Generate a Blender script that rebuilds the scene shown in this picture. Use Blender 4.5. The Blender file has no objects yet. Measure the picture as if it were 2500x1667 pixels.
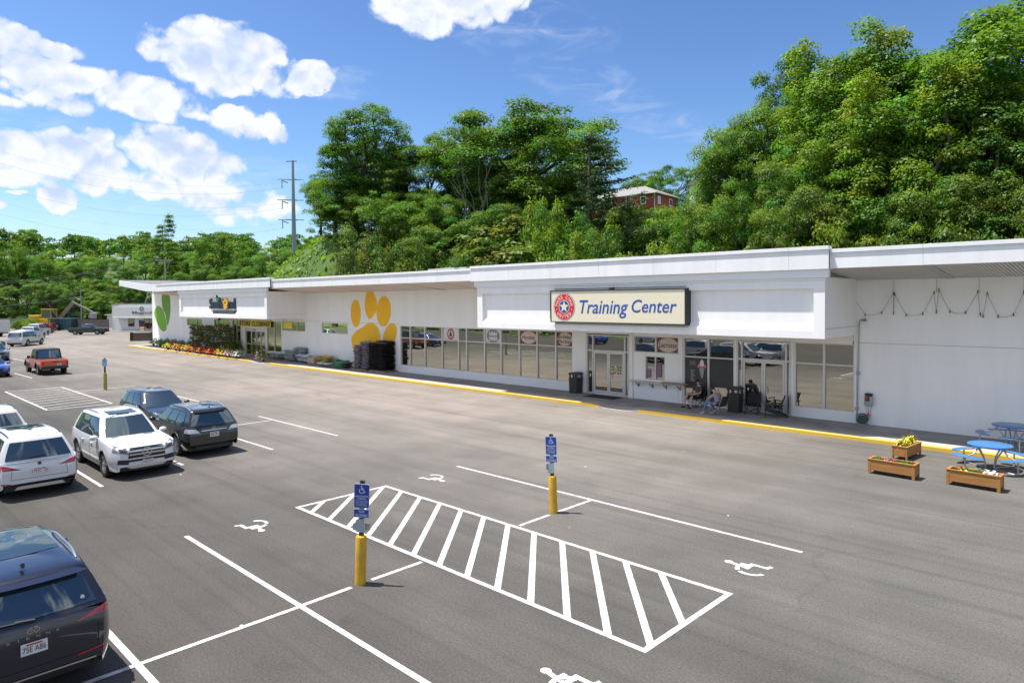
import bpy, bmesh, math, random
import numpy as np
from mathutils import Vector, Matrix, Euler
from mathutils.bvhtree import BVHTree

random.seed(7)
PI = math.pi
SC = bpy.context.scene
COL = SC.collection

# ------------------------------------------------------------------ camera
CAM_H = 5.4
YAW, PITCH, ROLL = math.radians(44.1655), math.radians(-1.4568), math.radians(-0.4307)
FPX, CXP, CYP = 1667.9, 1250.0, 774.5
FWD = Vector((-math.sin(YAW) * math.cos(PITCH), math.cos(YAW) * math.cos(PITCH), math.sin(PITCH)))
_r = Vector((math.cos(YAW), math.sin(YAW), 0.0))
_u = _r.cross(FWD)
RGT = _r * math.cos(ROLL) + _u * math.sin(ROLL)
UPV = RGT.cross(FWD)
cd = bpy.data.cameras.new('camera')
cam = bpy.data.objects.new('camera', cd)
COL.objects.link(cam)
cd.sensor_width = 36.0
cd.lens = 36.0 * FPX / 2500.0
cd.shift_y = -(833.5 - CYP) / 2500.0
cd.clip_start = 0.1
cd.clip_end = 4000.0
mw = Matrix(((RGT.x, UPV.x, -FWD.x, 0), (RGT.y, UPV.y, -FWD.y, 0), (RGT.z, UPV.z, -FWD.z, CAM_H), (0, 0, 0, 1)))
cam.matrix_world = mw
SC.camera = cam


def ray(x, y):
    """direction of sight through pixel x, y of the 2352 x 1568 view of the photograph (used to measure where things stand)"""
    s = 2500.0 / 2352.0
    return FWD + RGT * ((x * s - CXP) / FPX) + UPV * ((CYP - y * s) / FPX)


def at_ground(x, y, z=0.0):
    d = ray(x, y)
    t = (z - CAM_H) / d.z
    return Vector((d.x * t, d.y * t, z))


def at_depth(x, y, Y):
    d = ray(x, y)
    t = Y / d.y
    return Vector((d.x * t, Y, CAM_H + d.z * t))


def at_dist(x, y, D):
    d = ray(x, y)
    return Vector((d.x * D, d.y * D, CAM_H + d.z * D))


# ------------------------------------------------------------------ materials
def _n(nt, t, **kw):
    n = nt.nodes.new(t)
    for k, v in kw.items():
        if k in n.inputs.keys() if isinstance(k, str) else False:
            n.inputs[k].default_value = v
        else:
            setattr(n, k, v)
    return n


MATS = {}


def M(name, col, rough=0.55, metal=0.0, noise=0.06, scale=6.0, coat=0.0, spec=0.5, bump=0.0, bscale=60.0, stretch=None, emit=0.0, col2=None):
    if name in MATS:
        return MATS[name]
    m = bpy.data.materials.new(name)
    m.use_nodes = True
    nt = m.node_tree
    b = nt.nodes['Principled BSDF']
    b.inputs['Roughness'].default_value = rough
    b.inputs['Metallic'].default_value = metal
    b.inputs['Coat Weight'].default_value = coat
    b.inputs['Coat Roughness'].default_value = 0.04
    b.inputs['Specular IOR Level'].default_value = spec
    c = (*col, 1.0)
    tc = nt.nodes.new('ShaderNodeTexCoord')
    src = tc.outputs['Object']
    if stretch:
        mp = nt.nodes.new('ShaderNodeMapping')
        mp.inputs['Scale'].default_value = stretch
        nt.links.new(src, mp.inputs['Vector'])
        src = mp.outputs['Vector']
    nz = nt.nodes.new('ShaderNodeTexNoise')
    nz.inputs['Scale'].default_value = scale
    nz.inputs['Detail'].default_value = 6.0
    nz.inputs['Roughness'].default_value = 0.6
    nt.links.new(src, nz.inputs['Vector'])
    rp = nt.nodes.new('ShaderNodeValToRGB')
    rp.color_ramp.elements[0].position = 0.3
    rp.color_ramp.elements[1].position = 0.7
    if col2:
        rp.color_ramp.elements[0].color = (*col2, 1)
        rp.color_ramp.elements[1].color = c
    else:
        rp.color_ramp.elements[0].color = (*[max(0.0, v * (1 - noise)) for v in col], 1)
        rp.color_ramp.elements[1].color = (*[min(1.0, v * (1 + noise)) for v in col], 1)
    nt.links.new(nz.outputs['Fac'], rp.inputs['Fac'])
    nt.links.new(rp.outputs['Color'], b.inputs['Base Color'])
    if bump > 0:
        n2 = nt.nodes.new('ShaderNodeTexNoise')
        n2.inputs['Scale'].default_value = bscale
        n2.inputs['Detail'].default_value = 4.0
        nt.links.new(src, n2.inputs['Vector'])
        bp = nt.nodes.new('ShaderNodeBump')
        bp.inputs['Strength'].default_value = bump
        bp.inputs['Distance'].default_value = 0.02
        nt.links.new(n2.outputs['Fac'], bp.inputs['Height'])
        nt.links.new(bp.outputs['Normal'], b.inputs['Normal'])
    MATS[name] = m
    return m


def paint(name, col, metal=0.0, rough=0.3):
    return M(name, col, rough=rough, metal=metal, noise=0.03, scale=2.0, coat=1.0)


def glass_mat(name, refl, gcol, dcol, rough=0.015, wav=0.0):
    """tinted reflective window glass: a mirror film over a dark room"""
    m = bpy.data.materials.new(name)
    m.use_nodes = True
    nt = m.node_tree
    nt.nodes.remove(nt.nodes['Principled BSDF'])
    out = nt.nodes['Material Output']
    g = nt.nodes.new('ShaderNodeBsdfGlossy')
    g.inputs['Color'].default_value = (*gcol, 1)
    g.inputs['Roughness'].default_value = rough
    d = nt.nodes.new('ShaderNodeBsdfDiffuse')
    d.inputs['Color'].default_value = (*dcol, 1)
    lw = nt.nodes.new('ShaderNodeLayerWeight')
    lw.inputs['Blend'].default_value = 0.25
    mr = nt.nodes.new('ShaderNodeMapRange')
    mr.inputs['To Min'].default_value = refl
    mr.inputs['To Max'].default_value = min(1.0, refl + 0.45)
    nt.links.new(lw.outputs['Fresnel'], mr.inputs['Value'])
    mx = nt.nodes.new('ShaderNodeMixShader')
    nt.links.new(mr.outputs['Result'], mx.inputs['Fac'])
    nt.links.new(d.outputs[0], mx.inputs[1])
    nt.links.new(g.outputs[0], mx.inputs[2])
    if wav:
        tc = nt.nodes.new('ShaderNodeTexCoord')
        n2 = nt.nodes.new('ShaderNodeTexNoise')
        n2.inputs['Scale'].default_value = 1.1
        n2.inputs['Detail'].default_value = 1.0
        nt.links.new(tc.outputs['Object'], n2.inputs['Vector'])
        bp = nt.nodes.new('ShaderNodeBump')
        bp.inputs['Strength'].default_value = wav
        bp.inputs['Distance'].default_value = 0.02
        nt.links.new(n2.outputs['Fac'], bp.inputs['Height'])
        nt.links.new(bp.outputs['Normal'], g.inputs['Normal'])
    nt.links.new(mx.outputs[0], out.inputs['Surface'])
    MATS[name] = m
    return m


def leaf_mat(name, base, trans=0.35, rough=0.5):
    m = bpy.data.materials.new(name)
    m.use_nodes = True
    nt = m.node_tree
    nt.nodes.remove(nt.nodes['Principled BSDF'])
    out = nt.nodes['Material Output']
    at = nt.nodes.new('ShaderNodeAttribute')
    at.attribute_name = 'tint'
    oi = nt.nodes.new('ShaderNodeObjectInfo')
    hs = nt.nodes.new('ShaderNodeHueSaturation')
    mr = nt.nodes.new('ShaderNodeMapRange')
    mr.inputs['To Min'].default_value = 0.486
    mr.inputs['To Max'].default_value = 0.504
    nt.links.new(oi.outputs['Random'], mr.inputs['Value'])
    nt.links.new(mr.outputs['Result'], hs.inputs['Hue'])
    mul = nt.nodes.new('ShaderNodeMix')
    mul.data_type = 'RGBA'
    mul.blend_type = 'MULTIPLY'
    mul.inputs[0].default_value = 1.0
    mul.inputs[6].default_value = (*base, 1)
    nt.links.new(at.outputs['Color'], mul.inputs[7])
    nt.links.new(mul.outputs[2], hs.inputs['Color'])
    d = nt.nodes.new('ShaderNodeBsdfDiffuse')
    nt.links.new(hs.outputs['Color'], d.inputs['Color'])
    t = nt.nodes.new('ShaderNodeBsdfTranslucent')
    ty = nt.nodes.new('ShaderNodeMix')
    ty.data_type = 'RGBA'
    ty.blend_type = 'MULTIPLY'
    ty.inputs[0].default_value = 1.0
    ty.inputs[7].default_value = (1.18, 1.22, 0.55, 1)
    nt.links.new(hs.outputs['Color'], ty.inputs[6])
    nt.links.new(ty.outputs[2], t.inputs['Color'])
    mx = nt.nodes.new('ShaderNodeMixShader')
    mx.inputs['Fac'].default_value = trans
    nt.links.new(d.outputs[0], mx.inputs[1])
    nt.links.new(t.outputs[0], mx.inputs[2])
    gl = nt.nodes.new('ShaderNodeBsdfGlossy')
    gl.inputs['Roughness'].default_value = rough
    gl.inputs['Color'].default_value = (0.9, 1.0, 0.85, 1)
    m2 = nt.nodes.new('ShaderNodeMixShader')
    m2.inputs['Fac'].default_value = 0.022
    nt.links.new(mx.outputs[0], m2.inputs[1])
    nt.links.new(gl.outputs[0], m2.inputs[2])
    nt.links.new(m2.outputs[0], out.inputs['Surface'])
    MATS[name] = m
    return m


# ------------------------------------------------------------------ mesh helper
class MB:
    def __init__(self):
        self.v, self.f, self.m, self.s = [], [], [], []
        self.X = None

    def vert(self, p):
        p = Vector(p)
        if self.X is not None:
            p = self.X @ p
        self.v.append(tuple(p))
        return len(self.v) - 1

    def face(self, idx, m=0, s=False):
        self.f.append(tuple(idx)); self.m.append(m); self.s.append(s)

    def poly(self, pts, m=0, s=False):
        self.face([self.vert(p) for p in pts], m, s)

    def box(self, x0, x1, y0, y1, z0, z1, m=0):
        i = [self.vert(p) for p in ((x0, y0, z0), (x1, y0, z0), (x1, y1, z0), (x0, y1, z0), (x0, y0, z1), (x1, y0, z1), (x1, y1, z1), (x0, y1, z1))]
        for q in ((3, 2, 1, 0), (4, 5, 6, 7), (0, 1, 5, 4), (1, 2, 6, 5), (2, 3, 7, 6), (3, 0, 4, 7)):
            self.face([i[k] for k in q], m)
        return self

    def bar(self, a, b, w, h, m=0, up=(0, 0, 1)):
        a, b = Vector(a), Vector(b)
        d = (b - a).normalized()
        u = Vector(up)
        s = d.cross(u)
        if s.length < 1e-4:
            s = d.cross(Vector((1, 0, 0)))
        s.normalize()
        u = s.cross(d)
        i = []
        for p in (a, b):
            for sx, sz in ((-1, -1), (1, -1), (1, 1), (-1, 1)):
                i.append(self.vert(p + s * (sx * w / 2) + u * (sz * h / 2)))
        for q in ((3, 2, 1, 0), (4, 5, 6, 7), (0, 1, 5, 4), (1, 2, 6, 5), (2, 3, 7, 6), (3, 0, 4, 7)):
            self.face([i[k] for k in q], m)
        return self

    def tube(self, pts, r, n=8, m=0, caps=True):
        pts = [Vector(p) for p in pts]
        rs = r if isinstance(r, (list, tuple)) else [r] * len(pts)
        rings = []
        ref = Vector((0, 0, 1))
        for k, p in enumerate(pts):
            d = (pts[min(k + 1, len(pts) - 1)] - pts[max(k - 1, 0)])
            d = d.normalized() if d.length > 1e-9 else Vector((0, 0, 1))
            if abs(d.dot(ref)) > 0.95:
                ref = Vector((1, 0, 0)) if abs(d.x) < 0.9 else Vector((0, 1, 0))
            a = (ref - d * ref.dot(d)).normalized()
            b = d.cross(a)
            ref = a
            rings.append([self.vert(p + (a * math.cos(2 * PI * j / n) + b * math.sin(2 * PI * j / n)) * rs[k]) for j in range(n)])
        for k in range(len(pts) - 1):
            for j in range(n):
                self.face((rings[k][j], rings[k][(j + 1) % n], rings[k + 1][(j + 1) % n], rings[k + 1][j]), m, True)
        if caps:
            self.face(rings[0][::-1], m)
            self.face(rings[-1], m)
        return self

    def lathe(self, prof, c=(0, 0, 0), n=16, m=0, ax='z', sx=1.0, sy=1.0):
        c = Vector(c)
        rings = []
        for r, h in prof:
            ring = []
            for j in range(n):
                a = 2 * PI * j / n
                u, w = r * math.cos(a) * sx, r * math.sin(a) * sy
                p = (u, w, h) if ax == 'z' else ((w, h, u) if ax == 'y' else (h, u, w))
                ring.append(self.vert(c + Vector(p)))
            rings.append(ring)
        for k in range(len(prof) - 1):
            for j in range(n):
                self.face((rings[k][j], rings[k][(j + 1) % n], rings[k + 1][(j + 1) % n], rings[k + 1][j]), m, True)
        self.face(rings[0][::-1], m)
        self.face(rings[-1], m)
        return self

    def ball(self, c, rx, ry=None, rz=None, n=10, k=6, m=0):
        ry = ry or rx; rz = rz or rx
        c = Vector(c)
        prof = []
        top = self.vert(c + Vector((0, 0, rz))); bot = self.vert(c - Vector((0, 0, rz)))
        rings = []
        for i in range(1, k):
            a = PI * i / k
            rings.append([self.vert(c + Vector((rx * math.sin(a) * math.cos(2 * PI * j / n), ry * math.sin(a) * math.sin(2 * PI * j / n), rz * math.cos(a)))) for j in range(n)])
        for j in range(n):
            self.face((top, rings[0][j], rings[0][(j + 1) % n]), m, True)
            self.face((bot, rings[-1][(j + 1) % n], rings[-1][j]), m, True)
        for i in range(len(rings) - 1):
            for j in range(n):
                self.face((rings[i][j], rings[i + 1][j], rings[i + 1][(j + 1) % n], rings[i][(j + 1) % n]), m, True)
        return self

    def prism(self, outline, y0, y1, m=0, ax='y', s=False):
        """outline of (a, b): ax 'y' -> (a, y, b); ax 'x' -> (x, a, b); ax 'z' -> (a, b, z)"""
        def P(a, b, t):
            return (a, t, b) if ax == 'y' else ((t, a, b) if ax == 'x' else (a, b, t))
        A = [self.vert(P(a, b, y0)) for a, b in outline]
        B = [self.vert(P(a, b, y1)) for a, b in outline]
        n = len(outline)
        self.face(A, m); self.face(B[::-1], m)
        for k in range(n):
            self.face((A[k], B[k], B[(k + 1) % n], A[(k + 1) % n]), m, s)
        return self

    def grid(self, fn, nu, nv, m=0, s=True):
        I = [[self.vert(fn(i / nu, j / nv)) for j in range(nv + 1)] for i in range(nu + 1)]
        for i in range(nu):
            for j in range(nv):
                self.face((I[i][j], I[i + 1][j], I[i + 1][j + 1], I[i][j + 1]), m, s)
        return self

    def mesh(self, name, mats, recalc=True, sharp=40):
        me = bpy.data.meshes.new(name)
        me.from_pydata(self.v, [], self.f)
        for mt in (mats if isinstance(mats, (list, tuple)) else [mats]):
            me.materials.append(mt)
        me.polygons.foreach_set('material_index', self.m)
        me.polygons.foreach_set('use_smooth', self.s)
        if recalc:
            bm = bmesh.new(); bm.from_mesh(me)
            bmesh.ops.remove_doubles(bm, verts=bm.verts, dist=1e-5)
            bmesh.ops.recalc_face_normals(bm, faces=bm.faces)
            bm.to_mesh(me); bm.free()
        if any(self.s):
            try:
                me.set_sharp_from_angle(angle=math.radians(sharp))
            except Exception:
                pass
        me.update()
        return me

    def build(self, name, mats, parent=None, bevel=0.0, recalc=True, sharp=40):
        o = bpy.data.objects.new(name, self.mesh(name, mats, recalc, sharp))
        COL.objects.link(o)
        if parent is not None:
            o.parent = parent
        if bevel > 0:
            b = o.modifiers.new('bevel', 'BEVEL')
            b.width = bevel; b.segments = 2; b.limit_method = 'ANGLE'
        return o


def thing(name, label, cat, loc=(0, 0, 0), rz=0.0, group=None):
    o = bpy.data.objects.new(name, None)
    COL.objects.link(o)
    o.empty_display_size = 0.2
    o.location = loc
    o.rotation_euler = (0, 0, rz)
    return tag(o, label, cat, group)


def tag(o, label, cat, group=None):
    o['label'] = label
    o['category'] = cat
    if group:
        o['group'] = group
    return o


def struct(o, kind='structure'):
    o['kind'] = kind
    return o


KIDS = {}


def dup(root, loc=None, rz=None, label=None, group=None, scale=None):
    r = root.copy(); COL.objects.link(r)
    if loc is not None: r.location = loc
    if rz is not None: r.rotation_euler = (0, 0, rz)
    if scale is not None: r.scale = scale if isinstance(scale, (tuple, list)) else (scale,) * 3
    if label: r['label'] = label
    if group: r['group'] = group
    for ch in list(root.children):
        c = ch.copy(); COL.objects.link(c); c.parent = r
        for g in list(ch.children):
            d = g.copy(); COL.objects.link(d); d.parent = c
    return r


# text as mesh ----------------------------------------------------------------
def text_geo(s, bold=0.0, shear=0.0, spacing=1.0):
    """outline triangles of a line of text: (verts (a, b), faces) scaled into the unit box's height of its own bounds"""
    cu = bpy.data.curves.new('lettering_curve', 'FONT')
    cu.body = s
    cu.offset = bold
    cu.shear = shear
    cu.space_character = spacing
    cu.resolution_u = 3
    cu.align_x = 'CENTER'
    o = bpy.data.objects.new('lettering_curve', cu)
    COL.objects.link(o)
    bpy.context.view_layer.update()
    dg = bpy.context.evaluated_depsgraph_get()
    me = bpy.data.meshes.new_from_object(o.evaluated_get(dg))
    V = np.array([v.co[:2] for v in me.vertices])
    Fc = [tuple(p.vertices) for p in me.polygons]
    bpy.data.objects.remove(o); bpy.data.meshes.remove(me); bpy.data.curves.remove(cu)
    lo, hi = V.min(0), V.max(0)
    V = (V - lo) / (hi - lo)
    return V, Fc


def add_text(mb, s, fn, m=0, bold=0.0, shear=0.0, spacing=1.0):
    """fn maps (a, b) in the unit square to a point"""
    V, Fc = text_geo(s, bold, shear, spacing)
    base = [mb.vert(fn(a, b)) for a, b in V]
    for f in Fc:
        mb.face([base[i] for i in f], m)


def wall_rect(x0, x1, z0, z1, y):
    return lambda a, b: (x0 + (x1 - x0) * a, y, z0 + (z1 - z0) * b)


def ellipse(cx, cz, rx, rz, n=28, rot=0.0, sq=1.0):
    out = []
    for k in range(n):
        a = 2 * PI * k / n
        x, z = rx * math.cos(a), rz * math.sin(a)
        out.append((cx + x * math.cos(rot) - z * math.sin(rot), cz + x * math.sin(rot) + z * math.cos(rot)))
    return out
# ------------------------------------------------------------------ light
SUN_DIR = Vector((-0.50, -0.385, 1.72)).normalized()      # towards the sun
SUN_EL = math.asin(SUN_DIR.z)
SUN_ROT = math.atan2(SUN_DIR.x, SUN_DIR.y)
w = bpy.data.worlds.new('World')
SC.world = w
w.use_nodes = True
nt = w.node_tree
for n in list(nt.nodes):
    nt.nodes.remove(n)
L = nt.links.new


def nmath(op, a, b=None, c=None):
    n = nt.nodes.new('ShaderNodeMath'); n.operation = op
    for i, v in enumerate((a, b, c)):
        if v is None: continue
        if isinstance(v, (int, float)): n.inputs[i].default_value = v
        else: L(v, n.inputs[i])
    return n.outputs[0]


def nvmath(op, a, b):
    n = nt.nodes.new('ShaderNodeVectorMath'); n.operation = op
    for i, v in enumerate((a, b)):
        if isinstance(v, tuple): n.inputs[i].default_value = v
        else: L(v, n.inputs[i])
    return n.outputs[0]


out = nt.nodes.new('ShaderNodeOutputWorld')
sky = nt.nodes.new('ShaderNodeTexSky')
sky.sky_type = 'NISHITA'
sky.sun_disc = False
sky.sun_elevation = SUN_EL
sky.sun_rotation = SUN_ROT
sky.altitude = 50.0
sky.air_density = 1.0
sky.dust_density = 0.9
sky.ozone_density = 3.0
hs = nt.nodes.new('ShaderNodeHueSaturation')
hs.inputs['Saturation'].default_value = 1.04
hs.inputs['Value'].default_value = 1.0
L(sky.outputs[0], hs.inputs['Color'])
bg = nt.nodes.new('ShaderNodeBackground')
bg.inputs['Strength'].default_value = 1.19
scl = nt.nodes.new('ShaderNodeMix'); scl.data_type = 'RGBA'; scl.blend_type = 'MULTIPLY'; scl.inputs[0].default_value = 1.0
scl.inputs[7].default_value = (0.1, 0.1, 0.1, 1)
L(hs.outputs[0], scl.inputs[6])
gm = nt.nodes.new('ShaderNodeGamma'); gm.inputs['Gamma'].default_value = 1.4
L(scl.outputs[2], gm.inputs['Color'])
L(gm.outputs[0], bg.inputs['Color'])
tc = nt.nodes.new('ShaderNodeTexCoord')
nrm = nt.nodes.new('ShaderNodeVectorMath'); nrm.operation = 'NORMALIZE'
L(tc.outputs['Generated'], nrm.inputs[0])
D = nrm.outputs[0]
sep = nt.nodes.new('ShaderNodeSeparateXYZ'); L(D, sep.inputs[0])
EL = nmath('ARCSINE', sep.outputs[2])
AZ = nmath('ARCTAN2', sep.outputs[0], sep.outputs[1])


def fbm(vec, scale, detail, rough=0.55, dist=0.0):
    n = nt.nodes.new('ShaderNodeTexNoise')
    n.inputs['Scale'].default_value = scale
    n.inputs['Detail'].default_value = detail
    n.inputs['Roughness'].default_value = rough
    n.inputs['Distortion'].default_value = dist
    L(vec, n.inputs['Vector'])
    return n.outputs['Fac']


def azel(x, y):
    d = ray(x, y).normalized()
    return math.atan2(d.x, d.y), math.asin(d.z)


# cumulus banks: (x, y, half width, half height, weight, tilt)
BLOBS = [
    (500, 135, 150, 80, 1.15, 0.05), (600, 155, 100, 55, 1.0, 0.1), (705, 175, 75, 42, 0.8, -0.3), (430, 110, 70, 40, .7, 0),
    (260, 208, 215, 52, 1.05, 0.12), (140, 225, 110, 34, .75, 0), (410, 250, 100, 22, .75, 0.2),
    (20, 140, 75, 75, 1.0, 0.0), (110, 108, 110, 28, 1.0, 0.12), (20, 235, 60, 20, .6, 0),
    (110, 345, 150, 52, 1.0, 0.0), (60, 390, 150, 50, .85, 0), (215, 305, 45, 28, .75, 0), (425, 350, 140, 58, 1.15, 0.1), (300, 415, 240, 42, .72, 0.05), (470, 430, 110, 50, .8, 0),
    (545, 290, 75, 40, .85, 0.0), (625, 290, 22, 40, .8, 0.3), (145, 462, 45, 36, 1.0, 0), (560, 480, 130, 40, .45, 0),
    (10, 480, 30, 14, .8, 0), (60, 455, 20, 8, .7, 0), (0, 300, 30, 25, .8, 0),
    (1030, 25, 160, 62, 1.0, -0.1), (960, 60, 70, 40, .7, 0), (1100, 55, 70, 30, .5, 0.2),
]
px = 1.0 / 1569.0
# billowing distortion of the coordinates
warp = nt.nodes.new('ShaderNodeTexNoise')
warp.inputs['Scale'].default_value = 14.0; warp.inputs['Detail'].default_value = 5.0
L(D, warp.inputs['Vector'])
wsep = nt.nodes.new('ShaderNodeSeparateColor'); L(warp.outputs['Color'], wsep.inputs[0])
AZw = nmath('ADD', AZ, nmath('MULTIPLY', nmath('SUBTRACT', wsep.outputs[0], 0.5), 0.075))
ELw = nmath('ADD', EL, nmath('MULTIPLY', nmath('SUBTRACT', wsep.outputs[1], 0.5), 0.05))
WISPS = [(1380, 205, 190, 48, 1.0, 0.35), (1500, 265, 170, 40, .8, 0.35), (1250, 45, 150, 60, .9, 0.25), (1120, 75, 110, 45, .7, 0.2), (780, 190, 90, 40, .8, 0), (330, 470, 300, 60, .8, 0), (600, 430, 140, 60, .7, 0), (80, 300, 160, 60, .6, 0)]
dens = None
wisp = None
for (x, y, rx, ry, wt, tl) in BLOBS + WISPS:
    a0, e0 = azel(x, y)
    ax, ex = azel(x + 10, y)[0], azel(x, y - 10)[1]
    sa = rx / 10.0 * abs(ax - a0)
    se = ry / 10.0 * abs(ex - e0)
    da = nmath('DIVIDE', nmath('SUBTRACT', AZw, a0), sa)
    de = nmath('DIVIDE', nmath('ADD', nmath('SUBTRACT', ELw, e0), nmath('MULTIPLY', nmath('SUBTRACT', AZw, a0), tl)), se)
    d2 = nmath('ADD', nmath('MULTIPLY', da, da), nmath('MULTIPLY', de, de))
    v = nmath('MULTIPLY', nmath('MAXIMUM', nmath('SUBTRACT', 1.0, nmath('MULTIPLY', d2, 0.62)), 0.0), wt)
    if (x, y, rx, ry, wt, tl) in WISPS: wisp = v if wisp is None else nmath('MAXIMUM', wisp, v)
    else: dens = v if dens is None else nmath('MAXIMUM', dens, v)
# unseen clouds added elsewhere in the dome, as fill light on the facade and for reflections
far = fbm(nvmath('MULTIPLY', D, (1.0, 1.0, 2.2)), 2.6, 3.0)
back = nmath('MULTIPLY', nmath('MAXIMUM', nmath('SUBTRACT', far, 0.40), 0.0), 5.0)
mask = nmath('GREATER_THAN', nvmath('DOT_PRODUCT', D, (FWD.x, FWD.y, 0.0)) if False else nmath('ADD', nmath('MULTIPLY', sep.outputs[0], FWD.x), nmath('MULTIPLY', sep.outputs[1], FWD.y)), 0.25)
dens = nmath('MAXIMUM', dens, nmath('MULTIPLY', back, nmath('SUBTRACT', 1.0, mask)))
Dn = nvmath('MULTIPLY', D, (1.0, 1.0, 1.2))
Dw = nt.nodes.new('ShaderNodeVectorMath'); Dw.operation = 'MULTIPLY_ADD'
L(warp.outputs['Color'], Dw.inputs[0]); Dw.inputs[1].default_value = (0.10, 0.10, 0.08); L(Dn, Dw.inputs[2])


def puff(vec, s1):
    """cauliflower heads: rounded cells of two sizes and a little fine noise"""
    o_ = None
    for sc_, am in ((s1, 1.0), (s1 * 2.6, 0.55)):
        v_ = nt.nodes.new('ShaderNodeTexVoronoi'); v_.feature = 'F1'; v_.inputs['Scale'].default_value = sc_
        L(vec, v_.inputs['Vector'])
        t_ = nmath('MULTIPLY', nmath('SUBTRACT', 0.30, nmath('POWER', v_.outputs['Distance'], 2.0)), am)
        o_ = t_ if o_ is None else nmath('ADD', o_, t_)
    return o_


p1_ = puff(Dw.outputs[0], 17.0)
p2_ = puff(nvmath('ADD', Dw.outputs[0], (0.004, 0.003, -0.012)), 17.0)
n1 = fbm(Dn, 24.0, 9.0, 0.62, 0.3)
big = fbm(Dn, 9.0, 3.0, 0.5)
big2 = fbm(nvmath('ADD', Dn, (0.0, 0.0, -0.03)), 9.0, 3.0, 0.5)
shape = nmath('ADD', nmath('ADD', dens, 0.03), nmath('ADD', nmath('MULTIPLY', p1_, 0.66), nmath('ADD', nmath('MULTIPLY', nmath('SUBTRACT', n1, 0.5), 0.8), nmath('MULTIPLY', nmath('SUBTRACT', big, 0.5), 0.4))))
shape = nmath('MULTIPLY', shape, nmath('MINIMUM', nmath('MULTIPLY', dens, 4.0), 1.0))
al = nt.nodes.new('ShaderNodeMapRange'); al.interpolation_type = 'SMOOTHERSTEP'
al.inputs['From Min'].default_value = 0.20; al.inputs['From Max'].default_value = 0.68
L(shape, al.inputs['Value'])
alpha = nmath('MULTIPLY', al.outputs['Result'], 0.96)
veil = fbm(nvmath('MULTIPLY', Dn, (1.0, 1.0, 2.6)), 13.0, 8.0, 0.6, 0.8)
vl = nt.nodes.new('ShaderNodeMapRange'); vl.interpolation_type = 'SMOOTHSTEP'
vl.inputs['From Min'].default_value = 0.40; vl.inputs['From Max'].default_value = 0.75
L(veil, vl.inputs['Value'])
alpha = nmath('MAXIMUM', alpha, nmath('MULTIPLY', nmath('MULTIPLY', vl.outputs['Result'], nmath('MINIMUM', wisp, 1.0)), 0.42))
light = nmath('ADD', nmath('MULTIPLY', nmath('SUBTRACT', p1_, p2_), 1.0), nmath('ADD', nmath('MULTIPLY', nmath('SUBTRACT', n1, 0.5), 0.9), nmath('MULTIPLY', nmath('SUBTRACT', big, big2), 2.6)))
light = nmath('ADD', light, 0.62)
thick = nmath('MULTIPLY', nmath('MAXIMUM', nmath('SUBTRACT', shape, 0.7), 0.0), -0.22)
lr = nt.nodes.new('ShaderNodeValToRGB')
lr.color_ramp.elements[0].position = 0.08; lr.color_ramp.elements[0].color = (0.56, 0.68, 0.92, 1)
lr.color_ramp.elements[1].position = 0.80; lr.color_ramp.elements[1].color = (0.93, 0.95, 1.0, 1)
L(nmath('ADD', light, thick), lr.inputs['Fac'])
bc = nt.nodes.new('ShaderNodeBackground')
bc.inputs['Strength'].default_value = 0.56
L(lr.outputs[0], bc.inputs['Color'])
ms = nt.nodes.new('ShaderNodeMixShader')
L(alpha, ms.inputs['Fac']); L(bg.outputs[0], ms.inputs[1]); L(bc.outputs[0], ms.inputs[2])
L(ms.outputs[0], out.inputs['Surface'])

sl = bpy.data.lights.new('sun', 'SUN')
sl.energy = 4.1
sl.angle = math.radians(0.53)
sl.color = (1.0, 0.955, 0.89)
so = bpy.data.objects.new('sun', sl)
so.rotation_euler = SUN_DIR.to_track_quat('Z', 'Y').to_euler()
so.location = (0, 0, 80)
COL.objects.link(so)

SC.view_settings.view_transform = 'Standard'
SC.view_settings.look = 'None'
SC.view_settings.gamma = 1.0
SC.view_settings.exposure = 0.95
SC.render.film_transparent = False
try:
    SC.cycles.max_bounces = 8
    SC.cycles.transparent_max_bounces = 8
    SC.cycles.use_denoising = True
    SC.cycles.sample_clamp_indirect = 6.0
except Exception:
    pass

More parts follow.
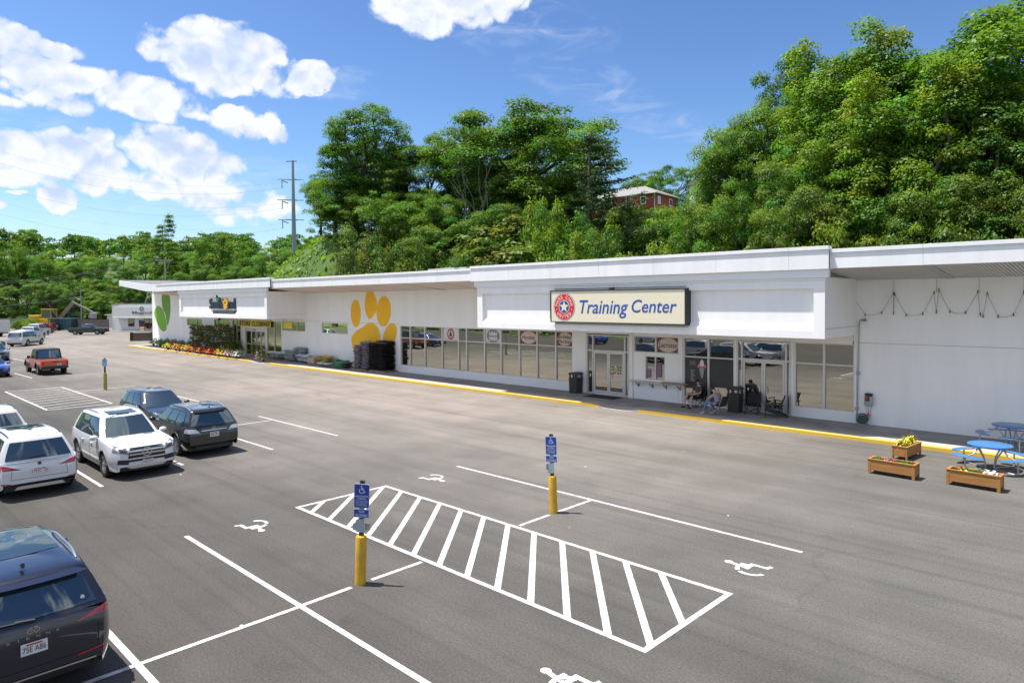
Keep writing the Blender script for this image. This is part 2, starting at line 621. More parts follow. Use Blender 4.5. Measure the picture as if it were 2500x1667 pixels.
# ------------------------------------------------------------------ asphalt
def asphalt():
    m = bpy.data.materials.new('asphalt')
    m.use_nodes = True
    t = m.node_tree
    b = t.nodes['Principled BSDF']
    b.inputs['Roughness'].default_value = 0.86
    b.inputs['Specular IOR Level'].default_value = 0.3
    tc = t.nodes.new('ShaderNodeTexCoord')
    P = tc.outputs['Object']

    def mp(sc, loc=(0, 0, 0), rot=0.0):
        n = t.nodes.new('ShaderNodeMapping')
        n.inputs['Scale'].default_value = sc; n.inputs['Location'].default_value = loc
        n.inputs['Rotation'].default_value = (0, 0, rot)
        t.links.new(P, n.inputs['Vector'])
        return n.outputs[0]

    def nz(v, s, d=5.0, r=0.6):
        n = t.nodes.new('ShaderNodeTexNoise')
        n.inputs['Scale'].default_value = s; n.inputs['Detail'].default_value = d; n.inputs['Roughness'].default_value = r
        t.links.new(v, n.inputs['Vector'])
        return n.outputs['Fac']

    def ramp(f, p0, c0, p1, c1):
        n = t.nodes.new('ShaderNodeValToRGB')
        n.color_ramp.elements[0].position = p0; n.color_ramp.elements[0].color = (*c0, 1)
        n.color_ramp.elements[1].position = p1; n.color_ramp.elements[1].color = (*c1, 1)
        t.links.new(f, n.inputs['Fac'])
        return n.outputs['Color']

    def mix(a, bb, f, mode='MULTIPLY'):
        n = t.nodes.new('ShaderNodeMix'); n.data_type = 'RGBA'; n.blend_type = mode
        if isinstance(f, float): n.inputs[0].default_value = f
        else: t.links.new(f, n.inputs[0])
        t.links.new(a, n.inputs[6]); t.links.new(bb, n.inputs[7])
        return n.outputs[2]
    base = ramp(nz(mp((1, 1, 1)), 0.075, 5.0, 0.55), 0.38, (0.120, 0.115, 0.108), 0.62, (0.155, 0.141, 0.133))
    # brightness painted into the colour: lighter along the store, darker and greener in bays and near right
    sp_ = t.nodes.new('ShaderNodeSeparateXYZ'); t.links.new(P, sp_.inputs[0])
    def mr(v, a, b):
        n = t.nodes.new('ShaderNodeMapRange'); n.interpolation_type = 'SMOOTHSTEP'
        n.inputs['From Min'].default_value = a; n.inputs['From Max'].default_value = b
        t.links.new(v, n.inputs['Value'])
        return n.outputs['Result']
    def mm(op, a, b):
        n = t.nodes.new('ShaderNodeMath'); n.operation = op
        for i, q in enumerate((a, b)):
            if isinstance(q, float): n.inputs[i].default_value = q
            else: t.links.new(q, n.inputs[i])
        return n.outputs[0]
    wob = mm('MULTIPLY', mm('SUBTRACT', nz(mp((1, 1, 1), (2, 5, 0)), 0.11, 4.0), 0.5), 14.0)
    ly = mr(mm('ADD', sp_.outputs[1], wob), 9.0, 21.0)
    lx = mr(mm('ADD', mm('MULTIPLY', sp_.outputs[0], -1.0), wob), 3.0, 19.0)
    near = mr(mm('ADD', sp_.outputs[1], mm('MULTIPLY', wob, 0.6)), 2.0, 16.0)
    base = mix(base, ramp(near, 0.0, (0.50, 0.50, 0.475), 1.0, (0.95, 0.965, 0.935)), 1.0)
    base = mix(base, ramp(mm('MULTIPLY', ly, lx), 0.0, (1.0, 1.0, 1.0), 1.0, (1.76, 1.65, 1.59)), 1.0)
    # long worn wheel lanes along the storefront
    lane = ramp(nz(mp((0.035, 0.9, 1)), 1.0, 4.0, 0.55), 0.36, (0.82, 0.82, 0.82), 0.56, (1.0, 1.0, 1.0))
    base = mix(base, lane, 0.75)
    lane2 = ramp(nz(mp((0.05, 2.6, 1), (3, 7, 0), 0.03), 1.0, 3.0, 0.5), 0.33, (0.74, 0.74, 0.74), 0.47, (1.0, 1.0, 1.0))
    base = mix(base, lane2, 0.6)
    patch = ramp(nz(mp((1, 1, 1), (11, 3, 0)), 0.42, 6.0, 0.62), 0.34, (0.80, 0.80, 0.80), 0.66, (1.10, 1.09, 1.08))
    base = mix(base, patch, 0.8)
    speck = ramp(nz(mp((1, 1, 1)), 26.0, 3.0, 0.75), 0.32, (0.55, 0.55, 0.55), 0.70, (1.45, 1.45, 1.43))
    base = mix(base, speck, 0.8)
    fine = ramp(nz(mp((1, 1, 1)), 90.0, 2.0, 0.8), 0.36, (0.7, 0.7, 0.7), 0.68, (1.35, 1.35, 1.35))
    base = mix(base, fine, 0.6)
    # hairline cracks
    dn = t.nodes.new('ShaderNodeTexNoise'); dn.inputs['Scale'].default_value = 0.7; dn.inputs['Detail'].default_value = 5.0
    t.links.new(P, dn.inputs['Vector'])
    dv = t.nodes.new('ShaderNodeVectorMath'); dv.operation = 'MULTIPLY_ADD'
    dv.inputs[1].default_value = (1.6, 1.6, 0); t.links.new(dn.outputs['Color'], dv.inputs[0]); t.links.new(P, dv.inputs[2])
    vc = t.nodes.new('ShaderNodeTexVoronoi'); vc.feature = 'DISTANCE_TO_EDGE'; vc.inputs['Scale'].default_value = 0.16
    t.links.new(dv.outputs[0], vc.inputs['Vector'])
    gate = mr(nz(mp((1, 1, 1), (7, 2, 0)), 0.09, 2.0), 0.50, 0.56)
    crk = ramp(vc.outputs['Distance'], 0.0015, (0.45, 0.45, 0.45), 0.006, (1, 1, 1))
    base = mix(base, crk, mm('MULTIPLY', gate, 0.28))
    # oil drips where cars stand, between the bays
    oil = ramp(nz(mp((1, 1, 1), (5, 9, 0)), 0.95, 4.0, 0.6), 0.24, (0.62, 0.62, 0.62), 0.36, (1.0, 1.0, 1.0))
    base = mix(base, oil, 0.55)
    # crumbs of pale litter and gravel
    vo = t.nodes.new('ShaderNodeTexVoronoi'); vo.inputs['Scale'].default_value = 0.9
    t.links.new(P, vo.inputs['Vector'])
    crumb = t.nodes.new('ShaderNodeMath'); crumb.operation = 'LESS_THAN'; crumb.inputs[1].default_value = 0.034
    t.links.new(vo.outputs['Distance'], crumb.inputs[0])
    sc = t.nodes.new('ShaderNodeSeparateColor'); t.links.new(vo.outputs['Color'], sc.inputs[0])
    some = t.nodes.new('ShaderNodeMath'); some.operation = 'GREATER_THAN'; some.inputs[1].default_value = 0.74
    t.links.new(sc.outputs[0], some.inputs[0])
    both = t.nodes.new('ShaderNodeMath'); both.operation = 'MULTIPLY'
    t.links.new(crumb.outputs[0], both.inputs[0]); t.links.new(some.outputs[0], both.inputs[1])
    wc = t.nodes.new('ShaderNodeRGB'); wc.outputs[0].default_value = (0.5, 0.49, 0.47, 1)
    base = mix(base, wc.outputs[0], both.outputs[0], 'MIX')
    t.links.new(base, b.inputs['Base Color'])
    bp = t.nodes.new('ShaderNodeBump'); bp.inputs['Strength'].default_value = 0.5; bp.inputs['Distance'].default_value = 0.012
    t.links.new(nz(mp((1, 1, 1)), 70.0, 3.0, 0.8), bp.inputs['Height'])
    t.links.new(bp.outputs['Normal'], b.inputs['Normal'])
    return m


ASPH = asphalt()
GRASS = M('grass_ground', (0.085, 0.14, 0.03), rough=0.95, noise=0.35, scale=0.6, bump=0.6, bscale=4, col2=(0.045, 0.085, 0.018))


def sheet(name, x0, x1, y0, y1, z, mat, nx=1, ny=1, zf=None):
    mb = MB()
    mb.grid(lambda a, b: (x0 + (x1 - x0) * a, y0 + (y1 - y0) * b, z if zf is None else zf(x0 + (x1 - x0) * a, y0 + (y1 - y0) * b)), nx, ny, 0, True)
    return struct(mb.build(name, mat, sharp=180))


sheet('ground', -1500, 1500, -1500, 1500, -0.06, GRASS)
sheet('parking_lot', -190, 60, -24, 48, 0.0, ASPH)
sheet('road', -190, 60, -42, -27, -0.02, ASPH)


# ------------------------------------------------------------------ painted lines
def worn_paint(name, col, wear=(0.30, 0.28, 0.26), amt=0.36):
    m = bpy.data.materials.new(name)
    m.use_nodes = True
    t = m.node_tree
    b = t.nodes['Principled BSDF']; b.inputs['Roughness'].default_value = 0.75
    tc = t.nodes.new('ShaderNodeTexCoord')
    n = t.nodes.new('ShaderNodeTexNoise'); n.inputs['Scale'].default_value = 7.0; n.inputs['Detail'].default_value = 10.0; n.inputs['Roughness'].default_value = 0.75
    t.links.new(tc.outputs['Object'], n.inputs['Vector'])
    r = t.nodes.new('ShaderNodeValToRGB')
    r.color_ramp.elements[0].position = amt - 0.07; r.color_ramp.elements[0].color = (*wear, 1)
    r.color_ramp.elements[1].position = amt + 0.07; r.color_ramp.elements[1].color = (*col, 1)
    t.links.new(n.outputs['Fac'], r.inputs['Fac'])
    t.links.new(r.outputs['Color'], b.inputs['Base Color'])
    MATS[name] = m
    return m


LINE = worn_paint('road_paint', (0.575, 0.56, 0.545), wear=(0.24, 0.23, 0.215), amt=0.445)
LINE_OLD = worn_paint('old_road_paint', (0.52, 0.50, 0.47), amt=0.44)
PZ = 0.004


def stripe(mb, a, b, w, z=PZ):
    a, b = Vector((a[0], a[1], z)), Vector((b[0], b[1], z))
    d = (b - a).normalized() * 1.0
    s = Vector((-d.y, d.x, 0)) * (w / 2)
    mb.poly([a - s, b - s, b + s, a + s])


lines = MB()
S4 = 1.125
YB = [3.32, 5.97, 14.60]                       # stall lines in the near bay
stripe(lines, (-16.35, 5.96), (-6.2, 5.96), .105)
stripe(lines, (-16.75, 14.61), (-5.62, 14.58), .10)
stripe(lines, (-16.2, 3.30), (-6.0, 3.30), .105)
stripe(lines, (-11.05, 0.2), (-11.06, 5.90), .10, PZ + .002)
stripe(lines, (-11.08, 6.02), (-11.1, 7.02), .10)
stripe(lines, (-11.12, 7.48), (-11.12, 8.72), .10)
stripe(lines, (-11.2, 11.72), (-11.22, 12.84), .10)
stripe(lines, (-11.22, 13.2), (-11.22, 14.54), .10)
struct(lines.build('parking_line', LINE, recalc=False))
old = MB()
for y in (5.9, 8.55, 11.7):
    stripe(old, (-29.5, y), (-23.6 if y > 6 else -22.6, y), .10)
stripe(old, (-31.0, 14.7), (-24.1, 14.7), .10)
stripe(old, (-29.5, 11.74), (-29.5, 14.6), .10)
stripe(old, (-29.5, 3.0), (-29.5, 11.66), .10)
stripe(old, (-46.5, 14.7), (-36, 14.7), .10)
stripe(old, (-48.3, 11.3), (-48.3, 14.6), .10, PZ)
stripe(old, (-64.6, 11.0), (-59.5, 11.2), .11)
stripe(old, (-82.2, 13.9), (-77.5, 14.1), .12)
stripe(old, (-101.0, 21.2), (-103.2, 26.0), .16)
stripe(old, (-51, 7.9), (-60, 6.6), .11)
struct(old.build('old_parking_line', LINE_OLD, recalc=False))

# hatched access aisle: two long edges, two ends, slanting bars
hat = MB()
hx0, hx1, hy0, hy1 = -16.53, -5.74, 8.83, 11.61
stripe(hat, (hx0, hy0), (hx1, hy0), .11); stripe(hat, (hx0, hy1), (hx1, hy1), .11)
stripe(hat, (hx0 + .055, hy0 + .055), (hx0 + .055, hy1 - .055), .11); stripe(hat, (hx1 - .055, hy0 + .055), (hx1 - .055, hy1 - .055), .11)
ix0, ix1, iy0, iy1 = hx0 + .11, hx1 - .11, hy0 + .055, hy1 - .055
bars = [-15.84 + 0.847 * i for i in range(14)]
for bx in bars:
    a0, a1 = bx - .085, bx + .085
    lean = -2.35
    def lim(xs):
        # clip a line from (xs, iy0) to (xs + lean, iy1) to the box
        t0, t1 = 0.0, 1.0
        xe = xs + lean
        if xe < ix0: t1 = (ix0 - xs) / lean
        if xs > ix1: t0 = (ix1 - xs) / lean
        return (xs + lean * t0, iy0 + (iy1 - iy0) * t0), (xs + lean * t1, iy0 + (iy1 - iy0) * t1)
    p, q = lim(a0); r_, s_ = lim(a1)
    hat.poly([(*p, PZ), (*r_, PZ), (*s_, PZ), (*q, PZ)])
struct(hat.build('hatched_aisle_marking', LINE, recalc=False))
hat2 = MB()
h2 = [(-51.6, 8.3), (-51.6, 11.25), (-40.9, 11.25), (-40.9, 8.3)]
for a, b in ((0, 1), (1, 2), (2, 3), (3, 0)):
    pa, pb = Vector(h2[a]), Vector(h2[b]); d = (pb - pa).normalized() * .06
    stripe(hat2, pa + d, pb - d, .11)
for i in range(9):
    x = -50.7 + i * 1.12
    stripe(hat2, (x + .2, 8.37), (x - 0.55, 11.18), .10)
struct(hat2.build('far_hatched_aisle_marking', LINE_OLD, recalc=False))


def wheelchair(mb, ox, oy, sx, flip=1):
    """the wheelchair sign painted on the asphalt; a runs along the stall (towards +x), b across"""
    zz = [0.0]

    def P(a, b):
        return (ox + (a * .78 - .03) * sx, oy + b * .70 * flip, PZ + zz[0])
    W = .10

    def seg(p, q, wd=W):
        p, q = Vector(p), Vector(q); d = (q - p).normalized(); s = Vector((-d.y, d.x)) * wd / 2
        zz[0] += .0006
        mb.poly([P(*(p - s)), P(*(q - s)), P(*(q + s)), P(*(p + s))])
    for i in range(14):
        a0, a1 = 2 * PI * i / 14, 2 * PI * (i + 1) / 14
        mb.poly([P(-.62, 0.06), P(-.62 + .115 * math.cos(a0), 0.06 + .115 * math.sin(a0)), P(-.62 + .115 * math.cos(a1), 0.06 + .115 * math.sin(a1))])
    seg((-.54, .04), (-.02, -.06), .13)
    seg((-.30, .02), (-.27, .24), .12)
    seg((-.08, -.05), (-.08, .36), .13)
    seg((-.14, .31), (0.36, .31), .13)
    seg((0.31, .30), (0.36, .50), .12)
    # the wheel, an open arc
    for i in range(18):
        a0 = math.radians(100 + 245 * i / 18); a1 = math.radians(100 + 245 * (i + 1) / 18)
        if i == 9: continue
        r0, r1 = .29, .41
        c = (0.06, -0.10)
        mb.poly([P(c[0] + r * math.cos(a) * (1), c[1] + r * math.sin(a)) for r, a in ((r0, a0), (r1, a0), (r1, a1), (r0, a1))])


for (ox, oy, sx, fl) in ((-6.0, 13.0, 1, 1), (-6.0, 7.32, 1, 1), (-15.95, 7.38, -1, -1), (-16.2, 13.15, -1, -1)):
    wm = MB()
    wheelchair(wm, ox, oy, sx, fl)
    struct(wm.build('wheelchair_marking', LINE, recalc=False))
# ------------------------------------------------------------------ sidewalk
CONC = M('concrete_walk', (0.27, 0.255, 0.235), rough=0.9, noise=0.25, scale=0.9, bump=0.25, bscale=40)
CURB = M('curb_concrete', (0.38, 0.365, 0.34), rough=0.85, noise=0.16, scale=3.0, bump=0.2, bscale=40)
YEL = worn_paint('curb_yellow', (0.66, 0.42, 0.045), wear=(0.40, 0.33, 0.2), amt=0.39)
YC = 27.38
WALL_Y = 30.4


def dip(x):
    """height of the kerb: it drops to a ramp in front of the glass doors"""
    return 0.15 - 0.13 * math.exp(-((x + 19.6) / 1.15) ** 4) - 0.10 * math.exp(-((x + 57.6) / 1.5) ** 4)


mb = MB()
xs = [-92.6 + i * 0.4 for i in range(int((15 + 92.6) / 0.4) + 1)]
for a, b in zip(xs[:-1], xs[1:]):
    y0 = YC + 0.16
    mb.poly([(a, y0, dip(a)), (b, y0, dip(b)), (b, y0 + 1.0, 0.15), (a, y0 + 1.0, 0.15)], 0, True)
    mb.poly([(a, y0 + 1.0, 0.15), (b, y0 + 1.0, 0.15), (b, WALL_Y + .3, 0.15), (a, WALL_Y + .3, 0.15)], 0, True)
struct(mb.build('sidewalk', CONC, sharp=180))
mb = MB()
for a, b in zip(xs[:-1], xs[1:]):      # paler concrete strip behind the kerb, the sunlit band's brightness painted into its colour
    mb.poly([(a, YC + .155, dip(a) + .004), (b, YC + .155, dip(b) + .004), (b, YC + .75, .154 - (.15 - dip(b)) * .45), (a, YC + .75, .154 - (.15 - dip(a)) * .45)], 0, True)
struct(mb.build('sunlit_kerb_strip', M('sunlit_strip_concrete', (0.40, 0.36, 0.325), rough=0.85, noise=0.18, scale=1.2, bump=0.2, bscale=40), sharp=180))
joints = MB()
x = -92
JM = M('walk_joint', (0.11, 0.105, 0.10), rough=0.95)
while x < 14:
    joints.box(x - .012, x + .012, YC + 1.2, WALL_Y - .01, 0.149, 0.1525)
    x += 1.85
joints.box(-92, 14, YC + 1.55, YC + 1.57, .149, .1525)
struct(joints.build('walk_joints', JM))


def kerb(name, x0, x1, mat, zt=0.0, y0=YC, y1=YC + .16):
    mb = MB()
    n = max(1, int((x1 - x0) / .3))
    for i in range(n):
        a, b = x0 + (x1 - x0) * i / n, x0 + (x1 - x0) * (i + 1) / n
        za, zb = dip(a) + zt, dip(b) + zt
        mb.poly([(a, y0, 0), (b, y0, 0), (b, y0, zb - .02), (a, y0, za - .02)], 0, False)
        mb.poly([(a, y0, za - .02), (b, y0, zb - .02), (b, y0 + .03, zb), (a, y0 + .03, za)], 0, False)
        mb.poly([(a, y0 + .03, za), (b, y0 + .03, zb), (b, y1, zb), (a, y1, za)], 0, False)
    return struct(mb.build(name, mat))


kerb('curb', -92.6, -59.2, YEL)
kerb('curb', -59.2, -56.4, CURB)
kerb('curb', -56.4, -20.6, YEL)
kerb('curb', -20.6, -18.3, CURB)
kerb('curb', -18.3, 15, YEL)
mb = MB(); mb.box(-92.75, -92.6, YC, WALL_Y, 0, .15)
struct(mb.build('curb', YEL))

# ------------------------------------------------------------------ the white store building
WHITE = M('white_stucco', (0.87, 0.862, 0.845), rough=0.85, noise=0.05, scale=0.7, bump=0.12, bscale=55, stretch=(1.6, 1.6, .25))
TRIM = M('white_trim', (0.82, 0.82, 0.815), rough=0.45, noise=0.02, scale=1.0)
FASC = M('white_metal_fascia', (0.83, 0.83, 0.835), rough=0.35, noise=0.06, scale=1.2, stretch=(1.5, 1, .2))
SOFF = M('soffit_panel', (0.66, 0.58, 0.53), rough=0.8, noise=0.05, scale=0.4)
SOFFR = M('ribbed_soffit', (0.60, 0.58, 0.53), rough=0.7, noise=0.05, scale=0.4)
ALU = M('aluminium_frame', (0.62, 0.60, 0.585), rough=0.4, metal=0.3, noise=0.04)
DARK = M('dark_gap', (0.03, 0.03, 0.03), rough=0.9)
BLACK = M('black_plastic', (0.025, 0.026, 0.027), rough=0.5, noise=0.15)
ROOFM = M('roof_membrane', (0.16, 0.16, 0.17), rough=0.9, noise=0.2)
PANE = glass_mat('tinted_pane', 0.50, (0.84, 0.83, 0.72), (0.022, 0.022, 0.018), wav=0.10)
PANE_D = glass_mat('dark_pane', 0.42, (0.80, 0.80, 0.74), (0.02, 0.02, 0.02), wav=0.08)
PANE_S = glass_mat('store_pane', 0.50, (0.80, 0.86, 0.55), (0.02, 0.03, 0.012), wav=0.05)

bld = thing('retail_building', 'long low white store with overhanging flat roof, orange paw and green leaf murals', 'building', (-40.0, WALL_Y, 0))


def part(mb, name, mat, parent=bld, **kw):
    o = mb.build(name, mat, parent, **kw)
    if parent is bld:
        o.location = (40.0, -WALL_Y, 0)
    return o


OPEN = [(-41.05, -24.72, .65, 3.56), (-23.72, -20.86, .17, 3.50), (-20.56, -17.88, 2.60, 3.46), (-19.86, -18.66, 1.2, 2.44),
        (-17.60, -14.92, .32, 3.46), (-14.80, -12.24, .17, 3.44), (-12.08, -9.60, .57, 3.44),
        (-52.14, -48.08, 2.70, 3.60), (-59.12, -54.88, 2.73, 3.60), (-81.82, -77.44, 2.74, 3.57), (-74.27, -70.40, 2.73, 3.58),
        (-69.70, -67.85, .45, 3.58), (-66.78, -62.36, .17, 2.84), (-62.16, -59.24, .70, 3.57)]
xb = sorted({-93.2, 15.0, *[o[0] for o in OPEN], *[o[1] for o in OPEN]})
zb = sorted({0.0, 6.75, *[o[2] for o in OPEN], *[o[3] for o in OPEN]})
wallm = MB()
for a, b in zip(xb[:-1], xb[1:]):
    for c, d in zip(zb[:-1], zb[1:]):
        mx, mz = (a + b) / 2, (c + d) / 2
        if any(o[0] < mx < o[1] and o[2] < mz < o[3] for o in OPEN):
            continue
        wallm.poly([(a, WALL_Y, c), (b, WALL_Y, c), (b, WALL_Y, d), (a, WALL_Y, d)])
for (a, b, c, d) in OPEN:
    y0, y1 = WALL_Y, WALL_Y + .16
    wallm.poly([(a, y0, c), (b, y0, c), (b, y1, c), (a, y1, c)])
    wallm.poly([(a, y0, d), (b, y0, d), (b, y1, d), (a, y1, d)])
    wallm.poly([(a, y0, c), (a, y1, c), (a, y1, d), (a, y0, d)])
    wallm.poly([(b, y0, c), (b, y1, c), (b, y1, d), (b, y0, d)])
wallm.poly([(-93.2, WALL_Y, 0), (-93.2, 46, 0), (-93.2, 46, 6.75), (-93.2, WALL_Y, 6.75)])
wallm.poly([(15, WALL_Y, 0), (15, 46, 0), (15, 46, 6.75), (15, WALL_Y, 6.75)])
wallm.poly([(-93.2, 46, 0), (15, 46, 0), (15, 46, 6.75), (-93.2, 46, 6.75)])
part(wallm, 'wall', WHITE)
# a shallow shadow joint where the upper panels meet the lower wall
for a_, b_, c_ in ((-9.4, 15, 3.50), (-60, -41.2, 3.665)):
    j = MB(); j.box(a_, b_, WALL_Y - .006, WALL_Y + .004, c_, c_ + .025)
    part(j, 'panel_joint', M('panel_joint', (0.52, 0.52, 0.52), rough=0.9))

# roof deck, canopy, fascia
r = MB()
r.box(-81, 15, 27.0, 46.3, 6.92, 7.12)
part(r, 'roof', ROOFM)
FY = 26.75
s = MB()
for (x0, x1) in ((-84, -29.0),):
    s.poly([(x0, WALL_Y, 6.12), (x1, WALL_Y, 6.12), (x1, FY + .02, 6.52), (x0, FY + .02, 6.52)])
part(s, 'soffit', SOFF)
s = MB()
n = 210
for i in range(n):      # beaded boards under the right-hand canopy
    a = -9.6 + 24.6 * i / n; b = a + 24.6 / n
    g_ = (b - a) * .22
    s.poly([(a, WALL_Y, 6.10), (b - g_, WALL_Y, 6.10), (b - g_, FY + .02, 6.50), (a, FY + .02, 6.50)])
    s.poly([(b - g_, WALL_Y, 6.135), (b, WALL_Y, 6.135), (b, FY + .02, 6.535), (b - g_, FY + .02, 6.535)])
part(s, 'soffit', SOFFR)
for x in (-6.15, 2.0, 9.0):
    s = MB(); s.poly([(x - .14, WALL_Y, 6.085), (x + .14, WALL_Y, 6.085), (x + .14, FY + .03, 6.485), (x - .14, FY + .03, 6.485)])
    part(s, 'soffit_joint', M('joint_strip', (0.42, 0.42, 0.40), rough=0.8))
for k_, x in enumerate([-52.0, -48.5, -45.3, -42.6, -39.35, -35.95, -32.6]):
    wv = .03 if x != -35.95 else .11
    s = MB()
    s.poly([(x - wv, WALL_Y, 6.108), (x + wv, WALL_Y, 6.108), (x + .025, FY + .03, 6.508), (x - .025, FY + .03, 6.508)])
    part(s, 'soffit_seam', M('soffit_seam', (0.10, 0.07, 0.05), rough=0.9))


def fascia(x0, x1, y, z0, z1, name='fascia'):
    f = MB()
    f.box(x0, x1, y, y + .12, z0, z1 - .14)
    f.box(x0 - .01, x1 + .01, y - .045, y + .14, z1 - .14, z1)
    f.box(x0, x1, y - .012, y, z1 - .2, z1 - .155)
    o_ = part(f, name, FASC, bevel=.012)
    q = x0 + 3.05
    while q < x1 - .5:      # joints of the sheet metal
        g = MB(); g.box(q - .008, q + .008, y - .004, y + .001, z0 + .004, z1 - .205); g.box(q - .008, q + .008, y - .049, y - .044, z1 - .138, z1 - .002)
        g.build('metal_seam', M('metal_seam', (.62, .62, .63), rough=.7), o_)
        q += 3.05
    return o_


fascia(-9.3, 15, FY, 6.49, 7.21)
fascia(-29.1, -9.3, FY - .20, 6.47, 7.335)
fascia(-53.6, -29.1, FY, 6.52, 7.24)
fascia(-80.0, -53.6, FY - .2, 6.60, 7.40)
f = MB()      # returns of the two forward parts
f.box(-9.34, -9.3 + .0, FY - .16, FY + .1, 6.47, 7.33)
f.box(-53.64, -53.6, FY - .16, FY + .1, 6.60, 7.39)
part(f, 'fascia_return', FASC)
wing = MB()   # the roof turns up at the far end like a wing
prof = [(-80.0, 6.60), (-83.2, 6.66), (-92.7, 7.47), (-92.8, 8.10), (-82.6, 7.47), (-80.0, 7.40)]
wing.prism(prof, FY - .2, 46.3)
part(wing, 'fascia', FASC, bevel=.02)
wl = MB()
wl.prism([(-80.0, 7.405), (-82.6, 7.475), (-92.9, 8.105), (-92.9, 8.19), (-82.6, 7.53), (-80.0, 7.45)], FY - .1, 46.3)
part(wl, 'roof_edge', ROOFM)
sh = MB()
sh.box(-36.5, -32.6, 29.4, 30.2, 7.1, 7.52); sh.box(-34.3, -33.2, 28.9, 29.4, 7.1, 7.50)
o = sh.build('roof_hatch', M('roof_unit', (0.5, 0.5, 0.5), rough=0.6), bevel=.02)
tag(o, 'small grey equipment box standing on the flat roof edge', 'roof unit')


def marquee(x0, x1, z0, z1, name='sign_band'):
    y = 26.75
    fw = .42
    m = MB()
    # body behind the recessed panel
    m.poly([(x0, y, z0), (x0, WALL_Y, z0), (x0, WALL_Y, z1), (x0, y, z1)])
    m.poly([(x1, y, z0), (x1, WALL_Y, z0), (x1, WALL_Y, z1), (x1, y, z1)])
    m.poly([(x0, y, z0), (x1, y, z0), (x1, WALL_Y, z0), (x0, WALL_Y, z0)])
    a0, a1, c0, c1 = x0 + fw, x1 - fw, z0 + .30, z1 - .42
    yi = y + .17
    m.poly([(x0, y, z0), (x1, y, z0), (x1, y, c0), (x0, y, c0)])
    m.poly([(x0, y, c1), (x1, y, c1), (x1, y, z1), (x0, y, z1)])
    m.poly([(x0, y, c0), (a0, y, c0), (a0, y, c1), (x0, y, c1)])
    m.poly([(a1, y, c0), (x1, y, c0), (x1, y, c1), (a1, y, c1)])
    m.poly([(a0, yi, c0 + .27), (a1, yi, c0 + .27), (a1, yi, c1), (a0, yi, c1)])
    m.poly([(a0, y, c0), (a1, y, c0), (a1, yi, c0 + .27), (a0, yi, c0 + .27)])      # sloping ledge
    m.poly([(a0, y, c1), (a1, y, c1), (a1, yi, c1), (a0, yi, c1)])
    m.poly([(a0, y, c0), (a0, yi, c0 + .27), (a0, yi, c1), (a0, y, c1)])
    m.poly([(a1, y, c0), (a1, yi, c0 + .27), (a1, yi, c1), (a1, y, c1)])
    part(m, name, WHITE)
    t = MB()
    t.box(x0 - .16, x1 + .16, y - .09, y + .1, z1 - .02, z1 + .31)
    t.box(x0 - .06, x1 + .06, y - .05, y + .1, z1 - .10, z1 - .022)
    part(t, 'cornice', TRIM, bevel=.015)
    t = MB()
    t.box(x1 + .002, x1 + .012, y + .05, WALL_Y - .02, z0 + .36, z0 + .385)
    part(t, 'side_groove', M('panel_joint', (0.5, 0.5, 0.5)))


marquee(-28.75, -9.50, 3.83, 6.17)
marquee(-74.0, -54.6, 3.93, 6.27)


# ------------------------------------------------------------------ windows and doors
def window(x0, x1, z0, z1, trans=None, splits=(), mat=PANE, fr=.05, y=WALL_Y, name='window', fmat=ALU, lab=None):
    """one window: a frame with its panes as sub-parts"""
    f = MB()
    ya, yb = y + .015, y + .12
    f.box(x0, x0 + fr, ya, yb, z0, z1); f.box(x1 - fr, x1, ya, yb, z0, z1)
    f.box(x0 + fr, x1 - fr, ya, yb, z0, z0 + fr); f.box(x0 + fr, x1 - fr, ya, yb, z1 - fr, z1)
    zs = [z0 + fr] + ([trans] if trans else []) + [z1 - fr]
    for t in ([trans] if trans else []):
        f.box(x0 + fr, x1 - fr, ya + .002, yb - .002, t - .03, t + .03)
    xs_ = [x0 + fr] + list(splits) + [x1 - fr]
    for sx in splits:
        f.box(sx - .03, sx + .03, ya + .004, yb - .004, z0 + fr, z1 - fr)
    fo = part(f, name, fmat)
    for i in range(len(zs) - 1):
        for k in range(len(xs_) - 1):
            p = MB()
            p.poly([(xs_[k], y + .09, zs[i]), (xs_[k + 1], y + .09, zs[i]), (xs_[k + 1], y + .09, zs[i + 1]), (xs_[k], y + .09, zs[i + 1])])
            p.build('pane', mat, fo)
    return fo


MU = [-41.05, -39.9, -38.2, -36.3, -34.6, -33.8, -32.06, -30.54, -28.95, -27.48, -26.0, -24.72]
BANK = [window(a, b, .65, 3.56, 2.67) for a, b in zip(MU[:-1], MU[1:])]
sill = MB(); sill.box(-41.2, -24.6, WALL_Y - .05, WALL_Y + .01, .585, .645)
part(sill, 'sill', TRIM)
# wooden-white base under the bank
base = MB(); base.box(-41.2, -24.62, WALL_Y - .035, WALL_Y + .01, .15, .58)
part(base, 'base_panel', TRIM)
base = MB(); base.box(-12.2, -9.5, WALL_Y - .035, WALL_Y + .01, .15, .56)
part(base, 'base_panel', TRIM)


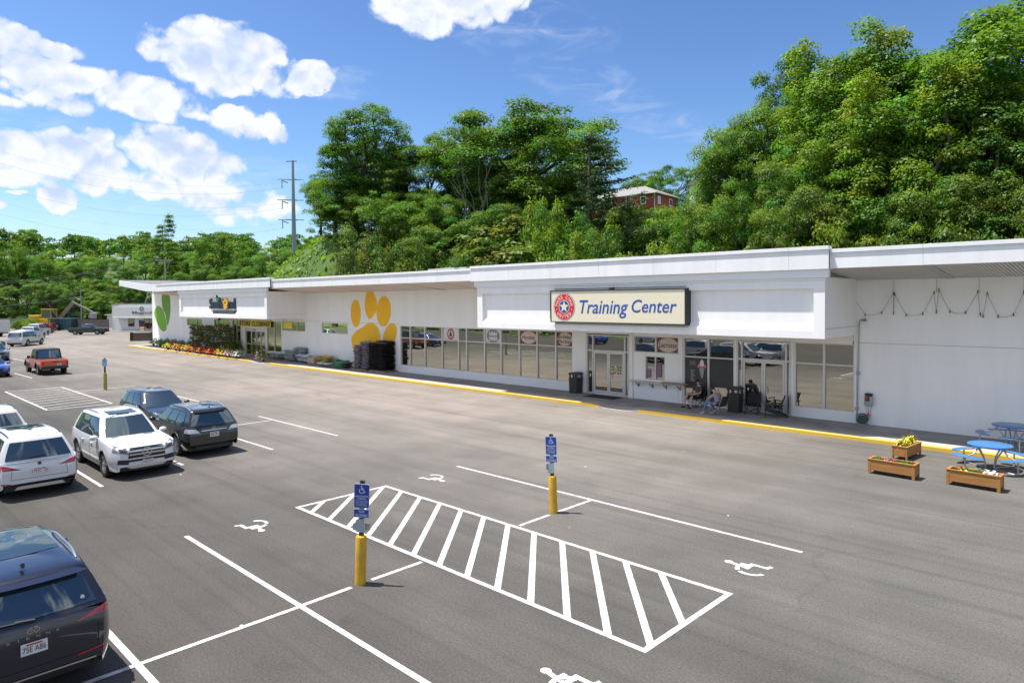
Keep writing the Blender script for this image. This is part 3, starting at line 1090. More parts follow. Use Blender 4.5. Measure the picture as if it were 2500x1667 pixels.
def glass_door(x0, x1, z0, z1, hinge=1, mat=PANE_D, handle=True, rail=.09):
    f = MB()
    ya, yb = WALL_Y - .01, WALL_Y + .05
    f.box(x0, x0 + rail, ya, yb, z0, z1); f.box(x1 - rail, x1, ya, yb, z0, z1)
    f.box(x0 + rail, x1 - rail, ya, yb, z0, z0 + .20); f.box(x0 + rail, x1 - rail, ya, yb, z1 - .1, z1)
    d = part(f, 'door', ALU)
    p = MB(); p.poly([(x0 + rail, WALL_Y + .02, z0 + .2), (x1 - rail, WALL_Y + .02, z0 + .2), (x1 - rail, WALL_Y + .02, z1 - .1), (x0 + rail, WALL_Y + .02, z1 - .1)])
    p.build('pane', mat, d)
    if handle:
        h = MB()
        hx = x1 - .16 if hinge < 0 else x0 + .16
        h.tube([(hx, ya - .005, z0 + .85), (hx, ya - .07, z0 + .88), (hx, ya - .08, z0 + 1.0), (hx, ya - .07, z0 + 1.12), (hx, ya - .005, z0 + 1.15)], .016, 6)
        h.build('handle', M('steel', (.6, .6, .62), rough=.25, metal=1.0), d)
    return d


def entry(x0, x1, lx0, lx1, z1=3.45, zt=2.52, mat=PANE_D):
    """aluminium entrance: a pair of doors between side lights under a transom light"""
    fr = .06
    f = MB()
    ya, yb = WALL_Y - .02, WALL_Y + .12
    for x in (x0, lx0 - .1, lx1 + .02, x1 - .08):
        f.box(x, x + .08, ya, yb, .17, z1)
    for a, b in ((x0 + .08, lx0 - .1), (lx0 - .02, lx1 + .02), (lx1 + .1, x1 - .08)):
        f.box(a, b, ya + .004, yb - .004, z1 - .07, z1); f.box(a, b, ya + .004, yb - .004, zt, zt + .08)
        if b - a < .6: f.box(a, b, ya + .004, yb - .004, .17, .24)
    fo = part(f, 'door_frame', ALU)
    for a, b in ((x0 + .08, lx0 - .1), (lx0 - .02, lx1 + .02), (lx1 + .1, x1 - .08)):
        p = MB(); p.poly([(a, WALL_Y + .06, zt + .08), (b, WALL_Y + .06, zt + .08), (b, WALL_Y + .06, z1 - .07), (a, WALL_Y + .06, z1 - .07)])
        p.build('pane', mat, fo)
        if b - a < .6:
            p = MB(); p.poly([(a, WALL_Y + .06, .24), (b, WALL_Y + .06, .24), (b, WALL_Y + .06, zt), (a, WALL_Y + .06, zt)])
            p.build('pane', mat, fo)
    mid = (lx0 + lx1) / 2
    d1 = glass_door(lx0, mid - .004, .18, zt - .005, -1, mat)
    d2 = glass_door(mid + .004, lx1, .18, zt - .005, 1, mat)
    return fo, d1, d2


E1 = entry(-23.72, -20.86, -23.2, -21.18)
E2 = entry(-14.80, -12.24, -14.48, -12.52, z1=3.42)
window(-20.56, -19.22, 2.60, 3.46)
W_LAX = window(-19.22, -17.88, 2.60, 3.46)
window(-19.86, -18.66, 1.2, 2.44, None, (-19.25,), mat=PANE_D)
W_MENU = window(-17.60, -16.26, .32, 3.46, 2.52, mat=PANE_D)
window(-16.26, -14.92, .32, 3.46, 2.52, mat=PANE_D)
window(-12.08, -10.83, .57, 3.44, 2.52, mat=PANE)
window(-10.83, -9.60, .57, 3.44, 2.52, mat=PANE)
window(-52.14, -48.08, 2.70, 3.60, None, (-50.79,), mat=PANE_S)
window(-59.12, -54.88, 2.73, 3.60, None, (-56.33,), mat=PANE_S)
window(-81.82, -77.44, 2.74, 3.57, None, (-79.1,), mat=PANE_S)
window(-74.27, -70.40, 2.73, 3.58, None, (-73.4,), mat=PANE_S)
window(-69.70, -67.85, .45, 3.58, None, (-68.8,), mat=PANE_S)
window(-62.16, -59.24, .70, 3.57, None, (-60.7,), mat=PANE_S)
# sliding entrance of the garden store
d = MB()
ya, yb = WALL_Y - .03, WALL_Y + .1
d.box(-66.78, -66.6, ya, yb, .17, 2.84); d.box(-62.54, -62.36, ya, yb, .17, 2.84); d.box(-66.6, -62.54, ya, yb, 2.5, 2.84)
for x in (-65.4, -64.4, -63.35):
    d.box(x - .05, x + .05, ya + .004, yb - .004, .17, 2.5)
d.box(-66.6, -62.54, ya + .006, yb - .006, 1.22, 1.3); d.box(-66.6, -62.54, ya + .006, yb - .006, .17, .25)
dd = part(d, 'sliding_door', ALU)
p = MB(); p.poly([(-66.6, WALL_Y + .03, .2), (-62.54, WALL_Y + .03, .2), (-62.54, WALL_Y + .03, 2.5), (-66.6, WALL_Y + .03, 2.5)])
p.build('pane', PANE_S, dd)
p = MB(); p.box(-63.7, -63.45, ya - .008, ya, 1.55, 2.0); p.build('notice', M('paper', (.75, .75, .73)), dd)
p = MB(); p.box(-64.9, -64.4, ya - .012, ya - .002, 2.62, 2.72); p.build('sensor', BLACK, dd)

# white pilasters and blocks at the entrances
for x0_, x1_, d_, z1_, foot in ((-20.80, -20.60, .07, 3.82, 1), (-24.62, -23.76, .02, 3.56, 0), (-17.86, -17.64, .05, 3.5, 0), (-12.22, -12.12, .05, 3.5, 0), (-9.58, -9.50, .05, 3.56, 0)):
    pl = MB(); pl.box(x0_, x1_, WALL_Y - d_, WALL_Y, .15, z1_)
    if foot: pl.box(x0_ - .04, x1_ + .04, WALL_Y - d_ - .04, WALL_Y - d_ + .001, .15, .55)
    part(pl, 'pilaster', TRIM, bevel=.008)
pl = MB(); pl.box(-24.0, -23.72, WALL_Y - .11, WALL_Y - .021, .15, .5)
part(pl, 'door_block', TRIM, bevel=.008)
# serving hatch
sv = MB()
sv.box(-20.56, -17.88, WALL_Y - .045, WALL_Y - .002, 1.04, 1.14)
sv.box(-20.56, -17.9, WALL_Y - .03, WALL_Y - .002, .15, 1.02)
part(sv, 'hatch_panel', TRIM)
cnt = MB(); cnt.box(-20.6, -17.35, WALL_Y - .48, WALL_Y - .05, 1.08, 1.13)
co = part(cnt, 'serving_counter', M('counter_board', (.55, .50, .44), rough=.6, noise=.1), bevel=.006)
wd = MB(); wd.box(-18.6, -17.2, WALL_Y - .54, WALL_Y - .10, 1.132, 1.19)
part(wd, 'counter_top', M('varnished_plank', (.30, .17, .08), rough=.5, noise=.3, scale=3, stretch=(1, 12, 12)), bevel=.006)
br = MB()
for x in (-20.2, -19.35, -18.55, -17.75):
    br.bar((x, WALL_Y - .06, .80), (x, WALL_Y - .06, 1.08), .03, .03); br.bar((x, WALL_Y - .06, .82), (x, WALL_Y - .40, 1.08), .03, .03)
part(br, 'counter_bracket', BLACK)
# frame and drinks seen in the hatch
hh = MB(); hh.box(-19.8, -19.55, WALL_Y + .05, WALL_Y + .08, 1.3, 1.75); hh.box(-19.2, -18.9, WALL_Y + .05, WALL_Y + .08, 1.35, 2.1)
part(hh, 'hatch_poster', M('hatch_poster', (.28, .05, .05), rough=.4, noise=.5, scale=6, col2=(.12, .2, .35)))

# ------------------------------------------------------------------ painted murals
MURY = WALL_Y - .004
OR = M('orange_wall_paint', (0.92, 0.50, 0.012), rough=0.7, noise=0.06, scale=0.4)
GR1 = M('green_wall_paint', (0.18, 0.42, 0.024), rough=0.7, noise=0.06, scale=0.4)
GR2 = M('dark_green_wall_paint', (0.14, 0.32, 0.02), rough=0.7, noise=0.06, scale=0.4)


def flat(mb, outline, y, m=0):
    mb.prism(outline, y, y + .003, m)


def spline(P, n=6):
    out = []
    k = len(P)
    for i in range(k):
        p0, p1, p2, p3 = P[i - 1], P[i], P[(i + 1) % k], P[(i + 2) % k]
        for t in range(n):
            t /= n
            out.append(tuple(.5 * ((2 * p1[c]) + (-p0[c] + p2[c]) * t + (2 * p0[c] - 5 * p1[c] + 4 * p2[c] - p3[c]) * t * t + (-p0[c] + 3 * p1[c] - 3 * p2[c] + p3[c]) * t ** 3) for c in (0, 1)))
    return out


pw = MB()
flat(pw, ellipse(-46.9, 4.42, .72, 1.11), MURY)
flat(pw, spline([(-45.25, 6.10), (-44.5, 6.10), (-43.98, 5.35), (-44.1, 4.6), (-44.95, 3.98), (-45.5, 4.5), (-45.62, 5.2)]), MURY)
flat(pw, ellipse(-43.1, 4.6, .93, 1.17, rot=-.22), MURY)
flat(pw, spline([(-43.22, 2.75), (-42.65, 3.5), (-42.0, 3.73), (-41.45, 3.35), (-41.7, 2.4), (-42.35, 1.9), (-43.1, 1.9)]), MURY)
flat(pw, spline([(-47.55, 2.4), (-46.9, 3.0), (-45.9, 3.35), (-45.0, 3.74), (-44.1, 3.5), (-43.6, 2.9), (-43.6, 1.7), (-44.6, 1.35), (-45.6, 1.1), (-46.5, .98), (-47.3, 1.5)]), MURY)
part(pw, 'paw_mural', OR)
lf = MB()
flat(lf, spline([(-89.55, 6.42), (-87.35, 6.40), (-86.85, 4.9), (-87.3, 3.4), (-88.05, 2.62), (-88.6, 3.9), (-89.6, 4.85)]), MURY)
part(lf, 'leaf_mural', GR2)
lf = MB()
flat(lf, spline([(-92.45, 4.1), (-91.9, 4.75), (-90.9, 4.98), (-89.5, 4.55), (-88.6, 3.5), (-88.25, 2.6), (-88.6, 2.0), (-89.6, 1.85), (-90.8, 2.3), (-91.9, 3.2)]), MURY - .004)
part(lf, 'leaf_mural', GR1)

# ------------------------------------------------------------------ window stickers
REDS = M('sticker_red', (.45, .02, .03), rough=.4)
GREYS = M('sticker_grey', (.20, .20, .22), rough=.4)
CREAM = M('sticker_cream', (.62, .50, .44), rough=.5)
BLK = M('sticker_black', (.015, .015, .017), rough=.4)
WHT = M('sticker_white', (.62, .60, .58), rough=.5)
MAR = M('sticker_maroon', (.20, .03, .035), rough=.4)
GY = WALL_Y + .083


def sticker(win, x0, x1, z0, z1, kind, text=None):
    b = MB()
    mats = {'bg': WHT, 'ring': REDS}
    cx, cz, rx, rz = (x0 + x1) / 2, (z0 + z1) / 2, (x1 - x0) / 2, (z1 - z0) / 2
    if kind == 'words':
        b.prism([(x0, z0), (x1, z0), (x1, z1), (x0, z1)], GY, GY + .002, 0)
        b.prism(ellipse(cx, cz, rx * .97, rz * .97), GY - .003, GY - .001, 1)
        k = len(text)
        for i, tline in enumerate(text):
            hgt = .26 if k == 1 else .21
            wd = min(rx * 1.72, .155 * len(tline) * (hgt / .26) * 1.15)
            zc = cz + (k - 1) * .13 - i * .27
            drop = .06 if any(c in 'gyp' for c in tline) else 0
            add_text(b, tline, wall_rect(cx - wd / 2, cx + wd / 2, zc - hgt / 2 - drop, zc + hgt / 2, GY - .005), 2, bold=.012, shear=.12)
        return b.build('sticker', [MAR, CREAM, BLK], win)
    b.prism([(x0, z0), (x1, z0), (x1, z1), (x0, z1)], GY, GY + .002, 0)
    if kind == 'ring':
        b.prism(ellipse(cx, cz, .37, .37), GY - .003, GY - .001, 1)
        b.prism(ellipse(cx, cz, .25, .25), GY - .006, GY - .004, 0)
        b.prism(spline([(cx - .12, cz - .16), (cx + .12, cz - .16), (cx + .10, cz + .02), (cx, cz + .2), (cx - .10, cz + .02)]), GY - .009, GY - .007, 2)
        return b.build('sticker', [WHT, REDS, BLK], win)
    b.prism(ellipse(cx, cz, rx * .84, .43), GY - .003, GY - .001, 1)
    b.prism([(cx - .34, cz + .02), (cx + .34, cz + .02), (cx + .38, cz + .28), (cx + .2, cz + .14), (cx + .12, cz + .32), (cx, cz + .16), (cx - .12, cz + .32), (cx - .2, cz + .14), (cx - .38, cz + .28)], GY - .006, GY - .004, 0)
    for k in range(4):
        b.box(cx - .36 + k * .19, cx - .21 + k * .19, GY - .006, GY - .004, cz - .3, cz - .06, 0)
    return b.build('sticker', [WHT, GREYS], win)


sticker(BANK[3], -36.22, -34.68, 2.72, 3.5, 'ring')
sticker(BANK[6], -32.0, -30.6, 2.72, 3.5, 'crown')
sticker(BANK[8], -28.88, -27.54, 2.72, 3.5, 'words', ['Hockey'])
sticker(BANK[10], -25.94, -24.78, 2.72, 3.5, 'words', ['Birthday', 'Parties'])
sticker(W_LAX, -19.15, -17.94, 2.66, 3.41, 'words', ['Lacrosse'])
# the dark menu sheet with a picture of a cone behind the next window
mn = MB()
mn.prism([(-17.54, .95), (-16.32, .95), (-16.32, 2.46), (-17.54, 2.46)], GY, GY + .002, 0)
mn.prism(spline([(-16.85, 2.0), (-16.45, 2.0), (-16.42, 2.12), (-16.52, 2.2), (-16.55, 2.34), (-16.64, 2.42), (-16.73, 2.33), (-16.77, 2.2), (-16.87, 2.12)], 3), GY - .003, GY - .001, 1)
mn.prism(spline([(-16.74, 2.1), (-16.55, 2.1), (-16.55, 2.3), (-16.64, 2.4), (-16.72, 2.3)], 3), GY - .006, GY - .004, 2)
mn.prism([(-16.79, 1.97), (-16.5, 1.97), (-16.6, 1.5), (-16.68, 1.5)], GY - .003, GY - .001, 3)
for k in range(7):
    mn.box(-17.25, -17.02 - .05 * (k % 3), GY - .003, GY - .001, 1.32 + k * .085, 1.355 + k * .085, 3)
mn.box(-17.3, -16.98, GY - .003, GY - .001, 2.1, 2.32, 4)
mn.build('menu_sheet', [M('menu_black', (.03, .033, .035), rough=.3), M('pink_print', (.62, .16, .22)), M('white_print', (.7, .68, .66)), M('grey_print', (.33, .33, .34)), M('dim_print', (.12, .12, .13))], W_MENU)
mn = MB()
mn.prism([(-16.2, 1.1), (-14.98, 1.1), (-14.98, 2.46), (-16.2, 2.46)], GY, GY + .002, 0)
mn.build('menu_sheet', [M('menu_black', (.03, .033, .035))], W_MENU)
# team stickers on the right door leaf
ds = MB()
rs = random.Random(3)
for i in range(5):
    for k in range(3):
        x = -22.05 + .155 * i + rs.uniform(-.02, .02); z = 1.72 - .17 * k + rs.uniform(-.02, .02)
        ds.prism(ellipse(x, z, .062, .062, 8), WALL_Y + .012, WALL_Y + .014, rs.randrange(5))
for k in range(3):
    ds.box(-22.0, -21.4 + .05 * k, WALL_Y + .012, WALL_Y + .014, 1.0 + .09 * k, 1.03 + .09 * k, 0)
ds.build('sticker', [WHT, REDS, M('sticker_orange', (.6, .25, .03)), M('sticker_green', (.05, .25, .1)), M('sticker_gold', (.5, .4, .12))], E1[2])

# a little lamp under the canopy
lp = MB(); lp.box(-20.95, -20.7, WALL_Y - .22, WALL_Y, 3.66, 3.8)
part(lp, 'wall_light', BLACK)
lp = MB(); lp.lathe([(.10, 0), (.14, -.1), (.10, -.22)], (-72.3, WALL_Y - .25, 3.7), 10)
part(lp, 'wall_light', BLACK)
# ------------------------------------------------------------------ signs on the building
RED = M('sign_red', (0.62, 0.015, 0.035), rough=.4)
BLUE = M('sign_blue', (0.025, 0.085, 0.34), rough=.4)
IVORY = M('sign_ivory', (0.76, 0.70, 0.53), rough=.45, noise=.03)
NAVY = M('sign_navy', (0.012, 0.022, 0.045), rough=.4)
SIGNBLK = M('sign_black_frame', (0.02, 0.022, 0.02), rough=.45)
t = thing('store_sign', 'long cream box sign with round red badge and blue words Training Center', 'sign', (-19.1, 26.4, 4.25))


def at0(root, mb, name, mat, **kw):
    o = mb.build(name, mat, root, **kw)
    o.location = -Vector(root.location)
    return o


sx0, sx1, sz0, sz1, sy = -22.98, -15.22, 4.24, 5.86, 26.46
m = MB()
m.box(sx0, sx1, sy + .0, 26.93, sz0, sz0 + .05); m.box(sx0, sx1, sy, 26.93, sz1 - .05, sz1)
m.box(sx0, sx0 + .05, sy + .002, 26.928, sz0 + .05, sz1 - .05); m.box(sx1 - .05, sx1, sy + .002, 26.928, sz0 + .05, sz1 - .05)
m.box(sx0 + .05, sx1 - .05, 26.8, 26.9, sz0 + .05, sz1 - .05)
m.box(-19.35, -19.18, sy + .1, sy + .3, sz1, sz1 + .1); m.tube([(sx0 + .1, sy + .25, sz1 + .07), (sx1 - .1, sy + .25, sz1 + .07)], .014, 6)
at0(t, m, 'cabinet', SIGNBLK)
m = MB(); m.box(sx0 + .05, sx1 - .05, sy + .03, sy + .06, sz0 + .05, sz1 - .05)
at0(t, m, 'sign_face', IVORY)
yb = sy + .028
m = MB()
cx, cz = -22.06, 5.03
m.prism(ellipse(cx, cz, .70, .70, 48), yb - .002, yb, 0)
m.prism(ellipse(cx, cz, .675, .675, 48), yb - .005, yb - .003, 1)
m.prism(ellipse(cx, cz, .645, .645, 48), yb - .008, yb - .006, 2)
m.prism(ellipse(cx, cz, .345, .345, 36), yb - .011, yb - .009, 1)
m.prism(ellipse(cx, cz, .315, .315, 36), yb - .014, yb - .012, 0)
star = []
for k in range(10):
    a = PI / 2 + k * PI / 5; rr = .31 if k % 2 == 0 else .125
    star.append((cx + rr * math.cos(a), cz + rr * math.sin(a)))
m.prism(star, yb - .017, yb - .015, 1)
for sgn in (-1, 1):
    m.prism(ellipse(cx + sgn * .49, cz - .13, .028, .028, 10), yb - .011, yb - .009, 1)


def arc_text(mb, s, a_mid, step, r, hgt, up, mi):
    n = len(s)
    for i, ch in enumerate(s):
        if ch == ' ': continue
        off = (i - (n - 1) / 2) * step
        a = a_mid - off if up else a_mid + off
        V, Fc = text_geo(ch, .02)
        wd = hgt * (.22 if ch == 'I' else (.95 if ch == 'M' else .72))
        base = []
        for u, v in V:
            lx, lz = (u - .5) * wd, (v - .5) * hgt
            rot = a - PI / 2 if up else a + PI / 2
            base.append(mb.vert((cx + r * math.cos(a) + lx * math.cos(rot) - lz * math.sin(rot), yb - .011, cz + r * math.sin(a) + lx * math.sin(rot) + lz * math.cos(rot))))
        for f_ in Fc: mb.face([base[q] for q in f_], mi)


arc_text(m, 'MASS CONN', math.radians(90), math.radians(19), .50, .165, True, 1)
arc_text(m, 'UNITED', math.radians(270), math.radians(19), .50, .165, False, 1)
at0(t, m, 'badge', [BLUE, IVORY, RED], recalc=False)
m = MB()
add_text(m, 'Training', wall_rect(-21.08, -18.22, 4.50, 5.36, yb - .004), 0, bold=.010, shear=.22)
at0(t, m, 'lettering', BLUE, recalc=False)
m = MB()
add_text(m, 'Center', wall_rect(-18.02, -15.66, 4.77, 5.37, yb - .004), 0, bold=.010, shear=.22)
at0(t, m, 'lettering', BLUE, recalc=False)

t = thing('store_sign', 'dark individual letters with a green leaf and gold paw on the garden store front', 'sign', (-63.7, 26.5, 4.3))
ly = 26.77
for word, a_, b_ in (('Smithl', -66.5, -63.35), ('nd', -62.3, -60.88)):
    m = MB()
    for yy in (ly, ly + .06, ly + .12):
        add_text(m, word, wall_rect(a_, b_, 4.78, 5.73, yy), 0, bold=.018)
    at0(t, m, 'lettering', NAVY, recalc=False)
m = MB(); m.box(-65.66, -60.84, ly, ly + .12, 4.32, 4.62, 0)
add_text(m, 'PET & GARDEN CENTER', wall_rect(-65.5, -61.0, 4.40, 4.54, ly - .004), 1, bold=.01)
at0(t, m, 'name_bar', [NAVY, M('bar_letters', (.22, .24, .27), rough=.5)], recalc=False)
m = MB(); m.prism(spline([(-64.62, 6.1), (-64.3, 5.85), (-64.28, 5.6), (-64.55, 5.45), (-64.85, 5.6), (-64.85, 5.85)]), ly - .02, ly + .1)
at0(t, m, 'leaf_emblem', M('emblem_green', (.03, .22, .09), rough=.4))
m = MB()
m.prism(ellipse(-62.8, 5.0, .40, .26), ly - .03, ly + .1)
for a_, z_ in ((-63.2, 5.35), (-62.95, 5.55), (-62.62, 5.55), (-62.4, 5.33)):
    m.prism(ellipse(a_, z_, .13, .19, 12), ly - .03, ly + .1)
at0(t, m, 'paw_emblem', M('emblem_gold', (.75, .40, .03), rough=.4))

t = thing('banner', 'yellow banner with black words STORE CLOSING! hung over the garden store entrance', 'banner', (-64.4, 30.2, 2.9))
YELB = M('banner_yellow', (0.86, 0.68, 0.04), rough=.5, noise=.05)
m = MB()
m.grid(lambda a, b: (-67.85 + 6.76 * a, 30.26 + .02 * math.sin(9 * a), 2.98 - .03 * math.sin(PI * a) + .62 * b), 24, 2)
at0(t, m, 'cloth', YELB, sharp=180)
m = MB()
add_text(m, 'STORE CLOSING!', lambda a, b: (-67.7 + 6.46 * a, 30.232 + .02 * math.sin(9 * a), 3.05 - .03 * math.sin(PI * a) + .49 * b), 0, bold=.042, spacing=1.06)
at0(t, m, 'lettering', BLK, recalc=False)
t = tag(MB().prism([(-59.0, 2.95), (-57.3, 2.92), (-57.25, 3.5), (-58.95, 3.5)], WALL_Y + .055, WALL_Y + .06).build('window_poster', YELB), 'yellow sale poster behind the small window beside the entrance banner', 'poster')

# ------------------------------------------------------------------ string of bulbs, lamp pipe, meter
SP = [(-9.63, 5.44), (-9.17, 4.69), (-8.55, 4.78), (-8.12, 5.56), (-8.11, 4.76), (-8.08, 5.52), (-7.66, 4.70), (-7.08, 4.75), (-6.70, 5.57), (-6.62, 4.82), (-6.54, 5.66), (-6.17, 4.84), (-5.66, 4.80), (-5.28, 5.57),
      (-5.20, 4.75), (-5.11, 4.68), (-4.99, 5.50), (-4.65, 4.67), (-4.19, 4.74), (-3.90, 5.54), (-3.82, 4.7), (-3.7, 5.5), (-3.2, 4.7), (-2.7, 4.75), (-2.3, 5.5)]
t = thing('string_lights', 'black festoon cable with dark bulbs looped along the white wall under the eaves', 'string lights', (-6, WALL_Y - .1, 4.7))
m = MB()
pts = [(-9.62, 3.5), (-9.64, 4.38)] + SP
for a, b in zip(pts[:-1], pts[1:]):
    sag = .06 if abs(a[1] - b[1]) < .25 else .015
    m.tube([(a[0] + (b[0] - a[0]) * k / 4, WALL_Y - .08, a[1] + (b[1] - a[1]) * k / 4 - sag * (1 - (k / 2 - 1) ** 2)) for k in range(5)], .0055, 5)
for x in (-8.12, -6.62, -5.25, -3.9):
    m.tube([(x, WALL_Y - .06, 5.55), (x, WALL_Y - .04, 6.08)], .005, 4)
at0(t, m, 'cable', BLACK)
bulb = None
for p in [(-9.64, 4.38), (-9.62, 3.52)] + SP:
    if bulb is None:
        m = MB(); m.tube([(0, 0, .05), (0, 0, 0)], .022, 8); m.ball((0, 0, -.04), .028, n=8, k=5)
        bulb = m.build('bulb', BLACK, t); o = bulb
    else:
        o = bulb.copy(); COL.objects.link(o); o.parent = t
    o.location = Vector((p[0], WALL_Y - .08, p[1])) - Vector(t.location)

GALV = M('galvanised', (0.36, 0.37, 0.38), rough=.45, metal=.7, noise=.1)
t = thing('lamp_pipe', 'grey vertical conduit with a small gooseneck lamp at its top on the wall corner', 'conduit', (-9.45, WALL_Y - .05, .75))
m = MB()
m.tube([(-9.47, WALL_Y - .05, .5), (-9.44, WALL_Y - .05, 2.2), (-9.40, WALL_Y - .05, 4.33), (-9.37, WALL_Y - .07, 4.44), (-9.30, WALL_Y - .12, 4.49), (-9.22, WALL_Y - .16, 4.49)], .022, 8)
m.box(-9.50, -9.38, WALL_Y - .09, WALL_Y - .002, 2.18, 2.32); m.box(-9.53, -9.41, WALL_Y - .1, WALL_Y - .002, .70, .84); m.ball((-9.45, WALL_Y - .07, .5), .06)
at0(t, m, 'pipe', GALV)
m = MB(); m.lathe([(.03, .06), (.09, .02), (.11, -.05), (.10, -.06)], (-9.17, WALL_Y - .18, 4.47), 12)
at0(t, m, 'lamp_head', GALV)
t = thing('wall_dispenser', 'grey wall mounted box with red stripe above a small red valve', 'dispenser', (-9.0, WALL_Y - .1, .15))
m = MB(); m.lathe([(.15, .95), (.17, 1.0), (.17, 1.28), (.14, 1.34)], (-9.0, WALL_Y - .13, 0), 14, sy=.7)
at0(t, m, 'body', M('grey_case', (.36, .36, .37), rough=.5), bevel=.01)
m = MB(); m.lathe([(.12, 1.345), (.15, 1.36), (.155, 1.44), (.12, 1.46)], (-9.0, WALL_Y - .13, 0), 14, sy=.7); m.box(-9.1, -8.94, WALL_Y - .256, WALL_Y - .24, 1.14, 1.33)
at0(t, m, 'lid', BLACK)
m = MB(); m.box(-9.08, -9.0, WALL_Y - .262, WALL_Y - .257, 1.2, 1.32)
at0(t, m, 'stripe', RED)
m = MB()
for dx in (-.12, -.02, .09): m.tube([(-9.0 + dx, WALL_Y - .08, .96), (-9.0 + dx * .6, WALL_Y - .08, .6)], .010, 6)
at0(t, m, 'hose', GALV)
m = MB(); m.tube([(-9.02, WALL_Y - .1, .66), (-9.02, WALL_Y - .1, .44)], .022, 6); m.tube([(-9.10, WALL_Y - .12, .56), (-8.92, WALL_Y - .12, .56)], .02, 6)
at0(t, m, 'valve', RED)
t = thing('hose_reel', 'coiled dark green hose reel on the walk at the foot of the white wall', 'hose reel', (-9.22, WALL_Y - .18, .15))
m = MB(); m.lathe([(.12, -.09), (.22, -.08), (.23, 0), (.22, .08), (.12, .09)], (-9.22, WALL_Y - .2, .40), 18, ax='y')
at0(t, m, 'coil', M('hose_green', (.035, .075, .055), rough=.6, noise=.3, scale=30))
m = MB(); m.box(-9.4, -9.05, WALL_Y - .3, WALL_Y - .05, .15, .19); m.bar((-9.3, WALL_Y - .2, .18), (-9.22, WALL_Y - .2, .4), .03, .03); m.tube([(-9.4, WALL_Y - .31, .38), (-9.32, WALL_Y - .32, .56), (-9.18, WALL_Y - .32, .58), (-9.0, WALL_Y - .2, .5), (-8.98, WALL_Y - .12, .56)], .018, 6)
at0(t, m, 'stand', GALV)

# ------------------------------------------------------------------ bins, mat, chairs
BINM = M('bin_plastic', (.035, .034, .03), rough=.55, noise=.15)


def bin_(x, y, rz, label):
    t = thing('litter_bin', label, 'bin', (x, y, .15), rz, 'hooded bins beside the doors')
    m = MB()
    m.box(-.27, .27, -.27, .27, 0, .06); m.prism([(-.25, .06), (.25, .06), (.28, .78), (-.28, .78)], -.28, .28)
    for k in (-.14, 0, .14): m.box(k - .012, k + .012, -.287, -.28, .12, .72)
    m.build('body', BINM, t, bevel=.012)
    m = MB()
    m.box(-.30, .30, -.30, .30, .78, .84)
    for sx in (-.27, .19):
        for sy in (-.27, .19): m.box(sx, sx + .08, sy, sy + .08, .84, 1.04)
    m.box(-.04, .04, -.27, -.2, .84, 1.04)
    m.prism([(-.29, 1.04), (.29, 1.04), (.31, 1.10), (.2, 1.16), (-.2, 1.16), (-.31, 1.10)], -.30, .30)
    m.build('hood', BINM, t, bevel=.01)
    return t


bin_(-24.15, 29.98, 0.0, 'dark hooded litter bin left of the double glass doors')
bin_(-14.55, 29.75, 0.08, 'dark hooded litter bin behind the two seated people')
m = MB(); m.box(-23.0, -21.0, 29.15, 30.1, .152, .168)
tag(m.build('door_mat', M('mat_rubber', (.02, .02, .02), rough=.95, noise=.3, scale=40), bevel=.004), 'black rubber mat lying before the double glass doors', 'mat')

CHM = M('camp_fabric', (.018, .018, .02), rough=.85, noise=.2, scale=20)
BRF = M('brown_fabric', (.035, .025, .018), rough=.85, noise=.2, scale=20)
POLE = M('camp_pole', (.05, .05, .055), rough=.4, metal=.6)
POLE2 = M('bright_pole', (.42, .41, .39), rough=.35, metal=.7)


def camp_chair(x, y, rz, label, fab, pole, seat=.42, h=.92):
    """a folding camp chair that faces +x before turning"""
    t = thing('camp_chair', label, 'chair', (x, y, .15), rz, 'folding camp chairs outside the shop window')
    m = MB()
    m.grid(lambda a, b: (-.22 + .50 * a, -.25 + .5 * b, seat - .05 * math.sin(PI * b) * math.sin(PI * a) + .03 * a), 6, 6)
    m.build('seat', fab, t, sharp=180)
    m = MB()
    m.grid(lambda a, b: (-.20 - .20 * a - .04 * math.sin(PI * b), -.28 + .56 * b, seat - .02 + (h - seat) * a - .06 * a * math.sin(PI * b) * 0), 6, 6)
    m.build('backrest', fab, t, sharp=180)
    for s in (-1, 1):
        m = MB(); m.box(-.22, .24, s * .33 - .04, s * .33 + .04, seat + .20, seat + .225)
        m.build('armrest', fab, t, bevel=.008)
    for s in (-1, 1):
        m = MB(); m.tube([(.27, s * .30, 0), (-.24, -s * .02 + s * .25, seat - .02)], .013, 6); m.build('leg', pole, t)
        m = MB(); m.tube([(-.27, s * .30, 0), (.26, s * .27, seat + .01)], .013, 6); m.build('leg', pole, t)
        m = MB(); m.tube([(-.24, s * .28, .1), (-.22, s * .29, seat), (-.42, s * .28, h)], .012, 6); m.build('back_post', pole, t)
        m = MB(); m.tube([(.25, s * .28, .02), (.24, s * .32, seat + .2)], .012, 6); m.build('leg', pole, t)
    m = MB(); m.tube([(.27, -.30, .03), (.26, .30, .30)], .010, 6); m.tube([(.27, .30, .03), (.26, -.30, .30)], .010, 6)
    m.tube([(-.27, -.30, .03), (-.24, .28, .30)], .010, 6); m.tube([(-.27, .30, .03), (-.24, -.28, .30)], .010, 6)
    m.build('brace', pole, t)
    return t


camp_chair(-16.62, 29.88, math.radians(-112), 'black folding camp chair under the person in shorts', CHM, POLE)
camp_chair(-14.72, 28.45, math.radians(172), 'brown folding camp chair with pale legs under the person in jeans', BRF, POLE2)
camp_chair(-13.72, 29.75, math.radians(-80), 'empty black folding camp chair right of the bin by the glass door', CHM, POLE)

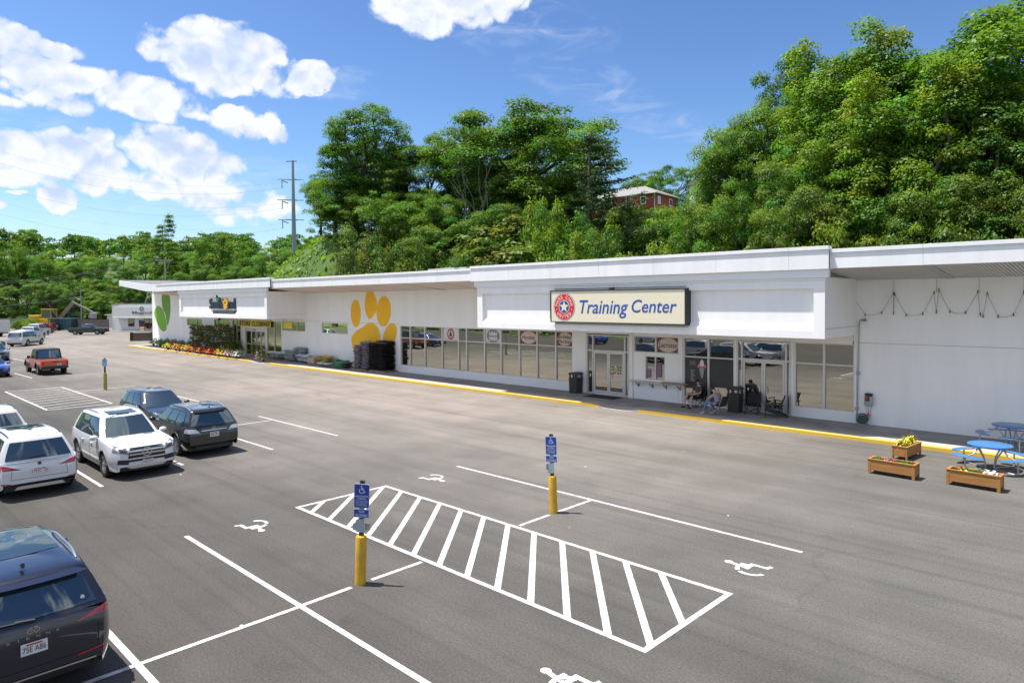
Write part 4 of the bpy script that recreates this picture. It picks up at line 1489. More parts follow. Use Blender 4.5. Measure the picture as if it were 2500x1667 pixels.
# slatted garden chair
t = thing('garden_chair', 'black slatted wooden garden chair with wide arms facing the parking lot', 'chair', (-12.75, 29.72, .15), math.radians(205))
SL = M('black_slats', (.028, .03, .027), rough=.6, noise=.25, scale=12)
m = MB()
for i in range(5): m.bar((.30 - .14 * i, -.26, .36 - .035 * i), (.30 - .14 * i, .26, .36 - .035 * i), .11, .02)
m.build('seat', SL, t)
m = MB()
for i in range(6):
    y = -.25 + .1 * i
    m.bar((-.22, y * .9, .24), (-.50, y * 1.1, .98 - .25 * abs(y) ** 1.3), .085, .018, up=(1, 0, .3))
m.bar((-.33, -.28, .5), (-.33, .28, .5), .05, .02)
m.build('backrest', SL, t)
for s in (-1, 1):
    m = MB(); m.box(-.42, .40, s * .36 - .07, s * .36 + .07, .55, .572); m.build('armrest', SL, t)
    m = MB(); m.bar((.33, s * .32, 0), (.33, s * .32, .55), .07, .03); m.build('leg', SL, t)
    m = MB(); m.bar((.36, s * .29, .32), (-.62, s * .29, .02), .025, .09); m.bar((-.36, s * .32, .16), (-.36, s * .32, .55), .05, .03); m.build('leg', SL, t)

# ------------------------------------------------------------------ people
SKIN = M('skin', (.58, .33, .23), rough=.55, noise=.06, scale=8)


def skin_body(name, chains, mat, parent=None, sub=1):
    """one continuous surface grown over a branching skeleton: chains of (point, radius); a chain's first point may repeat an earlier one"""
    V, E_, Rr = [], [], []
    idx = {}
    for ch in chains:
        prev = None
        for p, r_ in ch:
            key = tuple(round(c, 4) for c in p)
            if key not in idx:
                idx[key] = len(V); V.append(p); Rr.append(r_)
            i = idx[key]
            if prev is not None and prev != i: E_.append((prev, i))
            prev = i
    me = bpy.data.meshes.new(name)
    me.from_pydata(V, E_, [])
    o = bpy.data.objects.new(name, me)
    COL.objects.link(o)
    sk = o.modifiers.new('skin', 'SKIN')
    sk.use_smooth_shade = True
    sv_ = me.skin_vertices[0] if me.skin_vertices else None
    if sv_ is None:
        bm = bmesh.new(); bm.from_mesh(me); bm.verts.layers.skin.verify(); bm.to_mesh(me); bm.free()
        sv_ = me.skin_vertices[0]
    for i, r_ in enumerate(Rr):
        sv_.data[i].radius = (r_, r_) if not isinstance(r_, tuple) else r_
    sv_.data[0].use_root = True
    ss = o.modifiers.new('smooth', 'SUBSURF'); ss.levels = sub; ss.render_levels = sub
    bpy.context.view_layer.update()
    dg = bpy.context.evaluated_depsgraph_get()
    fin = bpy.data.meshes.new_from_object(o.evaluated_get(dg))
    fin.materials.clear(); fin.materials.append(mat)
    fin.polygons.foreach_set('use_smooth', [True] * len(fin.polygons))
    o.modifiers.clear()
    o.data = fin
    if parent is not None: o.parent = parent
    return o


def lerp(a, b, t):
    return tuple(a[i] + (b[i] - a[i]) * t for i in range(3))


def hand_chains(wrist, d, side, curl=.5):
    d = Vector(d).normalized(); s = Vector(side).normalized()
    nrm_ = d.cross(s)
    w_ = Vector(wrist)
    palm = w_ + d * .075
    ch = [[(tuple(w_), .024), (tuple(w_ + d * .035), .030), (tuple(palm), .028)]]
    for k, ln in enumerate((.070, .080, .075, .058)):
        b0 = palm + s * ((k - 1.5) * .019) + d * .012
        p1 = b0 + d * ln * .45 - nrm_ * curl * ln * .15
        p2 = p1 + d * ln * .35 - nrm_ * curl * ln * .45
        ch.append([(tuple(palm), .028), (tuple(b0), .0095), (tuple(p1), .0085), (tuple(p2), .0075)])
    tb = w_ + d * .035 + s * -.030
    ch.append([(tuple(w_ + d * .035), .030), (tuple(tb), .012), (tuple(tb + d * .03 - s * .018), .010), (tuple(tb + d * .055 - s * .015), .0085)])
    return ch


def seated_person(x, y, rz, label, J, top_mat, leg_mat, hair_mat, shoe_mat, shorts, cap):
    """J: joints of the pose in the person's own frame, facing +x, seat level z .45"""
    t = thing('person', label, 'person', (x, y, .15), rz)
    pel, chest, neck, head = J['pelvis'], J['chest'], J['neck'], J['head']
    hd = (Vector(head) - Vector(neck)).normalized()
    face = Vector(J['face']).normalized()
    ch = [[(pel, .135), (lerp(pel, chest, .5), .125), (chest, .135), (lerp(chest, neck, .65), .085), (neck, .055)],
          [(neck, .055), (lerp(neck, head, .45), .058), (tuple(Vector(head) - hd * .03), .085), (tuple(Vector(head) + hd * .055), .088), (tuple(Vector(head) + hd * .11), .055)]]
    for s in ('l', 'r'):
        sg = 1 if s == 'l' else -1
        sh_ = J['sh_' + s]; el = J['el_' + s]; wr = J['wr_' + s]; hp = J['hip_' + s]; kn = J['kn_' + s]; an = J['an_' + s]
        ch.append([(chest, .135), (lerp(chest, sh_, .7), .075), (sh_, .062), (lerp(sh_, el, .5), .050), (el, .041), (lerp(el, wr, .4), .040), (wr, .026)])
        ch += hand_chains(wr, Vector(wr) - Vector(el), J.get('hs_' + s, (0, sg, 0)), .7)
        ch.append([(pel, .135), (hp, .095), (lerp(hp, kn, .5), .080), (kn, .058), (lerp(kn, an, .35), .056), (lerp(kn, an, .8), .036), (an, .036)])
        ft = Vector(an)
        ch.append([(an, .036), (tuple(ft + Vector((.01, 0, -.05))), .038), (tuple(ft + Vector((.10, 0, -.06))), .034), (tuple(ft + Vector((.18, 0, -.066))), .026)])
    skin_body('body', ch, SKIN, t)
    # face: eyes, nose, mouth, ears
    hc = Vector(head) + hd * .015
    rt = hd.cross(face).normalized()
    up_ = face.cross(rt) * -1 if face.cross(rt).dot(hd) < 0 else face.cross(rt)
    for sg in (-1, 1):
        f_ = MB(); f_.ball(hc + face * .082 + rt * (sg * .032) + up_ * .012, .010, n=6, k=4); f_.build('eye', BLK, t)
    f_ = MB(); f_.ball(hc + face * .094 - up_ * .012, .014, .014, .020, n=6, k=4); f_.build('nose', SKIN, t)
    for sg in (-1, 1):
        f_ = MB(); f_.ball(hc + rt * (sg * .088) - face * .005, .014, .014, .026, n=6, k=4); f_.build('ear', SKIN, t)
    f_ = MB(); f_.ball(hc + face * .084 - up_ * .048, .016, .020, .006, n=6, k=4); f_.build('mouth', M('lips', (.32, .11, .09)), t)
    # hair or cap
    h = MB()
    R3 = Matrix((( face.x, rt.x, up_.x), (face.y, rt.y, up_.y), (face.z, rt.z, up_.z)))
    hm = MB()
    n_, k_ = 14, 7
    for i in range(k_):
        for q in range(n_):
            def P(ii, qq):
                a = PI * .62 * ii / k_ if not cap else PI * .47 * ii / k_
                b = 2 * PI * qq / n_
                fr = max(0, math.cos(b))
                a *= (1 - .42 * fr ** 2) if not cap else 1
                return hc + up_ * .018 + R3 @ Vector((.104 * math.sin(a) * math.cos(b) - .006, .100 * math.sin(a) * math.sin(b), .112 * math.cos(a)))
            hm.poly([P(i, q), P(i + 1, q), P(i + 1, q + 1), P(i, q + 1)], 0, True)
    if cap:
        hm.grid(lambda a, b: hc + up_ * (.03 - .01 * a) + face * (.085 + .085 * a * math.sin(PI * (.15 + .7 * b))) + rt * ((b - .5) * .15), 4, 6)
    hm.build('cap' if cap else 'hair', hair_mat, t, sharp=180)
    # shirt
    sc_ = [[(pel, .150), (lerp(pel, chest, .5), .150), (chest, .158), (lerp(chest, neck, .6), .100), (lerp(chest, neck, .8), .072)]]
    for s in ('l', 'r'):
        sh_ = J['sh_' + s]; el = J['el_' + s]
        sc_.append([(chest, .158), (lerp(chest, sh_, .7), .092), (sh_, .078), (lerp(sh_, el, .45), .070), (lerp(sh_, el, .8), .064)])
    skin_body('shirt', sc_, top_mat, t)
    tr = [[(pel, .152), (lerp(pel, chest, .18), .146)]]
    for s in ('l', 'r'):
        hp = J['hip_' + s]; kn = J['kn_' + s]; an = J['an_' + s]
        if shorts:
            tr.append([(pel, .152), (hp, .112), (lerp(hp, kn, .5), .098), (lerp(hp, kn, .92), .088)])
        else:
            tr.append([(pel, .152), (hp, .108), (lerp(hp, kn, .5), .092), (kn, .072), (lerp(kn, an, .4), .068), (lerp(kn, an, .92), .058)])
    skin_body('shorts' if shorts else 'jeans', tr, leg_mat, t)
    for s in ('l', 'r'):
        ft = Vector(J['an_' + s])
        m = [[(tuple(ft + Vector((-.045, 0, -.045))), .045), (tuple(ft + Vector((.04, 0, -.055))), .048), (tuple(ft + Vector((.12, 0, -.066))), .042), (tuple(ft + Vector((.20, 0, -.072))), .032)]]
        skin_body('shoe', m, shoe_mat, t)
    return t


J1 = dict(pelvis=(-.08, 0, .50), chest=(-.20, 0, .86), neck=(-.17, 0, 1.06), head=(-.11, .0, 1.20), face=(.95, .1, -.25),
          sh_l=(-.17, .20, .96), sh_r=(-.17, -.20, .96), el_l=(-.02, .30, .70), el_r=(.0, -.28, .70), wr_l=(.20, .18, .64), wr_r=(.22, -.10, .62),
          hip_l=(.04, .10, .50), hip_r=(.04, -.10, .50), kn_l=(.44, .19, .53), kn_r=(.44, -.19, .53), an_l=(.50, .24, .085), an_r=(.52, -.22, .085))
seated_person(-16.62, 29.86, math.radians(-112), 'person in black cap, dark tee and shorts leaning back in a chair by the window', J1,
              M('dark_tee', (.06, .062, .065), rough=.9, noise=.2), M('navy_shorts', (.02, .024, .04), rough=.9), M('cap_black', (.012, .012, .013), rough=.8), M('black_sandal', (.02, .018, .018), rough=.7), True, True)
J2 = dict(pelvis=(-.10, 0, .50), chest=(.02, 0, .84), neck=(.12, 0, 1.0), head=(.21, -.02, 1.10), face=(.72, .0, -.69),
          sh_l=(.06, .19, .92), sh_r=(.06, -.19, .92), el_l=(.28, .24, .72), el_r=(.02, -.36, .80), wr_l=(.46, .12, .62), wr_r=(.08, -.28, 1.03),
          hip_l=(.04, .10, .50), hip_r=(.04, -.10, .50), kn_l=(.44, .16, .54), kn_r=(.42, -.20, .52), an_l=(.58, .20, .085), an_r=(.34, -.22, .085))
seated_person(-14.78, 28.44, math.radians(172), 'person in grey shirt and blue jeans bending forward with one hand at the head', J2,
              M('grey_shirt', (.32, .29, .30), rough=.9, noise=.2), M('blue_denim', (.10, .21, .38), rough=.9, noise=.35, scale=9), M('dark_hair', (.03, .022, .018), rough=.7, noise=.4, scale=60), M('pale_trainer', (.45, .47, .5), rough=.6), False, False)

# ------------------------------------------------------------------ round picnic tables
TB = M('table_blue', (.035, .17, .42), rough=.38, noise=.06, scale=3, coat=.3)
LEGM = M('table_leg', (.42, .42, .42), rough=.4, metal=.5)


def picnic(x, y, z, rz, label):
    t = thing('picnic_table', label, 'picnic table', (x, y, z), rz, 'round blue picnic tables')
    m = MB(); m.lathe([(.0, .725), (.58, .725), (.60, .735), (.60, .765), (.57, .775), (.0, .775)], n=40)
    m.build('tabletop', TB, t)
    for k in range(4):
        a0 = PI / 4 + k * PI / 2
        m = MB()
        r0, r1, half = .80, 1.08, math.radians(33)

        def fn(u, v):
            a = a0 - half + 2 * half * u
            e = 1 - abs(2 * u - 1) ** 6 * .35
            rm = (r0 + r1) / 2
            th = 2 * PI * v
            rr = rm + (r1 - r0) / 2 * e * math.cos(th)
            return (rr * math.cos(a), rr * math.sin(a), .445 + .022 * math.sin(th) * e)
        m.grid(fn, 18, 10)
        for u in (0, 1):
            m.poly([fn(u, v / 10) for v in range(10)])
        m.build('bench', TB, t, sharp=60)
        c, s = math.cos(a0), math.sin(a0)
        m = MB()
        m.tube([(.16 * c, .16 * s, .02), (.22 * c, .22 * s, .34), (.48 * c, .48 * s, .72)], .024, 8)
        m.tube([(.45 * c, .45 * s, .68), (.62 * c, .62 * s, .50), (.94 * c, .94 * s, .42)], .022, 8)
        m.build('leg', LEGM, t)
        m = MB()
        m.tube([(.94 * c, .94 * s, .43), (.94 * c, .94 * s, .02), (.90 * c, .90 * s, .012), (.2 * c, .2 * s, .012)], .022, 8)
        m.build('leg', LEGM, t)
    return t


picnic(-4.12, 25.72, 0.0, math.radians(12), 'round blue table with curved benches standing on the asphalt beside the planters')
picnic(-4.02, 29.1, .15, math.radians(-25), 'round blue table with curved benches standing on the walk against the white wall')

# ------------------------------------------------------------------ wooden planters
CEDAR = M('cedar_board', (.42, .20, .055), rough=.6, noise=.28, scale=2.2, stretch=(1, 14, 14), col2=(.27, .115, .03))
SOIL = M('soil', (.035, .025, .018), rough=1.0, noise=.4, scale=20, bump=.6)
LEAFG = None


def planter(x, y, rz, label, L_=1.28, W_=.46):
    t = thing('wooden_planter', label, 'planter', (x, y, 0), rz, 'cedar trough planters')
    h0, h1 = .12, .46
    a, b = L_ / 2, W_ / 2
    m = MB()
    m.box(-a + .05, a - .05, -b, -b + .03, h0, h1 - .03); m.box(-a + .05, a - .05, b - .03, b, h0, h1 - .03)
    m.box(-a, -a + .03, -b + .05, b - .05, h0, h1 - .03); m.box(a - .03, a, -b + .05, b - .05, h0, h1 - .03)
    m.build('trough', CEDAR, t, bevel=.005)
    m = MB()
    m.box(-a - .02, a + .02, -b - .02, -b + .06, h1 - .028, h1); m.box(-a - .02, a + .02, b - .06, b + .02, h1 - .028, h1)
    m.box(-a - .018, -a + .062, -b + .061, b - .061, h1 - .027, h1 - .001); m.box(a - .062, a + .018, -b + .061, b - .061, h1 - .027, h1 - .001)
    m.build('rim', CEDAR, t, bevel=.004)
    for sx in (-1, 1):
        for sy in (-1, 1):
            m = MB(); m.box(sx * a - (.0 if sx < 0 else .075) - .006 * (sx < 0), sx * a + (.075 if sx < 0 else .0) + .006 * (sx > 0), sy * (b + .006) - (0 if sy < 0 else .05), sy * (b + .006) + (.05 if sy < 0 else 0), 0, h1 - .03)
            m.build('leg', CEDAR, t, bevel=.004)
    m = MB(); m.box(-a + .031, a - .031, -b + .031, b - .031, h0 + .01, h1 - .10)
    m.build('soil', SOIL, t)
    return t


P1 = planter(-6.07, 22.78, math.radians(-2), 'cedar trough planter with low pink and green plants nearest the middle of the lot')
P2 = planter(-6.45, 25.72, math.radians(85), 'cedar trough planter full of yellow flowers set end on against the kerb')
P3 = planter(-4.02, 22.92, math.radians(-2), 'cedar trough planter with white and red flowers in front of the blue table')
# ------------------------------------------------------------------ foliage
RNG = np.random.default_rng(11)


def leaf_data(P, N, S, C, name, mat, aspect=.62, fold=.18):
    """leaves as small rhombic faces: centres P, normals N, sizes S, colours C"""
    n = len(P)
    N = N / np.linalg.norm(N, axis=1, keepdims=True)
    R_ = RNG.normal(size=(n, 3))
    T = np.cross(N, R_); T /= np.linalg.norm(T, axis=1, keepdims=True) + 1e-9
    B = np.cross(N, T)
    S = S[:, None]
    V = np.empty((n, 4, 3), np.float32)
    V[:, 0] = P + T * S * .5 - N * S * fold
    V[:, 1] = P + B * S * .5 * aspect
    V[:, 2] = P - T * S * .5 - N * S * fold
    V[:, 3] = P - B * S * .5 * aspect
    me = bpy.data.meshes.new(name)
    me.vertices.add(4 * n); me.loops.add(4 * n); me.polygons.add(n)
    me.vertices.foreach_set('co', V.reshape(-1))
    me.loops.foreach_set('vertex_index', np.arange(4 * n, dtype=np.int32))
    me.polygons.foreach_set('loop_start', np.arange(0, 4 * n, 4, dtype=np.int32))
    me.update(calc_edges=True)
    ca = me.color_attributes.new('tint', 'FLOAT_COLOR', 'POINT')
    CC = np.ones((n, 4, 4), np.float32); CC[:, :, :3] = C[:, None, :]
    ca.data.foreach_set('color', CC.reshape(-1))
    me.materials.append(mat)
    return me


def clump_leaves(clumps, dens, size, jit=.36, up=.55, flat=.85, spread=(.55, 1.08), hue=.20):
    """leaves scattered through the outer part of each clump (x, y, z, r); every clump has a tone of its own"""
    P, N, S, C = [], [], [], []
    for (x, y, z, r) in clumps:
        n = max(6, int(dens * r * r / (size * size)))
        d = RNG.normal(size=(n, 3)); d /= np.linalg.norm(d, axis=1, keepdims=True)
        d[:, 2] = np.where(d[:, 2] < -.35, -d[:, 2] * .6, d[:, 2])
        rad = r * (spread[0] + (spread[1] - spread[0]) * RNG.random(n) ** .6)
        lump = 1 + .22 * np.sin(d[:, 0] * 5 + x * 3) * np.sin(d[:, 1] * 5 + y * 3 + d[:, 2] * 4)
        p = d * (rad * lump)[:, None]; p[:, 2] *= flat
        P.append(p + np.array([x, y, z]))
        N.append(d + RNG.normal(size=(n, 3)) * jit + np.array([0, 0, up]))
        S.append(size * (.6 + .75 * RNG.random(n)))
        tone = 1 + hue * RNG.normal()
        yel = 1 + .18 * RNG.normal()
        c = np.stack([np.full(n, tone * yel), np.full(n, tone), np.full(n, tone * (2 - yel) ** .5 if yel < 2 else tone)], 1)
        c *= (1 + .10 * RNG.normal(size=(n, 1)))
        C.append(np.clip(c, .35, 2.2))
    return np.concatenate(P).astype(np.float32), np.concatenate(N), np.concatenate(S), np.concatenate(C)


LEAF = leaf_mat('leaf_green', (0.112, 0.232, 0.026), .46)
LEAF_D = leaf_mat('leaf_dark_green', (0.098, 0.196, 0.026), .44)
LEAF_Y = leaf_mat('leaf_yellow_green', (0.150, 0.262, 0.022), .46)
LEAF_O = leaf_mat('leaf_olive', (0.135, 0.185, 0.036), .40)
NEEDLE = leaf_mat('pine_needle', (0.040, 0.084, 0.034), .2)
BARK = M('bark', (.085, .065, .05), rough=.95, noise=.35, scale=3, stretch=(1, 1, .2), bump=.6, bscale=10)
BARK_P = M('pale_bark', (.16, .15, .13), rough=.95, noise=.35, scale=3, bump=.4, bscale=10)


def limb(mb, a, b, r0, r1, rnd, wob=.06):
    a, b = Vector(a), Vector(b)
    ln = (b - a).length
    pts = []
    for k in range(5):
        t = k / 4
        p = a.lerp(b, t)
        if 0 < k < 4: p += Vector((rnd.uniform(-1, 1), rnd.uniform(-1, 1), rnd.uniform(-.3, .3))) * ln * wob
        pts.append(p)
    mb.tube(pts, [r0 + (r1 - r0) * k / 4 for k in range(5)], 7, caps=False)


def make_tree(kind, seed, H, mat, label):
    """a prototype tree of height H standing at the origin: trunk with limbs, and a crown of leaf clumps"""
    rnd = random.Random(seed)
    cl = []
    mb = MB()
    lf_size, dens = .215, 11.5
    kw = {}
    if kind == 'broad':
        zc, rz, rx = .53 * H, .47 * H, .31 * H
        limb(mb, (0, 0, -1.5), (rnd.uniform(-.6, .6), rnd.uniform(-.6, .6), .55 * H), .022 * H, .012 * H, rnd, .02)
        lobes = [(rnd.uniform(-.55, .55) * rx, rnd.uniform(-.55, .55) * rx, zc + rnd.uniform(-.85, .66) * rz, rnd.uniform(.32, .52)) for _ in range(13)]
        lobes.append((0, 0, zc + .6 * rz, .42))
        for (lx, ly_, lz, lr_) in lobes:
            limb(mb, (0, 0, .3 * H + .2 * (lz - .3 * H)), (lx, ly_, lz), .009 * H, .003 * H, rnd)
            for _ in range(11):
                v = Vector((rnd.gauss(0, 1), rnd.gauss(0, 1), rnd.gauss(0, 1))).normalized() * rx * lr_ * rnd.uniform(.55, 1.05)
                p = Vector((lx, ly_, lz)) + Vector((v.x, v.y, v.z * 1.05))
                cl.append((*p, rx * rnd.uniform(.11, .24)))
    elif kind == 'oak':
        zc, rz, rx = .53 * H, .46 * H, .44 * H
        limb(mb, (0, 0, -1.5), (.3, .2, .45 * H), .028 * H, .016 * H, rnd, .02)
        for i in range(12):
            a = i * 2.4; q = rnd.uniform(.35, .75)
            tip = Vector((math.cos(a) * rx * q, math.sin(a) * rx * q, zc + rz * rnd.uniform(-.35, .55)))
            limb(mb, (0, 0, rnd.uniform(.3, .5) * H), tip, .011 * H, .003 * H, rnd)
        for _ in range(165):
            v = Vector((rnd.gauss(0, 1), rnd.gauss(0, 1), rnd.gauss(0, 1) * 1.0 + .1)).normalized()
            q = rnd.uniform(.5, 1.0) ** .6
            q *= .86 + .16 * math.sin(v.x * 6 + seed) * math.cos(v.y * 6)
            cl.append((v.x * rx * q, v.y * rx * q, zc + v.z * rz * q, rx * rnd.uniform(.09, .17)))
    elif kind == 'tall':
        limb(mb, (0, 0, -1.5), (.2, 0, .8 * H), .02 * H, .004 * H, rnd, .02)
        for i in range(5):
            a = i * 1.256 + rnd.uniform(-.3, .3); q = rnd.uniform(.06, .17) * H
            base = (math.cos(a) * q, math.sin(a) * q)
            top = rnd.uniform(.74, 1.0) * H if i else .97 * H
            limb(mb, (0, 0, .22 * H), (*base, top * .9), .010 * H, .003 * H, rnd)
            z = .16 * H + rnd.uniform(0, .08) * H
            while z < top - .02 * H:
                w_ = .085 * H * (1 - .55 * (z / top) ** 3)
                for _ in range(2):
                    b_ = rnd.uniform(0, 2 * PI)
                    cl.append((base[0] + math.cos(b_) * w_ * rnd.uniform(.4, 1.1), base[1] + math.sin(b_) * w_ * rnd.uniform(.4, 1.1), z, .05 * H * rnd.uniform(.6, 1.1)))
                z += .036 * H
    elif kind == 'spire':
        limb(mb, (0, 0, -1.5), (0, 0, .9 * H), .016 * H, .003 * H, rnd, .01)
        for base, top in (((-.07 * H, 0), .92 * H), ((.09 * H, .03 * H), 1.0 * H), ((.0, -.06 * H), .78 * H), ((.18 * H, 0), .72 * H), ((-.17 * H, .05 * H), .66 * H)):
            z = .12 * H
            while z < top:
                w_ = .10 * H * (1 - (z / top) ** 2) + .012 * H
                for _ in range(3):
                    b_ = rnd.uniform(0, 2 * PI)
                    cl.append((base[0] + math.cos(b_) * w_ * rnd.uniform(.2, 1), base[1] + math.sin(b_) * w_ * rnd.uniform(.2, 1), z, .042 * H * rnd.uniform(.6, 1.1)))
                z += .045 * H
    elif kind == 'mound':
        for i in range(6):
            a = i * 1.05
            limb(mb, (0, 0, -.5), (math.cos(a) * .35 * H, math.sin(a) * .35 * H, .55 * H), .02 * H, .006 * H, rnd)
        for _ in range(85):
            v = Vector((rnd.gauss(0, 1), rnd.gauss(0, 1), abs(rnd.gauss(0, 1)))).normalized()
            q = rnd.uniform(.55, 1.0) * (.8 + .22 * math.sin(v.x * 5 + seed * 1.7) * math.cos(v.y * 4 + seed))
            cl.append((v.x * .68 * H * q, v.y * .68 * H * q, .08 * H + v.z * .82 * H * q, H * rnd.uniform(.075, .15)))
        lf_size, dens = .15 * H / 5, 11.5
    elif kind == 'vine':      # a dead snag wrapped in creeper
        limb(mb, (0, 0, -1), (.1, 0, .85 * H), .03 * H, .01 * H, rnd, .02)
        z = 0
        while z < .93 * H:
            w_ = (.16 + .05 * math.sin(z * 1.3 + seed)) * H * (1 - .5 * z / H)
            for _ in range(7):
                b_ = rnd.uniform(0, 2 * PI)
                cl.append((math.cos(b_) * w_ * rnd.uniform(.4, 1), math.sin(b_) * w_ * rnd.uniform(.4, 1), z + rnd.uniform(0, .06) * H, H * rnd.uniform(.04, .085)))
            z += .075 * H
        lf_size, dens = .30, 11.0
    elif kind == 'pine':
        limb(mb, (0, 0, -1), (0, 0, H), .02 * H, .003 * H, rnd, .01)
        z = .22 * H
        pn = []
        while z < .985 * H:
            ln = .40 * H * (1 - (z / H) ** 1.5) * rnd.uniform(.7, 1.1) + .02 * H
            for i in range(5):
                a = rnd.uniform(0, 2 * PI)
                tip = Vector((math.cos(a) * ln, math.sin(a) * ln, z + ln * .28))
                limb(mb, (0, 0, z), tip, .004 * H, .0015 * H, rnd, .03)
                m_ = max(3, int(ln / (.030 * H)))
                for q in range(m_):
                    t_ = .3 + .7 * q / max(1, m_ - 1)
                    cl.append((tip.x * t_, tip.y * t_, z + (tip.z - z) * t_ * t_ + .1, .032 * H * (1.15 - .6 * t_)))
            z += .055 * H
        lf_size, dens, kw = .40, 16.0, dict(flat=.45, up=.6, hue=.1)
    elif kind == 'distant':
        limb(mb, (0, 0, -1), (0, 0, .6 * H), .02 * H, .01 * H, rnd, .02)
        for _ in range(46):
            v = Vector((rnd.gauss(0, 1), rnd.gauss(0, 1), rnd.gauss(0, 1) + .2)).normalized()
            q = rnd.uniform(.45, 1.0) * (.82 + .2 * math.sin(v.x * 5 + seed))
            cl.append((v.x * .36 * H * q, v.y * .36 * H * q, .56 * H + v.z * .42 * H * q, H * rnd.uniform(.065, .12)))
        lf_size, dens = .8, 13.0
    t = thing('tree' if kind not in ('mound', 'pine') else ('shrub' if kind == 'mound' else 'pine_tree'), label, 'tree' if kind != 'mound' else 'shrub', (0, 0, -200))
    tr = mb.build('trunk' if kind != 'mound' else 'stem', BARK, t, recalc=False, sharp=180)
    P, N, S, C = clump_leaves(cl, dens, lf_size, **kw)
    me = leaf_data(P, N, S, C, 'crown', mat, aspect=.62 if kind != 'pine' else .22)
    o = bpy.data.objects.new('crown' if kind != 'mound' else 'foliage', me); COL.objects.link(o); o.parent = t
    t['_h'] = float(P[:, 2].max())
    return t


PROTO = {
    'broad1': make_tree('broad', 1, 20, LEAF, ''), 'broad2': make_tree('broad', 2, 20, LEAF_Y, ''), 'broad3': make_tree('broad', 5, 20, LEAF_D, ''),
    'broad4': make_tree('broad', 9, 20, LEAF, ''),
    'oak1': make_tree('oak', 3, 18, LEAF_D, ''), 'oak2': make_tree('oak', 8, 18, LEAF, ''),
    'tall1': make_tree('tall', 4, 22, LEAF, ''), 'tall2': make_tree('tall', 14, 22, LEAF_D, ''),
    'tall3': make_tree('tall', 24, 22, LEAF_Y, ''),
    'spire': make_tree('spire', 6, 20, LEAF, ''), 'pine': make_tree('pine', 7, 20, NEEDLE, ''),
    'mound1': make_tree('mound', 21, 5, LEAF, ''), 'mound2': make_tree('mound', 22, 5, LEAF_Y, ''), 'mound3': make_tree('mound', 23, 5, LEAF_O, ''), 'mound4': make_tree('mound', 24, 5, LEAF_D, ''),
    'vine': make_tree('vine', 31, 9, LEAF_O, ''),
    'far1': make_tree('distant', 41, 16, LEAF, ''), 'far2': make_tree('distant', 42, 16, LEAF_D, ''), 'far3': make_tree('distant', 43, 16, LEAF_Y, ''),
}
USED = set()


def sstep(t):
    t = max(0.0, min(1.0, t))
    return t * t * (3 - 2 * t)


def hill_z(X, Y):
    fx = sstep((X + 144) / 46)
    a = (16.0 + 4.0 * sstep((X + 98) / 30)) * sstep((Y - 46.5) / (14.0 + 44.0 * sstep((X + 97) / 36))) * fx
    a += 1.2 * math.sin(X * .11) * math.cos(Y * .13) * sstep((Y - 50) / 15) * fx
    far_ = sstep((-X + .55 * Y - 260) / 320.0)
    return a + 34.0 * far_


def plant(kind, x, ytop, Y, label, wide=1.0, cat=None, rz=None, zbase=None, group=None, D=None, seedrot=0.0):
    """stand a tree at depth Y with its top seen at (x, ytop)"""
    p = at_depth(x, ytop, Y) if D is None else at_dist(x, ytop, D)
    zb_ = hill_z(p.x, p.y) if zbase is None else zbase
    src = PROTO[kind]
    h = (p.z - zb_) / src['_h']
    if 'mound' in kind and D is None:      # mostly hidden by the roof: keep the shrub slender
        wide *= max(.45, min(1.0, 1.2 * (p.z - 5.4 - 1.9 * Y / 26.75) / max(.5, p.z - zb_)))
    r = seedrot if rz is None else rz
    if kind not in USED:
        USED.add(kind); o = src
        o.location = (p.x, p.y, zb_); o.rotation_euler = (0, 0, r); o.scale = (h * wide, h * wide, h)
    else:
        o = dup(src, (p.x, p.y, zb_), r, scale=(h * wide, h * wide, h))
    o['label'] = label
    if cat: o['category'] = cat
    if group: o['group'] = group
    return o


# ------------------------------------------------------------------ the hillside
HILLM = M('hill_cover', (0.085, 0.15, 0.03), rough=.95, noise=.4, scale=.35, bump=.8, bscale=1.5, col2=(0.04, 0.085, 0.018))
mb = MB()
nx_, ny_ = 120, 60
mb.grid(lambda a, b: (-150 + 230 * a, 46.6 + 110 * b * b + 30 * b, max(-.03, hill_z(-150 + 230 * a, 46.6 + 110 * b * b + 30 * b)) - .02), nx_, ny_)
struct(mb.build('hillside', HILLM, sharp=180))
mb = MB()
mb.grid(lambda a, b: ((-620 + 470 * a), -150 + 620 * b, max(-.10, hill_z(-620 + 470 * a, -150 + 620 * b) * 1.0 - .10)), 70, 70)
struct(mb.build('far_hill', HILLM, sharp=180))
# bare sandy cut below the brick house
SAND = M('sandy_bank', (.30, .21, .12), rough=1.0, noise=.35, scale=.8, bump=.5, bscale=4)
c_ = at_depth(1470, 512, 80)
mb = MB()
mb.grid(lambda a, b: (c_.x + (a - .5) * 3.2 * (1 - .4 * b), c_.y + (b - .5) * 7, hill_z(c_.x + (a - .5) * 3.2, c_.y + (b - .5) * 7) + .12 + .2 * math.sin(7 * a) * math.cos(9 * b)), 10, 10)
struct(mb.build('sandy_bank', SAND, sharp=180))
